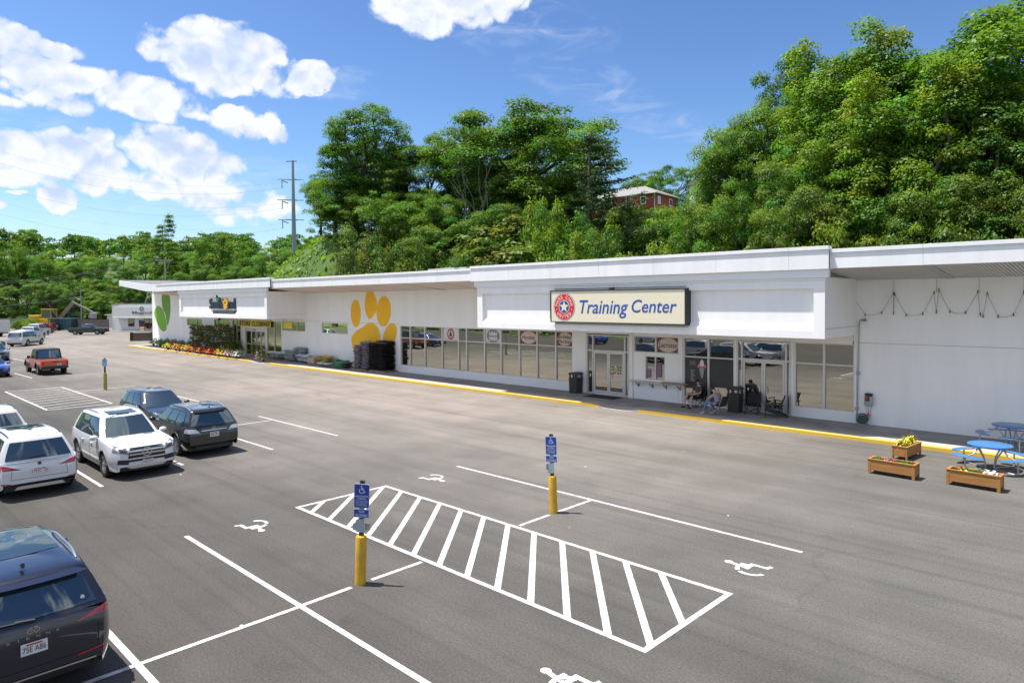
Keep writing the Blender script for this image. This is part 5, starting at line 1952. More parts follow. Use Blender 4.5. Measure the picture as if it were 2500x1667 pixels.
# creepers and weeds over the slope: one mass of ground cover
n = 26000
X_ = RNG.uniform(-128, 30, n); Y_ = 47 + 48 * RNG.random(n) ** .8
Z_ = np.array([hill_z(a, b) for a, b in zip(X_, Y_)])
keep = Z_ > .4
bare = (np.abs(X_ - c_.x) < 1.3) & (np.abs(Y_ - c_.y) < 3)
keep &= ~bare
P = np.stack([X_, Y_, Z_ + RNG.uniform(0, .7, n)], 1)[keep].astype(np.float32)
k_ = len(P)
C = np.clip(1 + .25 * RNG.normal(size=(k_, 1)) + np.zeros((k_, 3)), .4, 2)
me = leaf_data(P, RNG.normal(size=(k_, 3)) * .6 + np.array([-.2, -.4, .9]), .45 + .6 * RNG.random(k_), C, 'ground_cover', LEAF_Y)
o = bpy.data.objects.new('ground_cover', me); COL.objects.link(o); o['kind'] = 'stuff'
tag(o, 'creepers and weeds covering the slope behind the store', 'ground cover')

# tall trees of the left wood behind the roof
G1 = 'trees on the slope behind the store'
A = [
    ('tall1', 830, 246, 62, 'tallest ragged tree at the left end of the wood behind the roof', 1.15), ('broad4', 770, 300, 60, 'bright green tree leaning out beside the pylon pole', .78),
    ('broad1', 735, 395, 62, 'lower green tree with thin outer boughs beside the pylon pole', .7),
    ('tall2', 880, 300, 66, 'dark tree just right of the tallest ragged tree', 1.0), ('broad3', 930, 335, 68, 'dark bushy tree in the gap of the left wood', .8),
    ('broad3', 985, 322, 72, 'round dark top standing behind the dip of the left wood', .7),
    ('oak1', 1085, 285, 74, 'grey green spreading tree left of the big domed tree', 1.1), ('oak1', 1215, 243, 76, 'biggest domed tree crowning the middle wood', 1.25),
    ('oak2', 1268, 305, 80, 'right shoulder tree of the middle wood', .8),
    ('oak2', 1150, 300, 80, 'dark tree behind the dome of the middle wood', .9), ('broad1', 1010, 430, 64, 'green tree low in front of the middle wood', .85),
    ('broad3', 1150, 470, 64, 'dark tree under the big dome', .9), ('broad3', 1050, 480, 60, 'dark viny tree mass left of the pale snag', .95), ('broad3', 1240, 455, 68, 'shaded tree below the right shoulder of the dome', .9),
    ('broad1', 900, 440, 58, 'green tree filling the wood behind the pale shrub', .9), ('broad3', 850, 470, 60, 'dark tree at the foot of the tallest ragged tree', .9),
    ('oak1', 1325, 430, 84, 'small dark tree beside the pine', .5),
    ('broad3', 1105, 400, 70, 'dark tree behind the grey snag', 1.0), ('broad3', 1180, 405, 70, 'dark tree filling the wood under the dome left', 1.0), ('broad1', 1290, 440, 70, 'green tree filling the wood under the right shoulder', 1.0), ('broad3', 960, 430, 66, 'dark tree filling the dip of the left wood', 1.0),
    ('broad3', 1000, 540, 56, 'low dark tree behind the roof hatch', 1.1), ('broad1', 1150, 545, 56, 'low green tree between the creeper columns', 1.0), ('broad3', 1315, 510, 64, 'low dark tree before the pine', .8), ('broad3', 800, 470, 58, 'dark tree at the foot of the leaning tree', .9),
    ('broad1', 1040, 385, 73, 'green tree under the left of the big dome', 1.2), ('broad3', 1135, 375, 74, 'dark tree behind the grey snag under the dome', 1.2), ('broad1', 1230, 385, 73, 'green tree under the middle of the big dome', 1.2), ('broad3', 1290, 400, 76, 'dark tree under the right shoulder by the pine', .9), ('broad1', 810, 400, 60, 'green tree under the tallest ragged tree', 1.1), ('broad3', 900, 385, 64, 'dark tree right under the tallest ragged tree', 1.1),
    ('vine', 1110, 520, 55, 'snag wrapped in pale creeper in front of the middle wood', 1.2), ('vine', 1195, 560, 52, 'yellowish creeper column behind the roof step', 1.5),
    ('vine', 1190, 490, 56, 'yellow leafed creeper column left of the pale bushes', 1.1),
]
for i, (k_, x, yt, Y, lab, wd) in enumerate(A):
    plant(k_, x, yt, Y, lab, wd * 1.4, group=G1, seedrot=i * 1.7)
plant('pine', 1358, 316, 70, 'dark pine with spiky boughs at the right edge of the middle wood', 1.5, 'pine', seedrot=.8)
plant('pine', 1318, 318, 84, 'dark pine top just behind the spiky pine', 1.0, 'pine', seedrot=2.6)
# right-hand wood
G2 = 'trees of the tall wood on the right'
B = [
    ('tall1', 2180, 22, 58, 'tallest bright tree of the right wood', 1.45), ('tall1', 2062, 70, 59, 'tall bright tree left of the tallest one', 1.2),
    ('tall3', 1988, 82, 60, 'tall yellow green tree left of the two tallest', 1.2), ('tall1', 1922, 112, 62, 'sunlit tall tree beside the slim dark ones', 1.1),
    ('tall2', 1862, 120, 66, 'second slim dark tree behind the wood edge', .8), ('tall2', 1812, 127, 68, 'slim dark tree standing proud of the wood edge', .75),
    ('broad1', 1762, 205, 62, 'green tree high on the wood edge left of the slim dark ones', .85), ('broad4', 1706, 245, 60, 'rounded green tree stepping down the wood edge', .85),
    ('broad1', 1652, 310, 58, 'steep green tree forming the outer edge of the right wood', .75), ('broad3', 1632, 420, 57, 'low green tree closing the outer edge of the right wood', .75),
    ('tall2', 2262, 100, 62, 'dark tall tree right of the tallest bright one', 1.3), ('tall1', 2350, 135, 59, 'tall green tree at the right frame edge', 1.25), ('oak1', 2440, 130, 61, 'dark crown cut by the right frame edge', .9),
    ('tall3', 2118, 160, 54, 'bright yellowish tree in the front of the right wood', 1.2), ('broad1', 2040, 250, 54, 'broad green tree in front of the two tallest', .85), ('tall2', 2290, 180, 54, 'dark green tree in the front right of the wood', 1.2),
    ('tall1', 1935, 255, 55, 'green front tree in the middle of the right wood', 1.1), ('broad3', 1835, 300, 56, 'shaded tree below the slim dark ones', .8), ('broad4', 1690, 400, 53, 'low sunlit tree in front of the wood edge', .85),
    ('tall2', 2410, 210, 54, 'front tree of the wood next to the frame edge', 1.1), ('broad3', 1780, 430, 51, 'dark low tree above the roof step', .8), ('broad3', 1900, 420, 51, 'dark low tree behind the dome shaped bush', .85),
    ('broad3', 2010, 410, 51, 'dark low tree above the roof right of the step', .85), ('broad2', 2095, 385, 51, 'low yellow green tree above the right roof', .85),
    ('broad3', 2215, 400, 51, 'shaded low tree above the right roof', .9), ('broad3', 2335, 400, 51, 'shaded low tree at the right end of the roof', .9), ('broad3', 2450, 410, 50, 'low tree beyond the right frame edge', .9),
]
for i, (k_, x, yt, Y, lab, wd) in enumerate(B):
    plant(k_, x, yt, Y, lab, wd, group=G2, seedrot=i * 2.3 + .4)
# trees round the brick house
plant('oak2', 1545, 380, 126, 'spreading tree right behind the brick house', 1.15, group='trees round the brick house', seedrot=.6)
plant('oak1', 1480, 395, 128, 'spreading tree directly behind the roof of the brick house', 1.0, group='trees round the brick house', seedrot=2.2)
plant('oak2', 1620, 395, 122, 'tree between the brick house and the wood', .9, group='trees round the brick house', seedrot=4.2)
plant('oak1', 1395, 430, 122, 'tree left of the brick house behind the pine', .9, group='trees round the brick house', seedrot=3.2)
# bushes on the slope right behind the roof
G3 = 'bushes on the slope above the roof'
bush = [(850, 500, 54, 'mound3', .8, 'pale olive shrub standing above the roof left of the vines'), (905, 560, 50, 'mound4', 1.1, 'round dark shrub next to the pale olive shrub'), (960, 535, 52, 'mound4', 1.1, 'green shrub in the middle of the left slope'),
        (1030, 575, 50, 'mound4', 1.2, 'dark bush low behind the roof hatch'), (1100, 590, 50, 'mound4', 1.0, 'small bush just over the roof step'),
        (1245, 445, 56, 'mound2', .62, 'pale upright bush left of the twin'), (1290, 455, 57, 'mound2', .62, 'pale upright bush right of the twin'), (1240, 520, 52, 'mound2', .9, 'pale bush in front of the twin bushes'), (1310, 530, 52, 'mound2', 1.1, 'yellow green bush below the twin bushes'),
        (1370, 470, 64, 'mound1', .95, 'round green bush below the brick house'), (1400, 520, 58, 'mound4', 1.1, 'shaded bush left of the sandy bank'), (1340, 575, 50, 'mound1', 1.2, 'bush behind the roof above the long sign'), (1430, 578, 50, 'mound2', 1.2, 'light bush at the foot of the sandy bank'),
        (1500, 480, 74, 'mound1', 1.2, 'bush in front of the brick house wall'), (1560, 470, 76, 'mound2', 1.0, 'light bush right of the brick house'), (1545, 530, 60, 'mound1', 1.2, 'green bush right of the sandy bank'), (1610, 510, 62, 'mound2', 1.1, 'light bush at the wood edge'),
        (1500, 555, 54, 'mound2', 1.3, 'broad light bush behind the roof right of the sandy bank'), (1590, 565, 51, 'mound1', 1.2, 'bush low behind the roof under the wood edge'), (1665, 550, 51, 'mound2', 1.1, 'sunlit bush under the wood edge'),
        (1740, 520, 49, 'mound1', .9, 'bush before the dark low trees'), (1900, 498, 48.6, 'mound2', 1.0, 'biggest sunlit dome shaped bush above the roof step'), (1810, 525, 48.4, 'mound1', 1.0, 'bush left of the dome shaped bush'), (1985, 535, 48.2, 'mound1', 1.0, 'bush right of the dome shaped bush'),
        (2100, 520, 48, 'mound4', 1.1, 'dark bush above the right roof'), (2230, 500, 48, 'mound4', 1.1, 'dark bush further along the right roof'), (2340, 490, 48, 'mound4', 1.1, 'dark bush at the right frame edge')]
for i, (x, yt, Y, k_, wd, lab) in enumerate(bush):
    plant(k_, x, yt, Y, lab, wd, group=G3, seedrot=i * 1.3)
for i, (x, yt, Y, k_) in enumerate([(1392, 472, 90, 'mound4'), (1425, 476, 92, 'mound1'), (1462, 474, 93, 'mound4'), (1500, 470, 94, 'mound1'), (1532, 476, 95, 'mound2'), (1562, 468, 96, 'mound1'), (1440, 492, 84, 'mound4'), (1520, 490, 86, 'mound1')]):
    plant(k_, x, yt, Y, 'low shrub in the fringe along the foot of the brick house', 1.0 if yt < 480 else .8, group='shrubs along the foot of the brick house', seedrot=i * 1.9)
plant('mound4', 1335, 545, 66, 'shaded bush behind the light bushes', 1.2, group=G3, seedrot=2.9)
plant('mound4', 1440, 462, 86, 'dark bush at the left end of the brick house', 1.0, group=G3, seedrot=4.9)
# bare grey snag in the middle wood
m = MB(); rnd = random.Random(5)
p0 = at_depth(1100, 560, 63)
q = Vector((p0.x, p0.y, hill_z(p0.x, p0.y)))
t = thing('dead_tree', 'bare grey branches of a dead tree in the middle wood', 'tree', q)
top = at_depth(1095, 345, 63).z - q.z
limb(m, (0, 0, 0), (.3, 0, top * .6), .22, .13, rnd, .02)
for i in range(9):
    a = i * .8
    b_ = Vector((math.cos(a) * rnd.uniform(1, 4), math.sin(a) * rnd.uniform(1, 3) - 1.5, top * rnd.uniform(.7, 1.0)))
    limb(m, (.3, 0, top * rnd.uniform(.4, .6)), b_, .07, .02, rnd)
    limb(m, Vector((.3, 0, top * .5)).lerp(b_, .6), b_ + Vector((rnd.uniform(-2, 2), -.5, rnd.uniform(0, 2))), .035, .012, rnd)
m.build('trunk', BARK_P, t, recalc=False)

# far trees left of the store
G4 = 'trees beyond the far end of the lot'
rs = random.Random(17)
plant('spire', 372, 490, None, 'two pointed tree standing above the far wood', .95, D=205, zbase=0, group=G4)
plant('tall1', 485, 527, None, 'pale green tree right of the two pointed tree', 1.15, D=200, zbase=0, group=G4, seedrot=2)
for i, (x, yt, D, k_, wd) in enumerate([(35, 562, 165, 'broad1', 1.15), (95, 575, 165, 'broad4', 1.1), (-40, 555, 160, 'broad1', 1.2), (140, 610, 175, 'broad3', 1.1), (60, 640, 150, 'broad3', 1.3), (-10, 650, 150, 'broad3', 1.3), (115, 650, 160, 'oak1', 1.1),
                                       (185, 590, 215, 'broad1', 1.2), (235, 585, 225, 'oak2', 1.1), (290, 580, 230, 'broad4', 1.2), (330, 590, 220, 'broad3', 1.2), (425, 565, 230, 'broad1', 1.2), (545, 570, 225, 'broad1', 1.2), (590, 575, 230, 'broad4', 1.1),
                                       (640, 565, 235, 'oak2', 1.2), (700, 560, 240, 'broad1', 1.2), (450, 605, 190, 'broad3', 1.2), (560, 600, 185, 'broad1', 1.1), (610, 585, 190, 'broad4', 1.1), (520, 610, 180, 'broad3', 1.1), (240, 640, 190, 'broad3', 1.2), (290, 650, 195, 'oak1', 1.1), (345, 640, 200, 'broad3', 1.2), (200, 655, 185, 'broad3', 1.2),
                                       (165, 672, 178, 'broad1', 1.3), (235, 668, 176, 'oak2', 1.3), (400, 630, 190, 'broad3', 1.2), (270, 690, 172, 'broad2', 1.4), (215, 700, 172, 'broad1', 1.5), (20, 690, 170, 'broad3', 1.4), (75, 690, 172, 'broad3', 1.4), (120, 705, 174, 'broad2', 1.5)]):
    plant(k_, x, yt, None, 'leafy green tree in the belt beyond the far end of the parking lot', wd, D=D, zbase=-.1, group=G4, seedrot=i * 2.1)
n = 0
for i in range(95):
    x = rs.uniform(-160, 760)
    D = rs.uniform(260, 520)
    p = at_dist(x, 690, D)
    zb_ = hill_z(p.x, p.y) - .5
    hgt = rs.uniform(13, 19)
    k_ = rs.choice(['far1', 'far2', 'far1', 'far3', 'far2'])
    src = PROTO[k_]
    s_ = hgt / src['_h']
    sc_ = (s_ * rs.uniform(1, 1.35),) * 2 + (s_,)
    if k_ not in USED:
        USED.add(k_); o = src; o.location = (p.x, p.y, zb_); o.scale = sc_
    else:
        o = dup(src, (p.x, p.y, zb_), rs.uniform(0, 6), scale=sc_)
    o['label'] = 'green tree on the wooded ridge far beyond the store'; o['group'] = 'trees of the far ridge'
    o['category'] = 'tree'
for k_, src in PROTO.items():
    if k_ not in USED:
        for c in list(src.children): bpy.data.objects.remove(c)
        bpy.data.objects.remove(src)
# trees and scrub across the lot behind the camera, seen in the shop windows
sheet('verge', -190, -52, -60, -14.5, .03, GRASS)
for i in range(26):
    k_ = ['broad1', 'mound2', 'oak2', 'mound1', 'broad4', 'mound2'][i % 6]
    if i < 17: x, y, big = -128 + i * 4.6 + rs.uniform(-1, 1), -17 - rs.uniform(0, 5), (7, 10)
    else: x, y, big = -46 + (i - 17) * 6.0 + rs.uniform(-1, 1), -27 - rs.uniform(0, 4), (7, 9)
    src = PROTO[k_]
    s_ = rs.uniform(*big) / src['_h'] if 'mound' not in k_ else rs.uniform(.5, .8)
    dup(src, (x, y, -.05), rs.uniform(0, 6), 'roadside tree or scrub mirrored in the shop windows', 'roadside greenery mirrored in the windows', s_)
# ------------------------------------------------------------------ vehicles
CARGLASS = glass_mat('car_glass', 0.17, (0.80, 0.93, 0.97), (0.020, 0.030, 0.033))
TYRE = M('tyre_rubber', (.016, .016, .017), rough=.85, noise=.2)
RIMM = M('alloy_rim', (.46, .46, .47), rough=.3, metal=.85, noise=.05)
RIMD = M('dark_rim', (.06, .06, .065), rough=.35, metal=.6)
CHROME = M('chrome', (.62, .62, .62), rough=.28, metal=1.0, noise=.02)
TRIMB = M('black_trim', (.018, .018, .019), rough=.45)
LAMPR = M('tail_lamp', (.35, .008, .012), rough=.12, noise=.1, coat=1.0)
LAMPW = M('head_lamp', (.20, .22, .24), rough=.10, metal=.3, coat=1.0)
LAMPC = M('clear_lamp', (.55, .52, .52), rough=.12, metal=.4, coat=1.0)
PLATE = M('plate_white', (.66, .66, .64), rough=.5)
PLRED = M('plate_red', (.42, .03, .03), rough=.5)
PLBLU = M('plate_ink', (.06, .05, .08), rough=.5)


def pw_lin(P, x):
    if x <= P[0][0]: return P[0][1]
    for (a, va), (b, vb) in zip(P[:-1], P[1:]):
        if x <= b: return va + (vb - va) * (x - a) / (b - a)
    return P[-1][1]


def wheel(parent, x, y, R, w, rim, spokes=5):
    sg = 1 if y > 0 else -1
    m = MB()
    y0, y1 = (y - w, y) if sg > 0 else (y, y + w)
    rr = R * .66
    out_ = y
    prof = [(rr * .96, y - sg * w * .30), (rr, y), (R * .93, y + sg * .004), (R, y - sg * .035), (R, y - sg * (w - .035)), (R * .93, y - sg * w), (rr, y - sg * w)]
    m.lathe(prof, (x, 0, R), 28, ax='y')
    o = m.build('wheel', TYRE, parent)
    m = MB()
    yo = y - sg * .012
    ring = 28
    for k in range(ring):
        a0, a1 = 2 * PI * k / ring, 2 * PI * (k + 1) / ring
        for (ra, ya), (rb, yb_) in (((rr * 1.0, yo), (rr * .88, yo - sg * .015)), ((rr * .88, yo - sg * .015), (rr * .80, yo - sg * .07))):
            m.poly([(x + ra * math.cos(a0), ya, R + ra * math.sin(a0)), (x + ra * math.cos(a1), ya, R + ra * math.sin(a1)), (x + rb * math.cos(a1), yb_, R + rb * math.sin(a1)), (x + rb * math.cos(a0), yb_, R + rb * math.sin(a0))], 0, True)
    for k in range(spokes):
        a = 2 * PI * k / spokes + .3
        for da in (-.13, .13):
            c, s = math.cos(a + da * 1.6), math.sin(a + da * 1.6)
            c0, s0 = math.cos(a + da * .6), math.sin(a + da * .6)
            m.bar((x + c0 * rr * .12, yo - sg * .02, R + s0 * rr * .12), (x + c * rr * .88, yo - sg * .022, R + s * rr * .88), .026, rr * .13, up=(0, 1, 0) if False else (-s, 0, c))
    m.lathe([(rr * .2, -.03), (rr * .2, 0.0), (rr * .12, .008)] if sg > 0 else [(rr * .12, -.008), (rr * .2, 0), (rr * .2, .03)], (x, yo, R), 12, ax='y')
    m.build('rim', rim, o, recalc=False)
    m = MB(); m.lathe([(rr * .82, -.01), (rr * .82, .0)], (x, y - sg * .10, R), 20, ax='y')
    m.build('brake_disc', RIMD, o)
    return o


class Car:
    """a car body lofted from a side profile; x forward, z up, standing on its wheels at the origin"""

    def __init__(self, name, label, cat, loc, rz, S, group=None):
        self.S = S
        self.t = thing(name, label, cat, loc, rz, group)
        L_, W_ = S['L'], S['W']
        hl, hw = L_ / 2, W_ / 2
        R, xf, xr = S['R'], S['xf'], S['xr']
        Ra = R + S.get('arch', .055)
        sill = S.get('sill', .24)
        deck = S['deck']
        nose, tail = S['nose'], S['tail']
        xs = set()
        for c in (xf, xr):
            for k in range(13):
                xs.add(round(c - Ra * math.cos(PI * k / 12), 4))
        for d, *_ in nose: xs.add(round(hl - d, 4))
        for d, *_ in tail: xs.add(round(-hl + d, 4))
        for d, _ in deck: xs.add(round(d, 4))
        k = -hl
        while k < hl:
            if all(abs(k - q) > .07 for q in xs): xs.add(round(k, 4))
            k += .16
        xs = sorted(q for q in xs if -hl - 1e-6 <= q <= hl + 1e-6)
        NR = 11
        pf, pr = S.get('plan_f', (.20, .55)), S.get('plan_r', (.12, .40))

        def plan(x):
            df, dr = hl - x, hl + x
            v = 1.0
            if df < pf[1]: v -= pf[0] * (1 - df / pf[1]) ** 2.2
            if dr < pr[1]: v -= pr[0] * (1 - dr / pr[1]) ** 2.2
            return v

        def bounds(x):
            zb_, zt = sill, pw_lin(deck, x)
            df, dr = hl - x, hl + x
            if df <= nose[-1][0] + 1e-6: zb_, zt = pw_lin([(q[0], q[1]) for q in nose], df), min(zt, pw_lin([(q[0], q[2]) for q in nose], df))
            if dr <= tail[-1][0] + 1e-6: zb_, zt = pw_lin([(q[0], q[1]) for q in tail], dr), min(zt, pw_lin([(q[0], q[2]) for q in tail], dr))
            for c in (xf, xr):
                if abs(x - c) < Ra: zb_ = max(zb_, R + math.sqrt(max(0, Ra * Ra - (x - c) ** 2)))
            return zb_, zt
        tuck = S.get('tuck', .93)
        shoulder = S.get('shoulder', .955)

        def half(x, z):
            zt = pw_lin(deck, x)
            u = (z - sill) / max(.2, zt - sill)
            u = max(0, min(1, u))
            b = tuck + (1 - tuck) * math.sin(min(1, u / .52) * PI / 2) if u < .52 else 1 - (1 - shoulder) * ((u - .52) / .48) ** 2.0
            return hw * plan(x) * b
        crown = S.get('crown', .045)
        m = MB()
        rows = []
        for x in xs:
            zb_, zt = bounds(x)
            ring = []
            rnd_ = .10
            for i in range(NR + 1):
                u = i / NR
                z = zb_ + (zt - zb_) * u
                ring.append((half(x, z), z))
            yt = ring[-1][0]
            top = []
            rr_ = min(.07, (zt - zb_) * .3)
            for i in range(1, 9):
                q = i / 8
                y = yt * (1 - q)
                top.append((y, zt + crown * (1 - (1 - q) ** 2.4)))
            rows.append((x, ring, top))
        I = []
        for x, ring, top in rows:
            col = [m.vert((x, y, z)) for y, z in ring] + [m.vert((x, y, z)) for y, z in top]
            colr = [m.vert((x, -y, z)) for y, z in ring] + [m.vert((x, -y, z)) for y, z in top[:-1]] + [col[-1]]
            I.append((col, colr))
        for (a, ar), (b, br_) in zip(I[:-1], I[1:]):
            for k in range(len(a) - 1):
                m.face((a[k], b[k], b[k + 1], a[k + 1]), 0, True)
                m.face((ar[k], ar[k + 1], br_[k + 1], br_[k]), 0, True)
        for (a, ar) in (I[0], I[-1]):
            m.face(a + ar[:-1][::-1], 0, False)
        self.paint = S['paint']
        body = m.build('body', self.paint, self.t, sharp=38)
        self.body = body
        # dark inside and under
        u_ = MB()
        u_.box(-hl + .25, hl - .28, -hw * .80, hw * .80, sill - .04, min(.62, pw_lin(deck, hl - .5) - .12))
        u_.build('underbody', TRIMB, self.t)
        # greenhouse
        G = S.get('cabin')
        self.G = G
        if G:
            xrb, zrb, xrt, xft, xwb, zwb, zt, wb, wr = G['xrb'], G['zrb'], G['xrt'], G['xft'], G['xwb'], G['zwb'], G['zt'], G['wb'], G['wr']
            bf, brr = G.get('bow_f', .16), G.get('bow_r', .07)
            zb0 = lambda x: zrb + (zwb - zrb) * (x - xrb) / (xwb - xrb)
            rake = G.get('rake', 1.15)

            def surf(a, b, t):
                """a along 0 rear .. 1 front, b across -1..1, t height 0..1"""
                xr_ = xrb + (xrt - xrb) * t ** G.get('rpow', 1.0) - brr * 0
                xf_ = xwb + (xft - xwb) * t ** .97
                x = xr_ + (xf_ - xr_) * a
                zbase = zrb + (zwb - zrb) * a
                roofz = zt - G.get('roof_fall', .05) * max(0, (.35 - a) / .35) ** 1.6 - .035 * max(0, (a - .7) / .3) ** 2
                z = zbase + (roofz - zbase) * t
                w_ = wb + (wr - wb) * t ** 1.25
                w_ *= 1 - G.get('taper_f', .09) * max(0, (a - .55) / .45) ** 2 - G.get('taper_r', .05) * max(0, (.4 - a) / .4) ** 2
                return x, w_ * b, z
            self.surf = surf

            def side(a, t, sg): return surf(a, sg, t)

            def front(b, t):
                x, y, z = surf(1.0, b, t)
                return x + bf * (1 - b * b), y, z

            def rear(b, t):
                x, y, z = surf(0.0, b, t)
                return x - brr * (1 - b * b), y, z
            self.front, self.rear = front, rear
            g = MB()
            nt_ = 7
            loops = []
            for k in range(nt_ + 1):
                t_ = k / nt_
                lp_ = [side(a / 12, t_, 1) for a in range(13)] + [front(1 - 2 * b / 10, t_) for b in range(1, 10)] + [side(1 - a / 12, t_, -1) for a in range(13)] + [rear(-1 + 2 * b / 10, t_) for b in range(1, 10)]
                loops.append([g.vert(p) for p in lp_])
            ctop = [g.v[i] for i in loops[-1]]
            cx_ = sum(p[0] for p in ctop) / len(ctop)
            for s_, dz in ((.97, .022), (.90, .042), (.75, .058), (.5, .068), (.2, .072)):
                loops.append([g.vert((cx_ + (p[0] - cx_) * s_, p[1] * s_, p[2] + dz)) for p in ctop])
            for a_, b_ in zip(loops[:-1], loops[1:]):
                n_ = len(a_)
                for k in range(n_):
                    g.face((a_[k], a_[(k + 1) % n_], b_[(k + 1) % n_], b_[k]), 0, True)
            g.face(loops[-1], 0, True)
            self.cabin = g.build('cabin', S.get('roof_paint', self.paint), self.t, sharp=50)
            self.gv = (g.v, g.f)
        bv = [tuple(v.co) for v in body.data.vertices]; bf_ = [tuple(p.vertices) for p in body.data.polygons]
        if G:
            nb = len(bv)
            bv += [tuple(v.co) for v in self.cabin.data.vertices]; bf_ += [tuple(nb + i for i in p.vertices) for p in self.cabin.data.polygons]
        self.bvh = BVHTree.FromPolygons(bv, bf_)
        for (x, s) in ((xf, 1), (xf, -1), (xr, 1), (xr, -1)):
            wheel(self.t, x, s * (hw * S.get('track', .985)), R, S.get('tw', .24), S.get('rim', RIMM), S.get('spokes', 5))

    # -- panels laid on the body
    def hit(self, o, d):
        r_ = self.bvh.ray_cast(Vector(o), Vector(d))
        return r_[0], r_[1]

    def patch(self, name, mat, c4, d, off=.006, nu=8, nv=3, parent=None, mb=None, mi=0):
        """a four cornered panel seen along d, pressed onto the body; c4: corners (u, v) = (y, z) seen from the end, (x, z) from the side"""
        m = mb or MB()
        d = Vector(d)
        back = -d * 3.0
        q = [Vector((c[0], c[1], 0)) for c in c4]
        last = [None]

        def fn(u, v):
            p = (q[0] * (1 - u) + q[1] * u) * (1 - v) + (q[3] * (1 - u) + q[2] * u) * v
            if abs(d.x) > .5: o = Vector((0, p.x, p.y))
            elif abs(d.y) > .5: o = Vector((p.x, 0, p.y))
            else: o = Vector((p.x, p.y, 0))
            h, nn = self.hit(o + back, d)
            if h is None:
                h = Vector(last[0]) if last[0] is not None else o - d * (self.S['L'] / 2 if abs(d.x) > .5 else self.S['W'] / 2)
                if abs(d.x) > .5: h.y, h.z = p.x, p.y
                elif abs(d.y) > .5: h.x, h.z = p.x, p.y
                last[0] = h
                return h - d * off
            last[0] = h
            if nn.dot(d) > 0: nn = -nn
            return h + nn * off * .7 - d * off * .3
        m.grid(fn, nu, nv, mi)
        if mb is None:
            return m.build(name, mat, parent or self.t, sharp=60)

    def glass(self, kind, a0, a1, t0, t1, name='window', mat=None, off=.010, sg=1, skew=(0, 0)):
        m = MB()
        e = off

        def fn(u, v):
            t_ = t0 + (t1 - t0) * v
            a = a0 + (a1 - a0) * u
            if kind == 'side':
                lo = a0 + skew[0] * v; hi = a1 + skew[1] * v
                a = lo + (hi - lo) * u
                x, y, z = self.surf(a, sg, t_)
                return (x, y + sg * e, z + e * .3)
            if kind == 'front':
                x, y, z = self.front(a, t_); return (x + e * .8, y, z + e)
            x, y, z = self.rear(a, t_); return (x - e, y, z + e * .5)
        m.grid(fn, 10, 5)
        return m.build(name, mat or CARGLASS, self.t, sharp=180)

    def windows(self, cuts=((.08, .34), (.36, .62), (.64, .93)), tz=(.10, .86), trim=True, w=(.88, .90)):
        for sg in (1, -1):
            if trim:
                self.glass('side', cuts[0][0] - .015, cuts[-1][1] + .012, tz[0] - .05, tz[1] + .05, 'window_trim', TRIMB, .004, sg, (.0, -.0))
            for (a, b) in cuts:
                self.glass('side', a, b, tz[0], tz[1], 'window', None, .009, sg)
        self.glass('front', -w[0], w[0], .04, .93, 'windshield', None, .010)
        self.glass('rear', -w[1], w[1], .10, .88, 'rear_window', None, .012)

    def plate(self, end, y, z, w_=.31, h_=.155, text=None, tilt=0.0, col=PLBLU):
        d = (1, 0, 0) if end < 0 else (-1, 0, 0)
        h, nn = self.hit((3 * end, y, z), (-end, 0, 0))
        x = (h.x if h else end * self.S['L'] / 2) + end * .012
        m = MB()
        m.box(min(x, x + end * .012), max(x, x + end * .012), y - w_ / 2, y + w_ / 2, z - h_ / 2, z + h_ / 2, 0)
        xx = x + end * .0145
        if text:
            add_text(m, text, lambda a, b: (xx, y - end * (w_ * .44) * (-1) * (2 * a - 1) if end > 0 else y - (w_ * .44) * (2 * a - 1), z - h_ * .30 + b * h_ * .5), 1, bold=.01)
        m.box(min(xx, xx + end * .001), max(xx, xx + end * .001), y - w_ * .3, y + w_ * .3, z + h_ * .30, z + h_ * .42, 2)
        return m.build('license_plate', [PLATE, col, PLRED], self.t, recalc=False)

    def mirrors(self, x, z, y, mat=None, sz=(.11, .12, .085)):
        for s in (1, -1):
            m = MB()
            m.ball((x, s * (y + .10), z), sz[0], sz[1], sz[2], n=12, k=8)
            m.tube([(x + .02, s * (y - .06), z - .06), (x, s * (y + .06), z - .03)], .03, 6)
            m.build('side_mirror', mat or self.paint, self.t)

    def doors(self, spans, z0, z1):
        for s in (1, -1):
            d = (0, -s, 0)
            for (a, b, hx) in spans:
                gp = MB()
                o = self.patch('door', self.paint, [(a, z0), (b, z0), (b, z1), (a, z1)], d, .004, 10, 6)
                m = MB()
                for e0, e1 in (((a, z0), (a, z1)), ((b, z0), (b, z1))):
                    self.patch('', None, [(e0[0] - .007, e0[1]), (e0[0] + .007, e0[1]), (e1[0] + .007, e1[1]), (e1[0] - .007, e1[1])], d, .0055, 1, 6, mb=m)
                self.patch('', None, [(a, z0 - .007), (b, z0 - .007), (b, z0 + .007), (a, z0 + .007)], d, .0055, 8, 1, mb=m)
                m.build('door_seam', TRIMB, o, sharp=180)
                hz = z1 - .12
                h, nn = self.hit((hx, s * 3, hz), d)
                if h:
                    m = MB(); m.tube([(hx - .09, h.y + s * .005, hz), (hx - .07, h.y + s * .032, hz), (hx + .07, h.y + s * .032, hz), (hx + .09, h.y + s * .005, hz)], .014, 6)
                    m.build('handle', self.S.get('handle', self.paint), o)

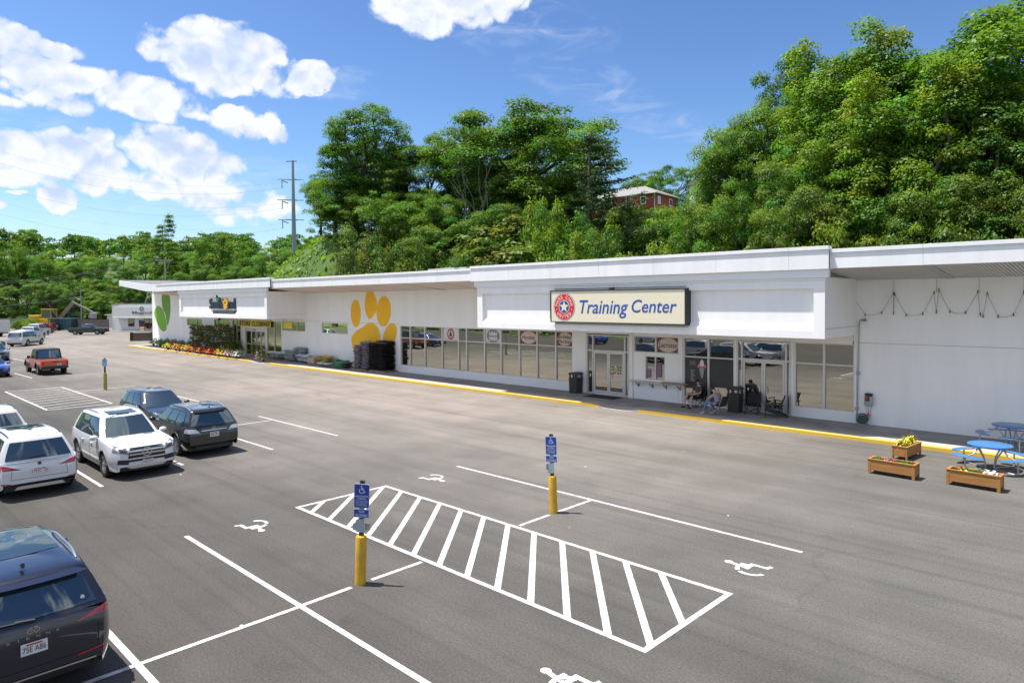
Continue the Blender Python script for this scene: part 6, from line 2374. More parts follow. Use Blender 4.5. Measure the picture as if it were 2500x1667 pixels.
    def cladding(self, z0=.27, z1=.40, mat=None):
        S = self.S
        for s in (1, -1):
            Ra = S['R'] + S.get('arch', .055)
            self.patch('sill_trim', mat or TRIMB, [(S['xr'] + Ra + .05, z0), (S['xf'] - Ra - .05, z0), (S['xf'] - Ra - .05, z1), (S['xr'] + Ra + .05, z1)], (0, -s, 0), .010, 12, 2)
            for xc in (S['xf'], S['xr']):
                m = MB()
                pts = []
                for k in range(15):
                    a = math.radians(8 + 164 * k / 14)
                    x, z = xc + (Ra + .018) * math.cos(a), S['R'] + (Ra + .018) * math.sin(a)
                    h, nn = self.hit((x, s * 3, z), (0, -s, 0))
                    pts.append((x, (h.y if h else s * S['W'] / 2) + s * .004, z))
                m.tube(pts, .022, 6)
                m.build('arch_trim', mat or TRIMB, self.t)

    def rails(self, mat=CHROME, a0=.06, a1=.86, t=1.0, y=.93, lift=.045):
        for s in (1, -1):
            pts = []
            for k in range(9):
                a = a0 + (a1 - a0) * k / 8
                x, yy, z = self.surf(a, s * y, 1.0)
                e = lift if 0 < k < 8 else -.005
                pts.append((x, yy, z + .025 + e * min(1, math.sin(PI * k / 8) * 2.2)))
            m = MB(); m.tube(pts, .018, 8); m.build('roof_rail', mat, self.t)


def rounded(L_, zf=.95, zr=1.05):
    pass


WHITEP = paint('white_paint', (.64, .645, .66), rough=.22)
WHITEP2 = paint('pale_white_paint', (.58, .59, .60), rough=.25)
BLACKP = paint('black_paint', (.018, .021, .022), metal=.3, rough=.22)
BLUEBLK = paint('midnight_paint', (.016, .018, .034), metal=.4, rough=.22)
CHARCOAL = paint('charcoal_paint', (.028, .034, .042), metal=.4, rough=.25)
ORANGE = paint('orange_red_paint', (.62, .075, .018), rough=.28)
BRIGHTBLUE = paint('bright_blue_paint', (.015, .07, .34), metal=.2, rough=.22)
SLATE = paint('slate_paint', (.10, .15, .19), metal=.5, rough=.25)
GREENBLK = paint('dark_green_paint', (.012, .022, .018), metal=.2, rough=.25)
REDP = paint('red_paint', (.33, .02, .035), rough=.25)
SILVERP = paint('grey_paint', (.22, .24, .26), metal=.5, rough=.25)


def suv_spec(L_, W_, H_, R, xf, xr, paint_, belt=1.04, hood=1.02, nosez=.86, **kw):
    hl = L_ / 2
    S = dict(L=L_, W=W_, R=R, xf=xf, xr=xr, sill=.26, paint=paint_,
             deck=[(-hl, belt + .02), (-hl + .3, belt + .03), (xf - .95, belt), (xf - .75, hood + .03), (xf, hood - .02), (hl - .45, hood - .07), (hl - .12, nosez + .03), (hl, nosez - .06)],
             nose=[(0, .40, nosez - .10), (.04, .30, nosez - .01), (.12, .25, nosez + .04), (.25, .25, hood)],
             tail=[(0, .46, .78), (.03, .38, .90), (.09, .33, belt - .02), (.2, .30, belt + .03)],
             cabin=dict(xrb=-hl + .10, zrb=belt - .01, xrt=-hl + .42, xft=xf - 1.30, xwb=xf - .50, zwb=hood - .01, zt=H_ - .075, wb=W_ / 2 * .945, wr=W_ / 2 * .70))
    S.update(kw)
    return S


# white SUV facing the camera -------------------------------------------------
hl = 4.82 / 2
c = Car('parked_suv', 'white SUV with a big chrome barred grille and star, nose towards the camera', 'car', (-25.28, 7.22, 0), 0.0, suv_spec(4.82, 1.94, 1.80, .38, 1.45, -1.46, WHITEP, belt=1.08, hood=1.08, nosez=.92))
c.windows(((.10, .27), (.30, .60), (.63, .92)))
c.doors([(-.98, .02, -.75), (.04, 1.03, .25)], .42, 1.03)
c.rails()
c.mirrors(.78, 1.14, .93)
fd = (-1, 0, 0)
for s in (1, -1):
    o = c.patch('headlight', LAMPW, [(s * .50, .76), (s * .90, .86), (s * .87, 1.03), (s * .56, .95)], fd, .008)
    c.patch('lamp_lens', TRIMB, [(s * .55, .80), (s * .76, .86), (s * .76, .95), (s * .60, .92)], fd, .012, 4, 2, parent=o)
    c.patch('fog_grille', TRIMB, [(s * .52, .46), (s * .82, .50), (s * .80, .64), (s * .50, .60)], fd, .008)
    c.patch('air_inlet', TRIMB, [(s * .30, 1.16), (s * .55, 1.16), (s * .55, 1.20), (s * .30, 1.20)], (0, 0, -1), .004) if False else None
gr = c.patch('grille', TRIMB, [(-.54, .64), (.54, .64), (.47, .95), (-.47, .95)], fd, .010, 10, 4)
m = MB()
for z in (.73, .83):
    c.patch('', None, [(-.49, z), (.49, z), (.49, z + .045), (-.49, z + .045)], fd, .018, 10, 1, mb=m)
h, _ = c.hit((3, 0, .80), fd)
x = h.x + .03
for k in range(24):
    a0, a1 = 2 * PI * k / 24, 2 * PI * (k + 1) / 24
    m.poly([(x, .14 * math.cos(a0), .80 + .14 * math.sin(a0)), (x, .14 * math.cos(a1), .80 + .14 * math.sin(a1)), (x, .118 * math.cos(a1), .80 + .118 * math.sin(a1)), (x, .118 * math.cos(a0), .80 + .118 * math.sin(a0))])
for k in range(3):
    a = PI / 2 + k * 2 * PI / 3
    p, q = (x, .125 * math.cos(a), .80 + .095 * math.sin(a)), (x, .014 * math.cos(a + PI / 2), .80 + .014 * math.sin(a + PI / 2))
    m.poly([p, q, (x, .014 * math.cos(a - PI / 2), .80 + .014 * math.sin(a - PI / 2))])
m.build('grille_bar', CHROME, gr, sharp=180, recalc=False)
c.patch('lower_grille', TRIMB, [(-.55, .53), (.55, .53), (.62, .60), (-.62, .60)], fd, .009)
c.patch('lower_bumper', TRIMB, [(-.80, .27), (.80, .27), (.82, .40), (-.82, .40)], fd, .009)
c.patch('skid_plate', CHROME, [(-.45, .33), (.45, .33), (.6, .40), (-.6, .40)], fd, .014)
c.plate(1, .03, .485, text='1NX 317')
c.cladding(.27, .36, SILVERP)
m = MB(); m.grid(lambda u, v: (-1.2 + 1.35 * u, -.45 + .9 * v, 0), 1, 1); m = MB()
c.patch('sunroof', CARGLASS, [(-.45, -.42), (.28, -.42), (.28, .42), (-.45, .42)], (0, 0, -1), .006, 6, 6)
for s in (1, -1):
    c.patch('hood_vent', TRIMB, [(1.05, s * .38 - .05), (1.12, s * .38 - .05), (1.12, s * .38 + .22 * s), (1.05, s * .38 + .22 * s)], (0, 0, -1), .004, 3, 3)
c.patch('wiper_cowl', TRIMB, [(.92, -.62), (1.0, -.62), (1.0, .62), (.92, .62)], (0, 0, -1), .004, 3, 8)

# black SUV seen from behind --------------------------------------------------
c = Car('parked_suv', 'black SUV seen from behind with silver roof rails, right of the white grille fronted SUV', 'car', (-26.62, 9.86, 0), PI, suv_spec(4.77, 1.90, 1.69, .37, 1.42, -1.33, BLACKP, belt=1.05, hood=1.02, nosez=.88))
c.G['xrt'] = c.G['xrt']
c.windows(((.13, .34), (.37, .62), (.65, .92)))
c.doors([(-.90, .05, -.7), (.07, 1.0, .3)], .42, 1.0)
c.rails()
c.mirrors(.78, 1.08, .90)
rd = (1, 0, 0)
for s in (1, -1):
    c.patch('tail_light', LAMPC, [(s * .46, .84), (s * .93, .88), (s * .90, 1.03), (s * .62, .99)], rd, .010, 10, 3)
    c.patch('bumper_reflector', LAMPR, [(s * .62, .40), (s * .84, .42), (s * .84, .47), (s * .62, .45)], rd, .008)
m = c.patch('chrome_strip', CHROME, [(-.44, .90), (.44, .90), (.44, .935), (-.44, .935)], rd, .016, 10, 1)
c.patch('lower_bumper', TRIMB, [(-.80, .30), (.80, .30), (.84, .38), (-.84, .38)], rd, .006)
c.plate(-1, 0, .77, text='4SB 3R7')
c.cladding()
h, _ = c.hit((-3, 0, 1.0), rd)
m = MB()
x = h.x - .02
for k in range(16):
    a0, a1 = 2 * PI * k / 16, 2 * PI * (k + 1) / 16
    m.poly([(x, .075 * math.cos(a0), .985 + .05 * math.sin(a0)), (x, .075 * math.cos(a1), .985 + .05 * math.sin(a1)), (x, .062 * math.cos(a1), .985 + .04 * math.sin(a1)), (x, .062 * math.cos(a0), .985 + .04 * math.sin(a0))])
m.bar((x, .01, 1.02), (x, .025, .96), .012, .012); m.bar((x, .02, .962), (x, -.045, .962), .012, .012)
m.build('emblem', CHROME, c.t, recalc=False)
m = MB(); m.prism([(-2.02, 1.655), (-1.90, 1.66), (-1.98, 1.72)], -.012, .012); m.build('antenna', TRIMB, c.t)
m = MB()
m.grid(lambda u, v: (lambda p: (p[0] - .02 - .12 * (1 - u), p[1], p[2] + .012 + .01 * (1 - u)))(c.rear(-.86 + 1.72 * v, .97)), 2, 8)
m.build('spoiler', BLACKP, c.t, sharp=180)

# white SUV seen from behind, near left ---------------------------------------
c = Car('parked_suv', 'white SUV seen from behind with red tail lamps, nearest the minivan', 'car', (-25.15, 4.40, 0), PI, suv_spec(4.90, 1.96, 1.74, .38, 1.46, -1.47, WHITEP, belt=1.04, hood=1.05, nosez=.9))
c.windows(((.10, .30), (.33, .61), (.64, .92)))
c.doors([(-.95, .02, -.72), (.04, 1.03, .26)], .42, 1.0)
c.rails(TRIMB, lift=.03)
c.mirrors(.80, 1.10, .94, TRIMB)
for s in (1, -1):
    c.patch('tail_light', LAMPR, [(s * .42, .83), (s * .94, .86), (s * .93, 1.01), (s * .74, .96)], rd, .010, 10, 3)
    c.patch('bumper_reflector', LAMPR, [(s * .66, .44), (s * .88, .47), (s * .88, .51), (s * .66, .48)], rd, .008)
c.patch('lower_bumper', TRIMB, [(-.88, .34), (.88, .34), (.90, .44), (-.90, .44)], rd, .006)
c.patch('skid_plate', CHROME, [(-.60, .30), (.60, .30), (.52, .385), (-.52, .385)], rd, .014, 10, 2)
c.plate(-1, 0, .76, w_=.42, text='17HC 25', col=PLRED)
c.cladding()
h, _ = c.hit((-3, 0, .95), rd)
m = MB(); m.lathe([(.045, -.01), (.045, .0)], (h.x - .012, 0, .955), 14, ax='x'); m.build('emblem', PLBLU, c.t)
c.patch('sunroof', CARGLASS, [(-1.0, -.46), (.45, -.46), (.45, .46), (-1.0, .46)], (0, 0, -1), .006, 8, 6)
o = c.patch('tailgate', c.paint, [(-.66, .58), (.66, .58), (.62, 1.0), (-.62, 1.0)], rd, .005, 10, 5)
m = MB()
c.patch('', None, [(-.67, .575), (.67, .575), (.67, .587), (-.67, .587)], rd, .008, 10, 1, mb=m)
for s in (1, -1): c.patch('', None, [(s * .66, .58), (s * .672, .58), (s * .64, .86), (s * .628, .86)], rd, .008, 1, 5, mb=m)
m.build('door_seam', SILVERP, o, sharp=180)
m = MB(); m.bar((-2.38, -.12, 1.17), (-2.42, .25, 1.14), .02, .03); m.build('rear_wiper', TRIMB, c.t)

# another white SUV beyond it
c = Car('parked_suv', 'white SUV seen from behind in the next row above the near white one', 'car', (-31.95, 4.55, 0), PI, suv_spec(4.6, 1.88, 1.66, .36, 1.38, -1.35, WHITEP2, belt=1.02, hood=1.0, nosez=.87))
c.windows(); c.rails(TRIMB, lift=.03); c.mirrors(.76, 1.06, .9, TRIMB)
for s in (1, -1):
    c.patch('tail_light', LAMPR, [(s * .52, .86), (s * .91, .90), (s * .90, 1.0), (s * .66, .96)], rd, .010, 10, 3)
c.patch('lower_bumper', TRIMB, [(-.80, .32), (.80, .32), (.84, .46), (-.84, .46)], rd, .006)
c.plate(-1, 0, .74, text='2KD 514')

# dark crossover facing the camera --------------------------------------------
c = Car('parked_suv', 'dark grey crossover facing the camera behind the white and the black SUV', 'car', (-32.0, 10.55, 0), 0.0, suv_spec(4.55, 1.86, 1.60, .35, 1.38, -1.30, CHARCOAL, belt=1.0, hood=.98, nosez=.84))
c.windows(((.12, .30), (.33, .60), (.63, .92)))
c.mirrors(.72, 1.03, .9)
c.doors([(-.85, .05, -.65), (.07, .95, .3)], .42, .96)
for s in (1, -1):
    c.patch('headlight', LAMPW, [(s * .46, .74), (s * .84, .82), (s * .80, .91), (s * .52, .83)], fd, .008)
c.patch('grille', TRIMB, [(-.42, .56), (.42, .56), (.44, .80), (-.44, .80)], fd, .010, 8, 3)
c.plate(1, 0, .46, text='6TR 082')

# minivan in the foreground ---------------------------------------------------
LV_ = 5.17; hl = LV_ / 2
S = suv_spec(LV_, 1.99, 1.75, .37, 1.50, -1.53, BLUEBLK, belt=1.04, hood=.98, nosez=.84)
S['cabin'] = dict(xrb=-hl + .09, zrb=1.14, xrt=-hl + .42, xft=.40, xwb=1.35, zwb=.98, zt=1.665, wb=.945, wr=.735, taper_f=.12, roof_fall=.03)
S['tail'] = [(0, .42, .78), (.03, .34, .98), (.07, .28, 1.10), (.18, .26, 1.17)]
S['deck'][0] = (-hl, 1.15); S['deck'][1] = (-hl + .3, 1.15)
S['plan_r'] = (.17, .45)
c = Car('parked_minivan', 'midnight blue minivan seen from behind at the lower left corner', 'car', (-10.86 - hl, 1.99, 0), PI, S)
c.windows(((.08, .34), (.36, .62), (.64, .88)), w=(.88, .86))
c.doors([(-1.0, .1, -.75), (.12, 1.05, .35)], .42, 1.0)
c.mirrors(.92, 1.10, .98)
c.rails(CHROME, .10, .70, lift=.05)
for s in (1, -1):
    o = c.patch('tail_light', LAMPR, [(s * .48, .99), (s * .86, 1.03), (s * .87, 1.115), (s * .74, 1.09)], rd, .012, 12, 3)
    c.patch('tail_light', LAMPR, [(-hl + .08, 1.03), (-hl + .34, 1.04), (-hl + .30, 1.10), (-hl + .10, 1.11)], (0, -s, 0), .010, 5, 3)
    c.patch('bumper_reflector', LAMPR, [(s * .50, .52), (s * .82, .56), (s * .82, .585), (s * .50, .545)], rd, .009, 8, 1)
o = c.patch('tailgate', c.paint, [(-.74, .60), (.74, .60), (.74, 1.06), (-.74, 1.06)], rd, .005, 14, 6)
m = MB()
c.patch('', None, [(-.75, .552), (.75, .552), (.75, .562), (-.75, .562)], rd, .008, 12, 1, mb=m)
for s in (1, -1): c.patch('', None, [(s * .74, .56), (s * .752, .56), (s * .78, .9), (s * .768, .9)], rd, .008, 1, 6, mb=m)
m.build('door_seam', TRIMB, o, sharp=180)
c.patch('bumper_trim', CHROME, [(-.72, .43), (.72, .43), (.72, .452), (-.72, .452)], rd, .018, 16, 1)
c.patch('lower_bumper', TRIMB, [(-.86, .30), (.86, .30), (.88, .40), (-.88, .40)], rd, .006, 12, 2)
c.plate(-1, 0, .83, w_=.30, h_=.155, text='75E A86')
h, _ = c.hit((-3, 0, 1.05), rd)
x = h.x - .014
m = MB()


def ring_(cy, cz, ra, rb, w_):
    for k in range(20):
        a0, a1 = 2 * PI * k / 20, 2 * PI * (k + 1) / 20
        m.poly([(x, cy + ra * math.cos(a0), cz + rb * math.sin(a0)), (x, cy + ra * math.cos(a1), cz + rb * math.sin(a1)), (x, cy + (ra - w_) * math.cos(a1), cz + (rb - w_) * math.sin(a1)), (x, cy + (ra - w_) * math.cos(a0), cz + (rb - w_) * math.sin(a0))])


ring_(0, 1.05, .075, .05, .012); ring_(0, 1.065, .045, .022, .009); ring_(0, 1.05, .02, .048, .008)
m.build('emblem', CHROME, c.t, recalc=False)
m = MB()
for i, ch in enumerate('SIENNA'):
    y_ = .28 - i * .11
    h, _ = c.hit((-3, y_, .965), rd)
    xx = h.x - .014
    V, Fc = text_geo(ch, .0)
    wd = .010 if ch == 'I' else .044
    b_ = [m.vert((xx, y_ + wd / 2 - u * wd, .948 + v * .034)) for u, v in V]
    for f_ in Fc: m.face([b_[q] for q in f_])
m.build('lettering', CHROME, c.t, recalc=False)
m = MB(); m.tube([(-hl + .03, .1, 1.19), (-hl + .05, .55, 1.21)], .012, 6); m.tube([(-hl + .02, -.02, 1.18), (-hl + .05, .2, 1.20)], .02, 6); m.build('rear_wiper', TRIMB, c.t)
p_ = c.rear(-.70, .28)
m = MB(); m.lathe([(.028, 0), (.028, .003)], (p_[0] - .03, p_[1], p_[2]), 14, ax='x'); m.lathe([(.010, -.002), (.010, .001)], (p_[0] - .031, p_[1], p_[2]), 10, ax='x')
m.build('window_sticker', PLATE, c.t)
m = MB(); m.prism([(-hl + .56, 1.735), (-hl + .72, 1.74), (-hl + .58, 1.80)], -.02, .02); m.build('antenna', TRIMB, c.t)
m = MB()
m.grid(lambda u, v: (lambda p: (p[0] - .03 - .14 * (1 - u), p[1], p[2] + .016 - .03 * (1 - u)))(c.rear(-.88 + 1.76 * v, .97)), 3, 10)
m.build('spoiler', BLUEBLK, c.t, sharp=180)
c.patch('panoramic_roof', CARGLASS, [(-1.35, -.58), (.15, -.58), (.15, .58), (-1.35, .58)], (0, 0, -1), .006, 10, 8)


# orange pickup with a black top ----------------------------------------------
def box_truck_parts(c):
    pass


LJ = 5.54; hl = LJ / 2
S = dict(L=LJ, W=1.78, R=.42, xf=1.85, xr=-1.64, sill=.48, paint=ORANGE, track=1.04, tw=.27, rim=RIMM, arch=.07, crown=.01, tuck=.98, shoulder=.985,
         plan_f=(.06, .3), plan_r=(.03, .15),
         deck=[(-hl, 1.14), (.95, 1.16), (1.05, 1.17), (hl - .1, 1.08), (hl, 1.0)], nose=[(0, .6, 1.0), (.1, .5, 1.08)], tail=[(0, .62, 1.10), (.05, .55, 1.14)],
         cabin=dict(xrb=-.95, zrb=1.13, xrt=-.82, xft=.62, xwb=.95, zwb=1.15, zt=1.86, wb=.86, wr=.76, bow_f=.04, bow_r=.02, taper_f=.02, taper_r=.0, roof_fall=0),
         roof_paint=M('black_hardtop', (.025, .026, .028), rough=.55))
c = Car('parked_pickup', 'orange red pickup truck with black hard top driving off behind the black SUV row', 'truck', (-63.3, 12.85, 0), PI, S)
c.windows(((.06, .48), (.53, .94)), w=(.9, .86))
for x, s in ((1.85, 1), (1.85, -1), (-1.64, 1), (-1.64, -1)):
    m = MB()
    for k in range(10):
        a0, a1 = math.radians(5 + 170 * k / 10), math.radians(5 + 170 * (k + 1) / 10)
        R1 = .56
        y0, y1 = s * .84, s * 1.0
        m.poly([(x + R1 * math.cos(a0), y0, .44 + R1 * math.sin(a0)), (x + R1 * math.cos(a1), y0, .44 + R1 * math.sin(a1)), (x + R1 * math.cos(a1), y1, .42 + R1 * math.sin(a1)), (x + R1 * math.cos(a0), y1, .42 + R1 * math.sin(a0))], 0, True)
        m.poly([(x + R1 * math.cos(a0), y1, .42 + R1 * math.sin(a0)), (x + R1 * math.cos(a1), y1, .42 + R1 * math.sin(a1)), (x + .47 * math.cos(a1), y1, .42 + .47 * math.sin(a1)), (x + .47 * math.cos(a0), y1, .42 + .47 * math.sin(a0))], 0, True)
    m.build('fender_flare', M('flare_plastic', (.03, .031, .032), rough=.6), c.t)
for s in (1, -1):
    c.patch('tail_light', LAMPR, [(s * .70, .80), (s * .86, .80), (s * .86, 1.02), (s * .70, 1.02)], rd, .02, 3, 3)
m = MB(); m.box(-hl - .14, -hl + .06, -.82, .82, .52, .72); m.build('bumper', BLACK, c.t, bevel=.03)
c.plate(-1, -.28, .80, text='4WL 29')
c.patch('tailgate_badge', TRIMB, [(-.2, .96), (.2, .96), (.2, 1.02), (-.2, 1.02)], rd, .008, 4, 1)
c.mirrors(.75, 1.25, .90, TRIMB, (.08, .11, .13))
bx = MB(); bx.box(-hl + .1, -1.05, -.78, .78, .9, 1.155); bx.build('bed_cover', BLACK, c.t)
c.doors([(-.85, .0, -.7), (.05, .9, .2)], .62, 1.10)
m = MB(); m.tube([(-1.2, .92, .48), (1.2, .92, .48)], .05, 8); m.tube([(-1.2, -.92, .48), (1.2, -.92, .48)], .05, 8); m.build('side_step', BLACK, c.t)
m = MB(); m.tube([(-1.66, .9, 0.42), (-1.66, -.9, .42)], .06, 8); m.build('axle', TRIMB, c.t)

# left edge cars ----------------------------------------------------------------
S = suv_spec(4.55, 1.80, 1.47, .33, 1.42, -1.25, BRIGHTBLUE, belt=.92, hood=.90, nosez=.74)
c = Car('parked_car', 'bright blue hatchback with a bonnet scoop at the left edge beside the orange pickup', 'car', (-63.85, 9.45, 0), 0.0, S)
c.windows(); c.mirrors(.8, .98, .88)
for s in (1, -1): c.patch('headlight', LAMPW, [(s * .45, .60), (s * .82, .68), (s * .78, .78), (s * .5, .71)], fd, .008)
c.patch('grille', TRIMB, [(-.38, .42), (.38, .42), (.38, .64), (-.38, .64)], fd, .010, 8, 3)
m = MB(); m.box(1.15, 1.45, -.26, .26, .90, .975); m.build('bonnet_scoop', BRIGHTBLUE, c.t, bevel=.03)
m = MB(); m.box(1.448, 1.456, -.22, .22, .915, .955); m.build('scoop_mouth', TRIMB, c.t)
c.plate(1, 0, .50, text='9RP 461')
c = Car('parked_suv', 'slate blue SUV facing the camera at the left edge behind the blue hatchback', 'car', (-81.3, 12.35, 0), 0.0, suv_spec(4.6, 1.82, 1.70, .36, 1.36, -1.3, SLATE, belt=1.02, hood=1.0, nosez=.86))
c.windows(); c.mirrors(.74, 1.06, .9)
for s in (1, -1): c.patch('headlight', LAMPW, [(s * .48, .74), (s * .84, .82), (s * .80, .92), (s * .54, .84)], fd, .008)
c.patch('grille', TRIMB, [(-.42, .58), (.42, .58), (.42, .80), (-.42, .80)], fd, .010, 8, 3)
c.patch('lower_bumper', TRIMB, [(-.78, .26), (.78, .26), (.8, .48), (-.8, .48)], fd, .009)
c.plate(1, 0, .52, text='3GM 870')

# far row -----------------------------------------------------------------------
G5 = 'cars parked in the far row'
ang = math.radians(143)
S = suv_spec(5.6, 2.0, 1.94, .41, 1.75, -1.62, WHITEP2, belt=1.16, hood=1.14, nosez=1.0, rim=RIMM)
S['cabin'].update(xrt=-2.8 + .30, wr=.80, zt=1.87)
c = Car('parked_suv', 'long white SUV with dark side glass and dark lower trim in the far row', 'car', (-106.6, 19.55, 0), ang, S, G5)
c.windows(((.05, .34), (.37, .62), (.65, .92)))
for s in (1, -1):
    c.patch('side_trim', M('grey_cladding', (.16, .18, .19), rough=.6), [(-1.15, .30), (1.22, .30), (1.22, .60), (-1.15, .60)], (0, -s, 0), .012, 12, 3)
    c.patch('headlight', LAMPW, [(s * .55, .80), (s * .90, .84), (s * .88, 1.0), (s * .6, .97)], fd, .008)
c.mirrors(1.0, 1.22, .98, TRIMB)
c2 = Car('parked_suv', 'white SUV with pale roof just behind the long white SUV', 'car', (-116.5, 21.6, 0), ang, suv_spec(4.9, 1.92, 1.78, .37, 1.5, -1.4, WHITEP2, belt=1.06, hood=1.05, nosez=.9), G5)
c2.windows()


def pickup(label, loc, rz, paint_, H_=1.92, L_=5.7, grille=TRIMB):
    hl = L_ / 2
    S = dict(L=L_, W=2.0, R=.41, xf=1.80, xr=-1.75, sill=.42, paint=paint_, crown=.03, tuck=.95, shoulder=.97, plan_f=(.10, .4), plan_r=(.05, .2),
             deck=[(-hl, 1.22), (-.85, 1.24), (1.0, 1.22), (1.15, 1.22), (hl - .25, 1.16), (hl, 1.04)], nose=[(0, .55, .98), (.06, .48, 1.06), (.2, .42, 1.16)], tail=[(0, .60, 1.18), (.05, .5, 1.22)],
             cabin=dict(xrb=-.95, zrb=1.21, xrt=-.80, xft=.45, xwb=1.05, zwb=1.21, zt=H_ - .07, wb=.93, wr=.76, bow_r=.04, roof_fall=.02))
    c = Car('parked_pickup', label, 'truck', loc, rz, S, G5)
    c.windows(((.07, .42), (.46, .91)))
    c.mirrors(.85, 1.3, 1.0, TRIMB)
    for s in (1, -1):
        c.patch('headlight', LAMPW, [(s * .62, .84), (s * .93, .86), (s * .92, 1.04), (s * .64, 1.02)], fd, .010, 5, 3)
    c.patch('grille', grille, [(-.56, .68), (.56, .68), (.56, 1.03), (-.56, 1.03)], fd, .012, 8, 3)
    m = MB(); m.box(hl - .1, hl + .08, -.95, .95, .45, .64); m.build('bumper', CHROME if paint_ is WHITEP2 else BLACK, c.t, bevel=.03)
    m = MB(); m.box(-hl + .08, -1.0, -.88, .88, .8, 1.235); m.build('bed_floor', BLACK, c.t)
    return c


pickup('white pickup with dark grille in the middle of the far row', (-125.2, 23.55, 0), ang, WHITEP2)
pickup('taller white pickup with black grille behind the other white pickup', (-137.9, 26.7, 0), ang, WHITEP2, 2.0)
pickup('red pickup at the back of the far row', (-147, 29.3, 0), ang, REDP, 1.9)
pickup('dark green pickup standing across the lane near the small white building', (-133.6, 33.4, 0), math.radians(50), GREENBLK, 1.85)
c = Car('parked_car', 'pale car half out of frame behind the long white SUV', 'car', (-100.4, 14.6, 0), ang, suv_spec(4.6, 1.85, 1.55, .35, 1.4, -1.3, SILVERP, belt=.98, hood=.96, nosez=.84), G5)
c.windows()
# reflected row: two cars across the lot behind the camera
S = suv_spec(4.6, 1.85, 1.6, .35, 1.4, -1.3, WHITEP2, belt=1.0, hood=.98, nosez=.84)
c = Car('parked_suv', 'white SUV mirrored in the left shop windows', 'car', (-44.5, -9.0, 0), 0.3, S); c.windows()
S = suv_spec(4.4, 1.8, 1.48, .33, 1.38, -1.22, BRIGHTBLUE, belt=.94, hood=.92, nosez=.78)
c = Car('parked_car', 'blue car mirrored in the leftmost shop windows', 'car', (-51.5, -6.5, 0), 0.35, S); c.windows()
# ------------------------------------------------------------------ accessible parking signs
SIGNB = M('sign_sheet_blue', (.018, .055, .30), rough=.4, noise=.05)
SIGNW = M('sign_print', (.55, .62, .72), rough=.5)
ALUS = M('sign_aluminium', (.50, .53, .55), rough=.45, metal=.3)
POSTG = M('green_channel_post', (.02, .075, .05), rough=.6, noise=.2)
BOLY = M('bollard_yellow', (.70, .41, .025), rough=.55, scale=7, bump=.15, bscale=8, stretch=(1, 1, .35), col2=(.42, .23, .02))
BOLG = M('bollard_faded', (.30, .29, .05), rough=.7, noise=.2, scale=4)


def icon(mb, cx, cz, s, y, mi):
    mb.prism(ellipse(cx - .02 * s, cz + .42 * s, .075 * s, .075 * s, 10), y - .001, y, mi)

    def seg(a, b, w_):
        a, b = Vector(a), Vector(b); d = (b - a).normalized(); n_ = Vector((-d.y, d.x)) * w_ / 2
        mb.poly([(cx + p.x * s, y, cz + p.y * s) for p in (a - n_, b - n_, b + n_, a + n_)], mi)
    seg((-.02, .34), (0, .0), .10); seg((0, .16), (.2, .16), .07); seg((-.03, .01), (.22, .01), .09); seg((.2, .03), (.32, -.30), .09); seg((.28, -.29), (.42, -.25), .07)
    for i in range(14):
        a0 = math.radians(120 + 225 * i / 14); a1 = math.radians(120 + 225 * (i + 1) / 14)
        mb.poly([(cx + (-.02 + r_ * math.cos(a)) * s, y, cz + (-.12 + r_ * math.sin(a)) * s) for r_, a in ((.22, a0), (.30, a0), (.30, a1), (.22, a1))], mi)


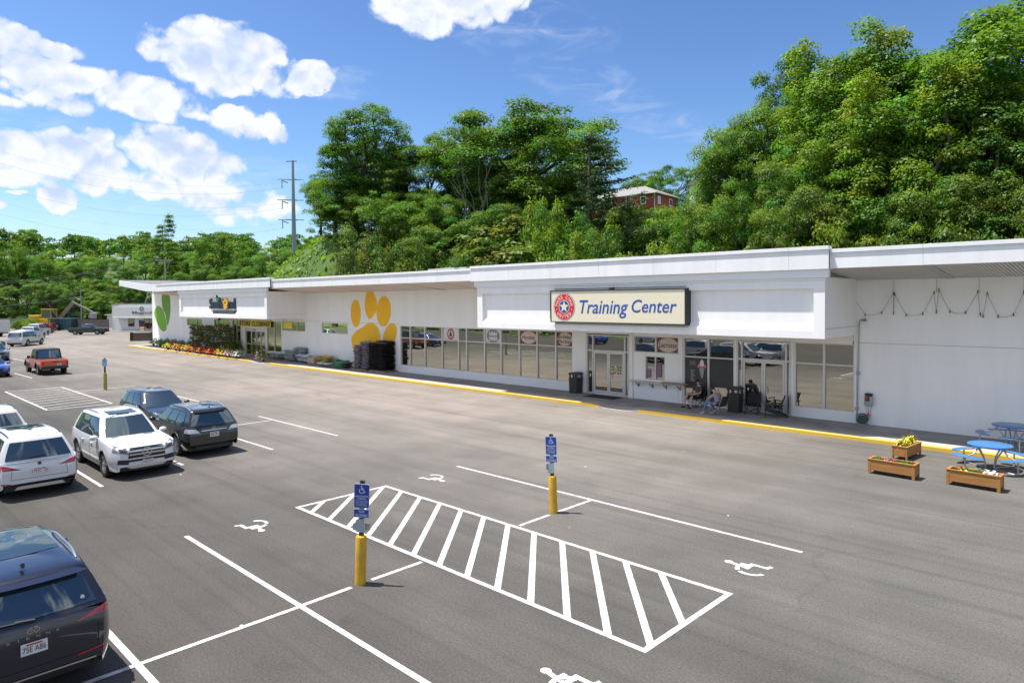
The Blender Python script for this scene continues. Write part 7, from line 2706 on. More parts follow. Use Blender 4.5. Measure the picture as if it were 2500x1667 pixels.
def sign_post(x, y, rz, label, bol, lean=(0, 0), ground_h=.93, tabs=True, far_=False, hgt=2.0):
    t = thing('parking_sign', label, 'parking sign', (x, y, 0), rz, 'accessible parking signs on bollards')
    t.rotation_euler = (lean[0], lean[1], rz)
    m = MB()
    m.lathe([(.104, 0), (.104, ground_h - .02), (.098, ground_h), (.0, ground_h + .012)], n=20)
    m.build('bollard', bol, t)
    m = MB()
    m.box(-.045, -.012, -.02, .02, ground_h, hgt); m.box(.012, .045, -.02, .02, ground_h, hgt); m.box(-.012, .012, .008, .02, ground_h, hgt)
    m.build('post', POSTG if not far_ else BLACK, t)
    z1 = hgt - .06
    w_, h_ = .30, .46
    m = MB()
    oc = [(-w_ / 2 + .02, z1 - h_), (w_ / 2 - .02, z1 - h_), (w_ / 2, z1 - h_ + .02), (w_ / 2, z1 - .02), (w_ / 2 - .02, z1), (-w_ / 2 + .02, z1), (-w_ / 2, z1 - .02), (-w_ / 2, z1 - h_ + .02)]
    m.prism(oc, -.032, -.024, 0)
    m.prism([(a * .95, (b - z1 + h_ / 2) * .965 + z1 - h_ / 2) for a, b in oc], -.0345, -.033, 1)
    icon(m, 0, z1 - .11, .17, -.036, 2)
    if far_:
        m.build('sign_panel', [ALUS, M('sign_pale_blue', (.25, .45, .62), rough=.4), SIGNB], t, recalc=False)
        return t
    for i, (s_, hh, ww) in enumerate([('HANDICAPPED', .034, .26), ('PARKING', .034, .17), ('SPECIAL PLATE REQUIRED', .018, .25), ('UNAUTHORIZED VEHICLES', .018, .25), ('MAY BE REMOVED', .018, .2), ('AT OWNERS EXPENSE', .018, .22)]):
        zz = z1 - .235 - [0, .045, .085, .115, .145, .175][i]
        add_text(m, s_, wall_rect(-ww / 2, ww / 2, zz - hh / 2, zz + hh / 2, -.036), 2, bold=.012)
    m.build('sign_panel', [SIGNW, SIGNB, SIGNW], t, recalc=False)
    z2 = z1 - h_ - .025
    m = MB()
    m.prism([(-.15, z2 - .16), (.15, z2 - .16), (.15, z2), (-.15, z2)], -.032, -.024, 0)
    m.prism([(-.142, z2 - .152), (.142, z2 - .152), (.142, z2 - .008), (-.142, z2 - .008)], -.0345, -.033, 1)
    add_text(m, 'VAN', wall_rect(-.055, .055, z2 - .065, z2 - .022, -.036), 2, bold=.012)
    add_text(m, 'ACCESSIBLE', wall_rect(-.12, .12, z2 - .135, z2 - .09, -.036), 2, bold=.012)
    m.build('sign_panel', [SIGNW, SIGNB, SIGNW], t, recalc=False)
    m = MB()
    z3 = z2 - .18
    m.prism([(-.10, z3 - .02), (.07, z3), (.06, z3 - .26), (-.09, z3 - .26)], -.045, -.041)
    if tabs:
        m.box(-.16, -.10, -.02, -.012, z3 - .24, z3 - .10); m.box(.06, .16, .022, .028, z3 - .24, z3 - .10)
    else:
        m.box(-.14, -.11, -.08, .02, z3 - .18, z3 - .02)
    m.build('bracket_plate', M('bracket_grey', (.34, .40, .42), rough=.5, metal=.2), t, recalc=False)
    return t


RZS = math.radians(38)
sign_post(-11.12, 7.23, RZS, 'blue accessible parking sign on a yellow bollard at the near end of the hatched aisle', BOLY, (math.radians(1), math.radians(2.4)))
sign_post(-11.26, 13.05, math.radians(20), 'blue accessible parking sign on a yellow bollard on the far side of the hatched aisle', BOLY, (0, math.radians(-1.5)), tabs=False)
sign_post(-47.7, 12.75, math.radians(46), 'pale blue parking sign on a faded greenish bollard beyond the parked SUVs', BOLG, far_=True, ground_h=1.03, hgt=1.98)

# ------------------------------------------------------------------ traffic cone
t = thing('traffic_cone', 'orange traffic cone with white collar in front of the black bag stack', 'cone', (-42.14, 29.73, .15))
m = MB(); m.box(-.2, .2, -.2, .2, 0, .05); m.lathe([(.15, .05), (.035, .82), (.02, .83)], n=18)
m.build('cone', M('cone_orange', (.72, .085, .02), rough=.45), t, bevel=.006)
m = MB(); m.lathe([(.121, .27), (.092, .46)], n=18)
m.build('reflective_collar', M('cone_white', (.75, .74, .72), rough=.4), t)
m = MB(); m.lathe([(.071, .60), (.052, .72)], n=18)
m.build('reflective_collar', M('cone_white', (.75, .74, .72), rough=.4), t)

# ------------------------------------------------------------------ stacks of garden bags


def bag_mesh(L_, W_, H_, seed, mat):
    r_ = random.Random(seed)
    m = MB()
    n_, k_ = 12, 9
    ph = r_.uniform(0, 6)

    def fn(u, v, sgn):
        x = (u - .5) * L_; y = (v - .5) * W_
        e = (1 - abs(2 * u - 1) ** 4) * (1 - abs(2 * v - 1) ** 4)
        h = H_ * .5 * (.18 + .82 * e ** .55) * (1 + .16 * math.sin(u * 9 + ph) * math.sin(v * 7 + ph * 2))
        s_ = 1 - .05 * (1 - e)
        return (x * s_ + .015 * math.sin(v * 8 + ph), y * s_ + .015 * math.sin(u * 9 + ph), H_ / 2 + sgn * h)
    m.grid(lambda u, v: fn(u, v, 1), n_, k_); m.grid(lambda u, v: fn(u, v, -1), n_, k_)
    return m.mesh('bag', mat, sharp=70)


def plastic(name, col, col2, scale=7):
    return M(name, col, rough=.38, noise=.4, scale=scale, col2=col2, bump=.5, bscale=18)


MULCH_P = plastic('mulch_plastic_mauve', (.36, .31, .35), (.09, .075, .095))
MULCH_K = plastic('mulch_plastic_black', (.035, .033, .034), (.012, .012, .012))
SALT = plastic('pale_bag_plastic', (.62, .66, .66), (.14, .18, .18))
WHBAG = plastic('white_bag_plastic', (.74, .75, .77), (.34, .35, .37))
YBAG = plastic('yellow_bag_plastic', (.66, .52, .07), (.40, .34, .24), 4)


def stack(x, y, nx, layers, mat, label, group, L_=.85, W_=.62, H_=.14, rz=0.0, base=.25, jitter=.05, shrink=0.0):
    me = [bag_mesh(L_, W_, H_ * 1.25, s, mat) for s in (1, 2)]
    r_ = random.Random(int(x * 10))
    for i in range(nx):
        for k in range(layers):
            o = bpy.data.objects.new('garden_bag', me[(i + k) % 2]); COL.objects.link(o)
            ox = (i - (nx - 1) / 2) * L_ * .95
            o.location = (x + math.cos(rz) * ox + r_.uniform(-jitter, jitter), y + math.sin(rz) * ox + r_.uniform(-jitter, jitter) + .02 * k * shrink, base + k * H_)
            o.rotation_euler = (r_.uniform(-.04, .04), r_.uniform(-.05, .05), rz + r_.uniform(-.07, .07) + (PI if k % 2 else 0))
            tag(o, label, 'bag', group)


PALW = M('pallet_wood', (.30, .21, .13), rough=.85, noise=.3, scale=3, stretch=(1, 10, 10))


def pallet(x, y, label, L_=1.2, W_=1.0, z=.15):
    m = MB()
    for k in range(3): m.box(-L_ / 2, L_ / 2, -W_ / 2 + k * (W_ - .1) / 2, -W_ / 2 + k * (W_ - .1) / 2 + .1, 0, .08)
    for k in range(6): m.box(-L_ / 2 + k * (L_ - .1) / 5, -L_ / 2 + k * (L_ - .1) / 5 + .1, -W_ / 2 - .002, W_ / 2 + .002, .081, .10)
    o = m.build('pallet', PALW); o.location = (x, y, z)
    return tag(o, label, 'pallet')


def wx(x): return x


# columns measured on the wall: mauve pair X -46.3..-43.2, black X -43.3..-41.2
pallet(-44.7, 29.75, 'wooden pallet under the mauve mulch bag stack', 2.0, 1.2)
stack(-45.1, 29.55, 1, 13, MULCH_P, 'mauve plastic mulch bag in the leftmost column of the tall stack', 'mulch bags in the left column', .98, .7, .135)
stack(-44.0, 29.5, 1, 15, MULCH_P, 'mauve plastic mulch bag in the column next to the black bags', 'mulch bags in the middle column', 1.05, .7, .135)
stack(-44.4, 30.0, 2, 15, MULCH_P, 'mauve plastic mulch bag in the rear of the tall stack', 'mulch bags in the rear of the tall stack', 1.0, .6, .135)
pallet(-42.4, 29.8, 'wooden pallet under the black mulch bag stack', 2.0, 1.2)
stack(-42.6, 29.65, 2, 15, MULCH_K, 'black plastic mulch bag in the tall stack behind the traffic cone', 'black mulch bags behind the cone', .95, .72, .135)
stack(-42.5, 30.08, 2, 16, MULCH_K, 'black plastic mulch bag in the rear row against the windows', 'black mulch bags in the rear row', .95, .55, .135)
pallet(-58.9, 29.6, 'low pallet under the pale flat bags', 2.4, 1.1)
stack(-58.9, 29.6, 3, 4, SALT, 'pale green and white bag in the low flat pile', 'pale bags in the low pile', .8, .7, .12)
stack(-56.2, 29.7, 2, 6, SALT, 'pale grey bag in the front of the taller pile under the small window', 'pale bags in the front pile', .85, .7, .14)
stack(-55.2, 30.05, 2, 8, SALT, 'pale grey bag in the rear of the taller pile under the small window', 'pale bags in the rear pile', .85, .6, .14)
stack(-53.6, 29.6, 2, 3, WHBAG, 'slumped white bag between the pale pile and the yellow pile', 'slumped white bags', .95, .75, .17, jitter=.14)
stack(-52.6, 29.8, 2, 4, WHBAG, 'grey white bag leaning on the wall in the slumped heap', 'slumped grey white bags', .9, .7, .15, jitter=.12, rz=.2)
pallet(-50.7, 29.5, 'pallet with boards under the yellow bags', 2.2, 1.1)
stack(-50.4, 29.6, 2, 5, YBAG, 'yellow printed bag in the pile on the pallet under the twin window', 'yellow bags on the pallet', .95, .75, .13, jitter=.1)
stack(-49.4, 28.9, 2, 1, WHBAG, 'torn white bag lying before the yellow pile', 'torn white bags on the walk', .9, .6, .16, jitter=.2)
m = MB(); m.box(-.55, .55, -.35, .35, 0, .45); o = m.build('cardboard_box', M('carton', (.40, .33, .24), rough=.8, noise=.2), bevel=.01); o.location = (-51.5, 29.3, .25); tag(o, 'tan carton at the left end of the yellow bag pile', 'carton')
# green hose heap and a flat brown pile
t = thing('hose_heap', 'heap of bright green plastic sheeting and hose on the walk left of the mulch stack', 'hose', (-47.4, 29.35, .15))
m = MB(); rnd = random.Random(2)
for k in range(9):
    pts = []
    for i in range(14):
        a = i / 13 * 2 * PI * rnd.uniform(.7, 1.1) + k
        pts.append((math.cos(a) * (.9 + .2 * math.sin(3 * a + k)) * rnd.uniform(.8, 1.05), math.sin(a) * .42 * rnd.uniform(.8, 1), .10 + .05 * k + .06 * math.sin(2 * a + k)))
    m.tube(pts, .075, 6)
m.build('coil', M('hose_bright_green', (.03, .20, .09), rough=.5, noise=.3, scale=5), t)
stack(-46.4, 29.2, 1, 3, plastic('brown_bag_plastic', (.14, .10, .085), (.05, .035, .03)), 'brown bag in the low pile beside the green heap', 'brown bags beside the green heap', .8, .7, .12)

# ------------------------------------------------------------------ flowers
PET = bpy.data.materials.new('petal')
PET.use_nodes = True
_a = PET.node_tree.nodes.new('ShaderNodeAttribute'); _a.attribute_name = 'tint'
PET.node_tree.links.new(_a.outputs['Color'], PET.node_tree.nodes['Principled BSDF'].inputs['Base Color'])
PET.node_tree.nodes['Principled BSDF'].inputs['Roughness'].default_value = .6
PETC = {'red': (.72, .025, .025), 'scarlet': (.80, .10, .02), 'orange': (.75, .28, .04), 'yellow': (.80, .60, .03), 'white': (.8, .78, .74), 'pink': (.75, .16, .36), 'purple': (.28, .08, .34), 'magenta': (.65, .05, .25)}


def bush_mesh(R, H, n_leaf, n_fl, cols, seed, ls=.09, fs=.085):
    rr = np.random.default_rng(seed)

    def pts(n, lo):
        d = rr.normal(size=(n, 3)); d /= np.linalg.norm(d, axis=1, keepdims=True); d[:, 2] = np.abs(d[:, 2])
        q = lo + (1 - lo) * rr.random(n) ** .5
        lump = 1 + .25 * np.sin(d[:, :1] * 6 + seed) * np.cos(d[:, 1:2] * 5)
        return d * q[:, None] * np.array([R, R, H]) * lump, d
    P, d = pts(n_leaf, .35)
    C = np.clip(1 + .3 * rr.normal(size=(n_leaf, 1)) + np.zeros((n_leaf, 3)), .4, 2)
    leaf = leaf_data(P.astype(np.float32), d + rr.normal(size=P.shape) * .6, ls * (.6 + .8 * rr.random(n_leaf)), C, 'foliage', LEAF)
    fl = None
    if n_fl:
        P, d = pts(n_fl, .9)
        P *= 1.04
        cc = np.array([PETC[c] for c in cols])[rr.integers(0, len(cols), n_fl)] * (.75 + .5 * rr.random((n_fl, 1)))
        fl = leaf_data(P.astype(np.float32), d + rr.normal(size=P.shape) * .35 + np.array([0, -.2, .5]), fs * (.7 + .6 * rr.random(n_fl)), cc, 'flowers', PET, aspect=.95, fold=-.1)
    return leaf, fl


POTM = M('pot_plastic', (.03, .05, .035), rough=.6, noise=.3)
POTT = M('pot_terracotta', (.25, .11, .06), rough=.8, noise=.15)
BM = {}


def flower_pot(x, y, z, key, label, group, R=.26, H=.32, pot=True, cols=('red',), nf=70, nl=260, parent_cat='flower pot', ph=.24, potm=None):
    if key not in BM:
        BM[key] = bush_mesh(R, H, nl, nf, cols, len(BM) + 3)
        pm = MB(); pm.lathe([(.10, 0), (.14, ph), (.15, ph), (.15, ph + .025), (.0, ph + .02)], n=14)
        BM[key] += (pm.mesh('pot', potm or POTM),)
    lf_, fl, pm_ = BM[key]
    t = thing('flower_pot' if pot else 'flower_plant', label, parent_cat, (x, y, z), random.uniform(0, 6), group)
    if pot:
        o = bpy.data.objects.new('pot', pm_); COL.objects.link(o); o.parent = t
    o = bpy.data.objects.new('foliage', lf_); COL.objects.link(o); o.parent = t; o.location = (0, 0, ph if pot else 0)
    if fl:
        o = bpy.data.objects.new('flowers', fl); COL.objects.link(o); o.parent = t; o.location = (0, 0, ph if pot else 0)
    return t


# the row along the kerb, left to right
ROW = [(-80.2, ('yellow', 'yellow'), 'yellow'), (-78.2, ('orange', 'scarlet'), 'orange'), (-76.8, ('orange',), 'orange'), (-75.4, ('orange', 'yellow'), 'orange'), (-74.0, ('scarlet', 'orange'), 'scarlet'), (-72.6, ('scarlet',), 'scarlet'),
       (-70.9, ('red', 'scarlet'), 'red'), (-69.6, ('red',), 'red'), (-68.4, ('red', 'scarlet'), 'red'), (-67.2, ('scarlet', 'red'), 'red'), (-66.2, ('yellow',), 'yellow'), (-65.2, ('yellow', 'orange'), 'yellow'), (-64.2, ('pink', 'white'), 'pale pink'), (-63.2, ('white', 'pink'), 'pale pink'), (-62.3, ('white',), 'white')]
for i, (x, cols, nm) in enumerate(ROW):
    flower_pot(x, 27.72 + .12 * (i % 2), .15, ('row', cols), 'pot of %s flowers in the row along the yellow kerb' % nm, 'pots of %s flowers along the kerb' % nm, R=.50, H=.50, cols=cols, nf=260, nl=420)
flower_pot(-57.9, 27.95, .15, 'big', 'big pot with tall white, pink and red flowers at the white kerb gap', 'big pot at the kerb gap', R=.75, H=1.05, cols=('pink', 'white', 'red', 'white', 'magenta'), nf=150, nl=700)
# green plants along the leaf wall
for i in range(16):
    x = -89.3 + i * .78
    k_ = ['purple', None, 'pink', None, 'red'][i % 5]
    flower_pot(x, 29.6 + .5 * (i % 3) - .4, .15, ('g', k_), ('pot of %s flowers in the cluster below the green leaf' % k_) if k_ else 'green pot plant in the cluster below the green leaf',
               ('%s pots below the leaf' % k_) if k_ else 'green pots below the leaf', R=.52, H=.7, cols=(k_ or 'red',), nf=60 if k_ else 0, nl=420)
# plant racks
RACK = M('rack_metal', (.10, .10, .10), rough=.5, metal=.6)


def rack(x, y, label, L_=3.0, shelves=(.45, 1.05, 1.65, 2.25)):
    t = thing('plant_rack', label, 'plant rack', (x, y, .15))
    for k, z in enumerate(shelves):
        m = MB(); d_ = .5 - .06 * k
        m.box(-L_ / 2, L_ / 2, -d_, d_, z - .03, z)
        m.build('shelf', RACK, t)
    for sx in (-1, 1):
        for sy in (-1, 1):
            m = MB(); m.tube([(sx * (L_ / 2 - .03), sy * .46, .0), (sx * (L_ / 2 - .03), sy * .30, shelves[-1] + .05)], .02, 6); m.build('leg', RACK, t)
    return t


cols_ = [('red',), ('pink', 'white'), None, ('red', 'orange'), ('white',), None, ('purple', 'pink')]
for r_i, (x, lab) in enumerate([(-76.2, 'left'), (-72.6, 'middle'), (-69.2, 'right')]):
    y = 29.5
    rack(x, y, 'grey metal plant rack %s' % {'left': 'under the two pane window, filled with red flowers', 'middle': 'in the middle of the plant display', 'right': 'nearest the garden store entrance'}[lab])
    for k, z in enumerate((.45, 1.05, 1.65, 2.25)):
        for j_ in range(6):
            cs = cols_[(j_ * 3 + k * 2 + r_i) % 7]
            nm = (cs[0] + ' flowers') if cs else 'green leaves'
            flower_pot(x - 1.25 + j_ * .5, y - .18 + .05 * ((j_ + k) % 3), .15 + z, ('s', cs), 'potted plant with %s on the %s plant rack' % (nm, lab), '%s plants on the %s rack' % (nm, lab), R=.40, H=.44, cols=cs or ('red',), nf=60 if cs else 0, nl=340, ph=.14)
for i, (x, y) in enumerate([(-67.6, 29.6), (-67.0, 29.0), (-63.6, 29.8), (-67.3, 30.0)]):
    flower_pot(x, y, .15, 'tallgreen', ['tall green pot plant right of the racks', 'tall green pot plant in front of the door side glass', 'green pot plant standing in the garden store doorway', 'tall green pot plant against the entrance frame'][i], None, R=.5, H=1.1, cols=('red',), nf=0, nl=500, ph=.35, potm=POTT)
# what grows in the planters
fl_spec = [(P1, 'p1', [(-.42, 'green', 0), (-.30, 'green', 0), (-.12, 'pink', 40), (.05, 'magenta', 16), (.24, 'magenta', 24), (.38, 'green', 0)]),
           (P2, 'p2', [(-.45, 'yellow', 70), (-.22, 'yellow', 90), (0, 'yellow', 90), (.22, 'yellow', 90), (.44, 'yellow', 70)]),
           (P3, 'p3', [(-.40, 'red', 26), (-.22, 'yellow', 18), (.02, 'green', 0), (.14, 'green', 0), (.30, 'white', 50), (.42, 'white', 60)])]
for pl_, key, items in fl_spec:
    for (a, cname, nf_) in items:
        rz_ = pl_.rotation_euler[2]
        x = pl_.location.x + math.cos(rz_) * a; y = pl_.location.y + math.sin(rz_) * a
        hh = .34 if key == 'p2' else .16
        cc = (cname,) if cname != 'green' else ('red',)
        what = {'p1': 'pink planter', 'p2': 'end on planter', 'p3': 'planter by the blue table'}[key]
        k2 = (key, cname)
        if k2 not in BM:
            BM[k2] = bush_mesh(.17, hh, 130, nf_, cc, len(BM) + 5, ls=.06, fs=.055 if key != 'p3' else .075) + (None,)
        flower_pot(x, y, .355, k2, 'clump of %s in the %s' % (cname + ' flowers' if cname != 'green' else 'green leaves', what), '%s clumps in the %s' % (cname, what), pot=False, parent_cat='flowers', ph=0)

# ------------------------------------------------------------------ wood rack at the far corner
t = thing('wood_rack', 'dark stepped wooden display rack standing on the asphalt at the far corner of the store', 'rack', (-105.4, 32.9, 0), math.radians(58))
m = MB()
for k in range(4): m.box(-1.3, 1.3, -.6 + .3 * k, -.3 + .3 * k, .28 * (k + 1) - .05, .28 * (k + 1)); m.box(-1.3, 1.3, -.6 + .3 * k, -.57 + .3 * k, .28 * k, .28 * (k + 1) - .06)
for s in (-1, 1): m.box(s * 1.3 - .04, s * 1.3 + .04, -.62, .62, 0, 1.2)
m.build('boards', M('dark_timber', (.085, .06, .045), rough=.85, noise=.4, scale=3), t)

# ------------------------------------------------------------------ small white building beyond
t = thing('small_building', 'small pale flat roofed building with a dark name sign beyond the lot', 'building', (-146.5, 40.6, -.02), math.atan2(3.92, 9.16))
PALE = M('pale_stucco', (.56, .58, .57), rough=.85, noise=.05, scale=.4)
m = MB(); m.box(0, 26, 0, 12, 0, 5.1); m.build('wall', PALE, t)
m = MB(); m.box(-.1, 26.1, -.12, 12.1, 5.1, 5.3); m.build('roof', ROOFM, t)
m = MB(); m.box(1.7, 20, -1.1, -.002, 2.75, 4.7); m.box(1.6, 20.1, -1.2, .0, 2.5, 2.75); m.build('sign_band', PALE, t, bevel=.03)
m = MB()
add_text(m, 'Magnolia', wall_rect(6.6, 12.6, 3.15, 3.85, -1.13), 0, bold=.03)
for k in range(12):
    a = k * PI / 6
    m.prism(ellipse(9.0 + .42 * math.cos(a), 4.3 + .3 * math.sin(a), .16, .10, 8, a), -1.13, -1.12)
m.build('lettering', M('sign_dark_grey', (.13, .135, .135), rough=.6), t, recalc=False)
m = MB(); m.box(4.2, 5.8, -.05, -.002, .95, 2.5); f_ = m.build('window', BLACK, t)
m = MB(); m.poly([(4.3, -.055, 1.05), (5.7, -.055, 1.05), (5.7, -.055, 2.4), (4.3, -.055, 2.4)]); m.build('pane', PANE_D, f_)
m = MB(); m.box(7.0, 12.5, -.05, -.002, .1, 2.5); f_ = m.build('door_front', M('bronze_frame', (.05, .04, .035), rough=.5), t)
for k in range(4):
    m = MB(); m.poly([(7.1 + k * 1.35, -.055, .2), (8.3 + k * 1.35, -.055, .2), (8.3 + k * 1.35, -.055, 2.4), (7.1 + k * 1.35, -.055, 2.4)]); m.build('pane', PANE_D, f_)
m = MB(); m.box(10, 24, 3, 9, 5.3, 6.4); m.build('roof_unit', M('corrugated', (.55, .57, .58), rough=.5, metal=.2), t)
m = MB()
for x in (7.5, 9.2): m.bar((x - 1.2, 2, 5.3), (x, 2, 8.2), .12, .12); m.bar((x + .9, 2, 5.3), (x, 2, 8.2), .12, .12)
m.build('roof_frame', GALV, t)
mb = MB(); mb.box(-4, 30, -2.2, -.3, 0, .14); o = mb.build('pavement', CONC, None); o.location = t.location; o.rotation_euler = t.rotation_euler; struct(o)

# fence, shed, machines
t = thing('board_fence', 'dark weathered board fence beside the small pale building', 'fence', (-160, 36.2, 0), math.radians(15))
m = MB()
for k in range(40): m.box(k * .36, k * .36 + .33, -.03, .03, .05, 2.15 + .06 * (k % 3))
m.build('boards', M('fence_boards', (.075, .06, .055), rough=.9, noise=.35, scale=2), t)
m = MB()
for k in range(6): m.box(k * 2.8, k * 2.8 + .12, .03, .15, 0, 2.3)
m.build('posts', M('fence_boards', (.075, .06, .055)), t)
t = thing('shed', 'low white shed with grey roof half hidden by the board fence', 'shed', (-165, 46, 0), math.radians(20))
m = MB(); m.box(-2, 12, 0, 6, 0, 2.7); m.build('wall', PALE, t)
m = MB(); m.box(-2.4, 12.4, -.4, 6.4, 2.7, 2.9); m.build('roof', M('shed_roof', (.40, .42, .43), rough=.6), t)
t = thing('house', 'pale house wall seen through the trees left of the excavator', 'house', (-205, 41, 0), math.radians(20))
m = MB(); m.box(-3.5, 3.5, 0, 7, 0, 6.2); m.build('wall', PALE, t)
m = MB(); m.prism([(-4, 6.2), (4, 6.2), (0, 8.6)], -.5, 7.5); m.build('roof', ROOFM, t)
m = MB(); m.box(1.2, 2.2, -.06, -.002, 2.6, 4.2); f_ = m.build('window', BLACK, t)
EXY = M('excavator_yellow', (.60, .34, .02), rough=.45, noise=.1)
t = thing('excavator', 'yellow excavator with raised grey boom behind the board fence', 'excavator', (-167.5, 34.8, 0), math.radians(35))
m = MB(); m.box(-2.8, 2.8, -1.5, -.9, .1, .95); m.box(-2.8, 2.8, .9, 1.5, .1, .95); m.build('track', BLACK, t, bevel=.2)
m = MB(); m.box(-3.6, 2.2, -1.5, 1.5, 1.0, 2.3); m.box(-3.6, -1.2, -1.5, 1.5, 2.3, 3.0); m.build('body', EXY, t, bevel=.12)
m = MB(); m.box(-.6, 1.7, -1.45, .1, 2.3, 2.4)
for x, y in ((-.6, -1.45), (1.6, -1.45), (-.6, 0), (1.6, 0)): m.box(x, x + .1, y, y + .1, 2.4, 4.1)
m.box(-.7, 1.8, -1.5, .2, 4.1, 4.25); cb = m.build('cab', EXY, t, bevel=.03)
m = MB(); m.box(-.52, 1.64, -1.40, .05, 2.42, 4.08); m.build('cab_glass', CARGLASS, cb)
m = MB(); m.bar((1.6, .5, 2.0), (5.2, .5, 5.6), .4, .6); m.bar((5.0, .5, 5.6), (9.8, .5, 3.4), .3, .42); m.build('boom', M('boom_grey', (.20, .17, .13), rough=.6, noise=.3), t, bevel=.05)
m = MB(); m.prism([(9.5, 3.5), (10.2, 3.3), (10.0, 2.2), (9.1, 2.5)], -.1, 1.1); m.build('bucket', GALV, t)
t = thing('skid_steer', 'small white and red skid steer loader beside the excavator', 'loader', (-158.5, 33.4, 0), math.radians(140))
m = MB(); m.box(-1.3, 1.0, -.75, .75, .5, 1.3); m.build('body', WHITEP2, t, bevel=.08)
m = MB(); m.box(-1.55, -.3, -.8, .8, .55, 1.5); m.build('hood', REDP, t, bevel=.08)
m = MB()
for x in (-.3, .8):
    for y in (-.6, .6): m.box(x, x + .08, y - .04, y + .04, 1.3, 2.3)
m.box(-.4, 1.0, -.7, .7, 2.3, 2.4); m.build('cab', BLACK, t)
for x in (-.8, .7):
    for y in (.98, -.98): wheel(t, x, y, .42, .28, RIMM)
m = MB(); m.bar((-.8, .95, 1.6), (1.9, .95, .7), .12, .2); m.bar((-.8, -.95, 1.6), (1.9, -.95, .7), .12, .2); m.box(1.8, 2.5, -1, 1, .1, .7); m.build('loader_arm', BLACK, t)
t = thing('dumpster', 'dark teal dumpster standing before the yellow excavator', 'dumpster', (-158.8, 35.6, 0), math.radians(30))
m = MB(); m.prism([(-2.4, .2), (2.4, .2), (2.7, 2.3), (-2.7, 2.3)], -1.1, 1.1)
for k in range(6): m.box(-2.2 + k * .85, -2.1 + k * .85, -1.16, -1.1, .25, 2.25)
m.box(-2.75, 2.75, -1.18, 1.18, 2.3, 2.42); m.build('bin', M('dumpster_teal', (.03, .08, .10), rough=.6, noise=.2), t, bevel=.02)
t = thing('retaining_wall', 'grey concrete block wall beyond the far row of pickups', 'wall', (-178, 31.0, 0), math.radians(28))
m = MB(); m.box(-12, 6, 0, .8, 0, 2.2)
for k in range(9): m.box(-12 + 2 * k - .01, -12 + 2 * k + .02, -.012, 0, 0, 2.2)
m.build('blocks', M('grey_blocks', (.17, .18, .18), rough=.9, noise=.25), t)
t = thing('trailer', 'white box trailer parked behind the far row at the left edge', 'trailer', (-142, 20.5, 0), math.radians(20))
m = MB(); m.box(-5.5, 4.5, -1.2, 1.2, .7, 2.7); m.build('box', WHITEP2, t, bevel=.04)
m = MB(); m.box(-5.6, 4.6, -1.22, 1.22, .55, .7); m.build('chassis', BLACK, t)
for x in (1.0, 2.2):
    for y in (1.15, -1.15): wheel(t, x, y, .38, .25, RIMM)
# weeds in front of the machines
for i, (x, y, s_) in enumerate([(-158, 29.5, .42), (-163, 31.0, .55), (-168, 31.5, .6), (-174, 31.5, .5), (-171, 29.8, .5), (-151, 31.2, .35)]):
    dup(PROTO['mound2'], (x, y, -.05), i * 1.1, 'bright green weedy bush beside the far row of pickups', 'weedy bushes by the far row', s_)

# ------------------------------------------------------------------ poles and wires
POLEW = M('pole_wood', (.33, .31, .27), rough=.9, noise=.2, scale=2)
pb = at_dist(380, 650, 170); pt = at_dist(380, 597, 170)
t = thing('utility_pole', 'wooden utility pole with a single crossarm standing above the far roof', 'utility pole', (pb.x, pb.y, 0))
m = MB(); m.tube([(0, 0, 0), (0, 0, pt.z)], [.28, .20], 10); m.build('pole', POLEW, t)
e_ = Vector((math.cos(YAW), math.sin(YAW), 0))
m = MB(); m.bar(e_ * -2.4 + Vector((0, 0, pt.z - .1)), e_ * 2.0 + Vector((0, 0, pt.z - .1)), .22, .28); m.bar(e_ * 1.4 + Vector((0, 0, pt.z - .3)), Vector((0, 0, pt.z - 3)), .1, .1)
for k in (-2.2, -1.2, 1.0, 1.9): m.tube([e_ * k + Vector((0, 0, pt.z)), e_ * k + Vector((0, 0, pt.z + .45))], .07, 6)
m.build('crossarm', POLEW, t)
m = MB(); m.bar(e_ * -1.0 + Vector((0, 0, 0)), e_ * -.6 + Vector((0, 0, pt.z - 4.2)), .22, .22); m.build('riser', GALV, t)
GSTEEL = M('pylon_steel', (.27, .30, .32), rough=.6, metal=.4)
D_ = 210
qb = at_dist(676, 600, D_); qt = at_dist(674, 370, D_)
t = thing('transmission_pole', 'tall grey steel transmission pole with three arms on the left of the wood', 'transmission pole', (qb.x, qb.y, 0))
m = MB(); m.tube([(0, 0, 0), (0, 0, qt.z * .55), (0, 0, qt.z)], [.95, .65, .32], 12); m.build('pole', GSTEEL, t)
arm = -e_
for k, (yy, ln) in enumerate(((414, 4.9), (461, 4.9), (506, 4.9))):
    z = at_dist(676, yy, D_).z
    m = MB(); m.tube([e_ * 1.2 + Vector((0, 0, z)), Vector((0, 0, z + .1)), arm * ln + Vector((0, 0, z + .25))], [.16, .2, .12], 6); m.bar(arm * 3.2 + Vector((0, 0, z - .3)), arm * 1.6 + Vector((0, 0, z - .9)), .25, .3)
    m.tube([e_ * 3.2 + Vector((0, 0, z)), Vector((0, 0, z))], .11, 6)
    a_ = m.build('arm', GSTEEL, t)
    m = MB(); m.tube([arm * 3.4 + Vector((0, 0, z)), arm * 3.4 + Vector((0, 0, z - 2.6))], .13, 6); m.build('insulator', GSTEEL, a_)
m = MB(); m.bar(arm * 2.0 + Vector((0, 0, qt.z - .3)), e_ * 1.2 + Vector((0, 0, qt.z - .3)), .2, .25); m.build('arm', GSTEEL, t)
WIRE = M('wire_metal', (.16, .17, .19), rough=.6)


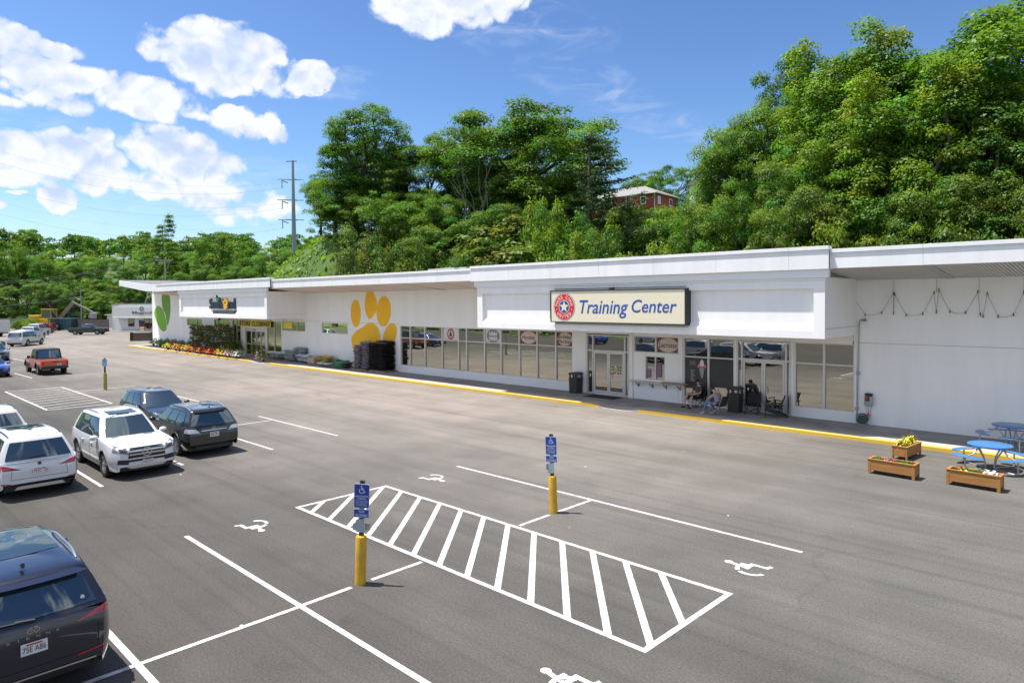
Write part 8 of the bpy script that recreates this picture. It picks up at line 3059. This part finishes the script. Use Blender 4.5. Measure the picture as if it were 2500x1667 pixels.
def wire(a, b, sag, r_, label, name='power_line', group='power lines against the sky'):
    a, b = Vector(a), Vector(b)
    pts = []
    for k in range(25):
        u = k / 24
        p = a.lerp(b, u); p.z -= sag * 4 * u * (1 - u)
        pts.append(p)
    m = MB(); m.tube(pts, r_, 5)
    tag(m.build(name, WIRE), label, 'wire', group)


for k, (yy, yl) in enumerate(((424, 312), (471, 372), (516, 440))):
    a = at_dist(648, yy + 8, D_); b = at_dist(-260, yl - 40, 190)
    wire(a, b, 9, .026, ['topmost thin wire from the transmission pole to the left', 'middle thin wire from the transmission pole to the left', 'lowest thin wire from the transmission pole to the left'][k])
    a2 = at_dist(655, yy - 4, D_ + 8); b2 = at_dist(-260, yl - 70, 205)
    wire(a2, b2, 9, .018, ['faint companion of the topmost transmission wire', 'faint companion of the middle transmission wire', 'faint companion of the lowest transmission wire'][k])
for k, (dz, yl) in enumerate(((.45, 634), (.45, 641), (-.8, 650))):
    a = pb + e_ * [-2.2, -1.2, -.2][k]; a.z = pt.z + dz
    b = at_dist(-200, yl + 20, 120)
    wire(a, b, 1.6, .024, ['upper wire from the utility pole across the far trees', 'second wire from the utility pole across the far trees', 'lowest wire from the utility pole across the far trees'][k], group='wires from the utility pole')
a = at_dist(330, 655, 160); b = at_dist(-200, 716, 110)
wire(a, b, 1.0, .024, 'single wire hanging low in front of the far trees', group='wires from the utility pole')
m = None
a = at_dist(186, 700, 160)
t = thing('lamp_pole', 'thin pale lamp pole in front of the far trees', 'lamp pole', (a.x, a.y, 0))
m = MB(); m.tube([(0, 0, 0), (0, 0, 8.8)], [.14, .09], 8); m.build('pole', GALV, t)
m = MB(); m.bar((0, 0, 8.7), e_ * -1.2 + Vector((0, 0, 8.9)), .1, .1); m.build('lamp_arm', GALV, t)

# ------------------------------------------------------------------ brick house on the hill
hb = at_dist(1503, 478, 122)
hz_ = at_dist(1503, 479, 122).z
BRICK = M('red_brick', (.30, .062, .042), rough=.85, noise=.2, scale=3, bump=.3, bscale=14)
t = thing('brick_house', 'red brick house with a pale hipped roof on the hill top', 'house', (hb.x, hb.y, hz_ - 1.2), math.radians(5))
m = MB(); m.box(-13.5, 0, 0, 8.2, 0, 4.1)
m.build('wall', BRICK, t)
m = MB(); rf = [(-14.1, -.6, 4.1), (.6, -.6, 4.1), (.6, 8.8, 4.1), (-14.1, 8.8, 4.1)]
r0, r1 = (-9.5, 4.1, 6.1), (-4.0, 4.1, 6.1)
m.poly([rf[0], rf[1], r1, r0]); m.poly([rf[2], rf[3], r0, r1]); m.poly([rf[1], rf[2], r1]); m.poly([rf[3], rf[0], r0]); m.poly(rf)
m.build('roof', M('pale_shingle', (.25, .235, .22), rough=.9, noise=.12, scale=4), t)
m = MB(); m.box(-14.15, .65, -.66, -.6, 3.92, 4.12); m.box(.601, .66, -.66, 8.86, 3.92, 4.12); m.build('gutter', TRIM, t)
for x in (-11.8, -9.2, -5.2, -2.2):
    m = MB(); m.box(x - .55, x + .55, -.06, -.002, 2.2, 3.6); f_ = m.build('window', TRIM, t)
    m = MB(); m.box(x - .42, x + .42, -.075, -.061, 2.35, 3.45); m.build('pane', PANE_D, f_)
for y in (1.8, 6.4):
    m = MB(); m.box(.002, .06, y - .55, y + .55, 2.2, 3.6); f_ = m.build('window', TRIM, t)
    m = MB(); m.box(.061, .075, y - .42, y + .42, 2.35, 3.45); m.build('pane', PANE_D, f_)
m = MB(); m.prism([(-7.2, 1.75), (-3.0, 1.75), (-3.0, 1.9), (-7.2, 1.9)], -1.3, -.002); m.build('awning', TRIM, t)
m = MB(); m.tube([(.05, -.05, 0), (.05, -.05, 4)], .06, 6); m.build('downpipe', TRIM, t)
for x in (-8.8, -6.5, -5):
    m = MB(); m.tube([(x, 3, 5.2), (x, 3, 6.2)], .09, 6); m.build('vent_pipe', GALV, t)
t = thing('white_house', 'sliver of a white house between the brick house and the wood', 'house', (0, 0, 0))
q_ = at_dist(1603, 478, 118)
t.location = (q_.x, q_.y, q_.z - 2)
m = MB(); m.box(-1.6, 3, 0, 6, 0, 6); m.build('wall', TRIM, t)
m = MB(); m.prism([(-2.1, 6), (3.5, 6), (.7, 8)], -.4, 6.4); m.build('roof', ROOFM, t)
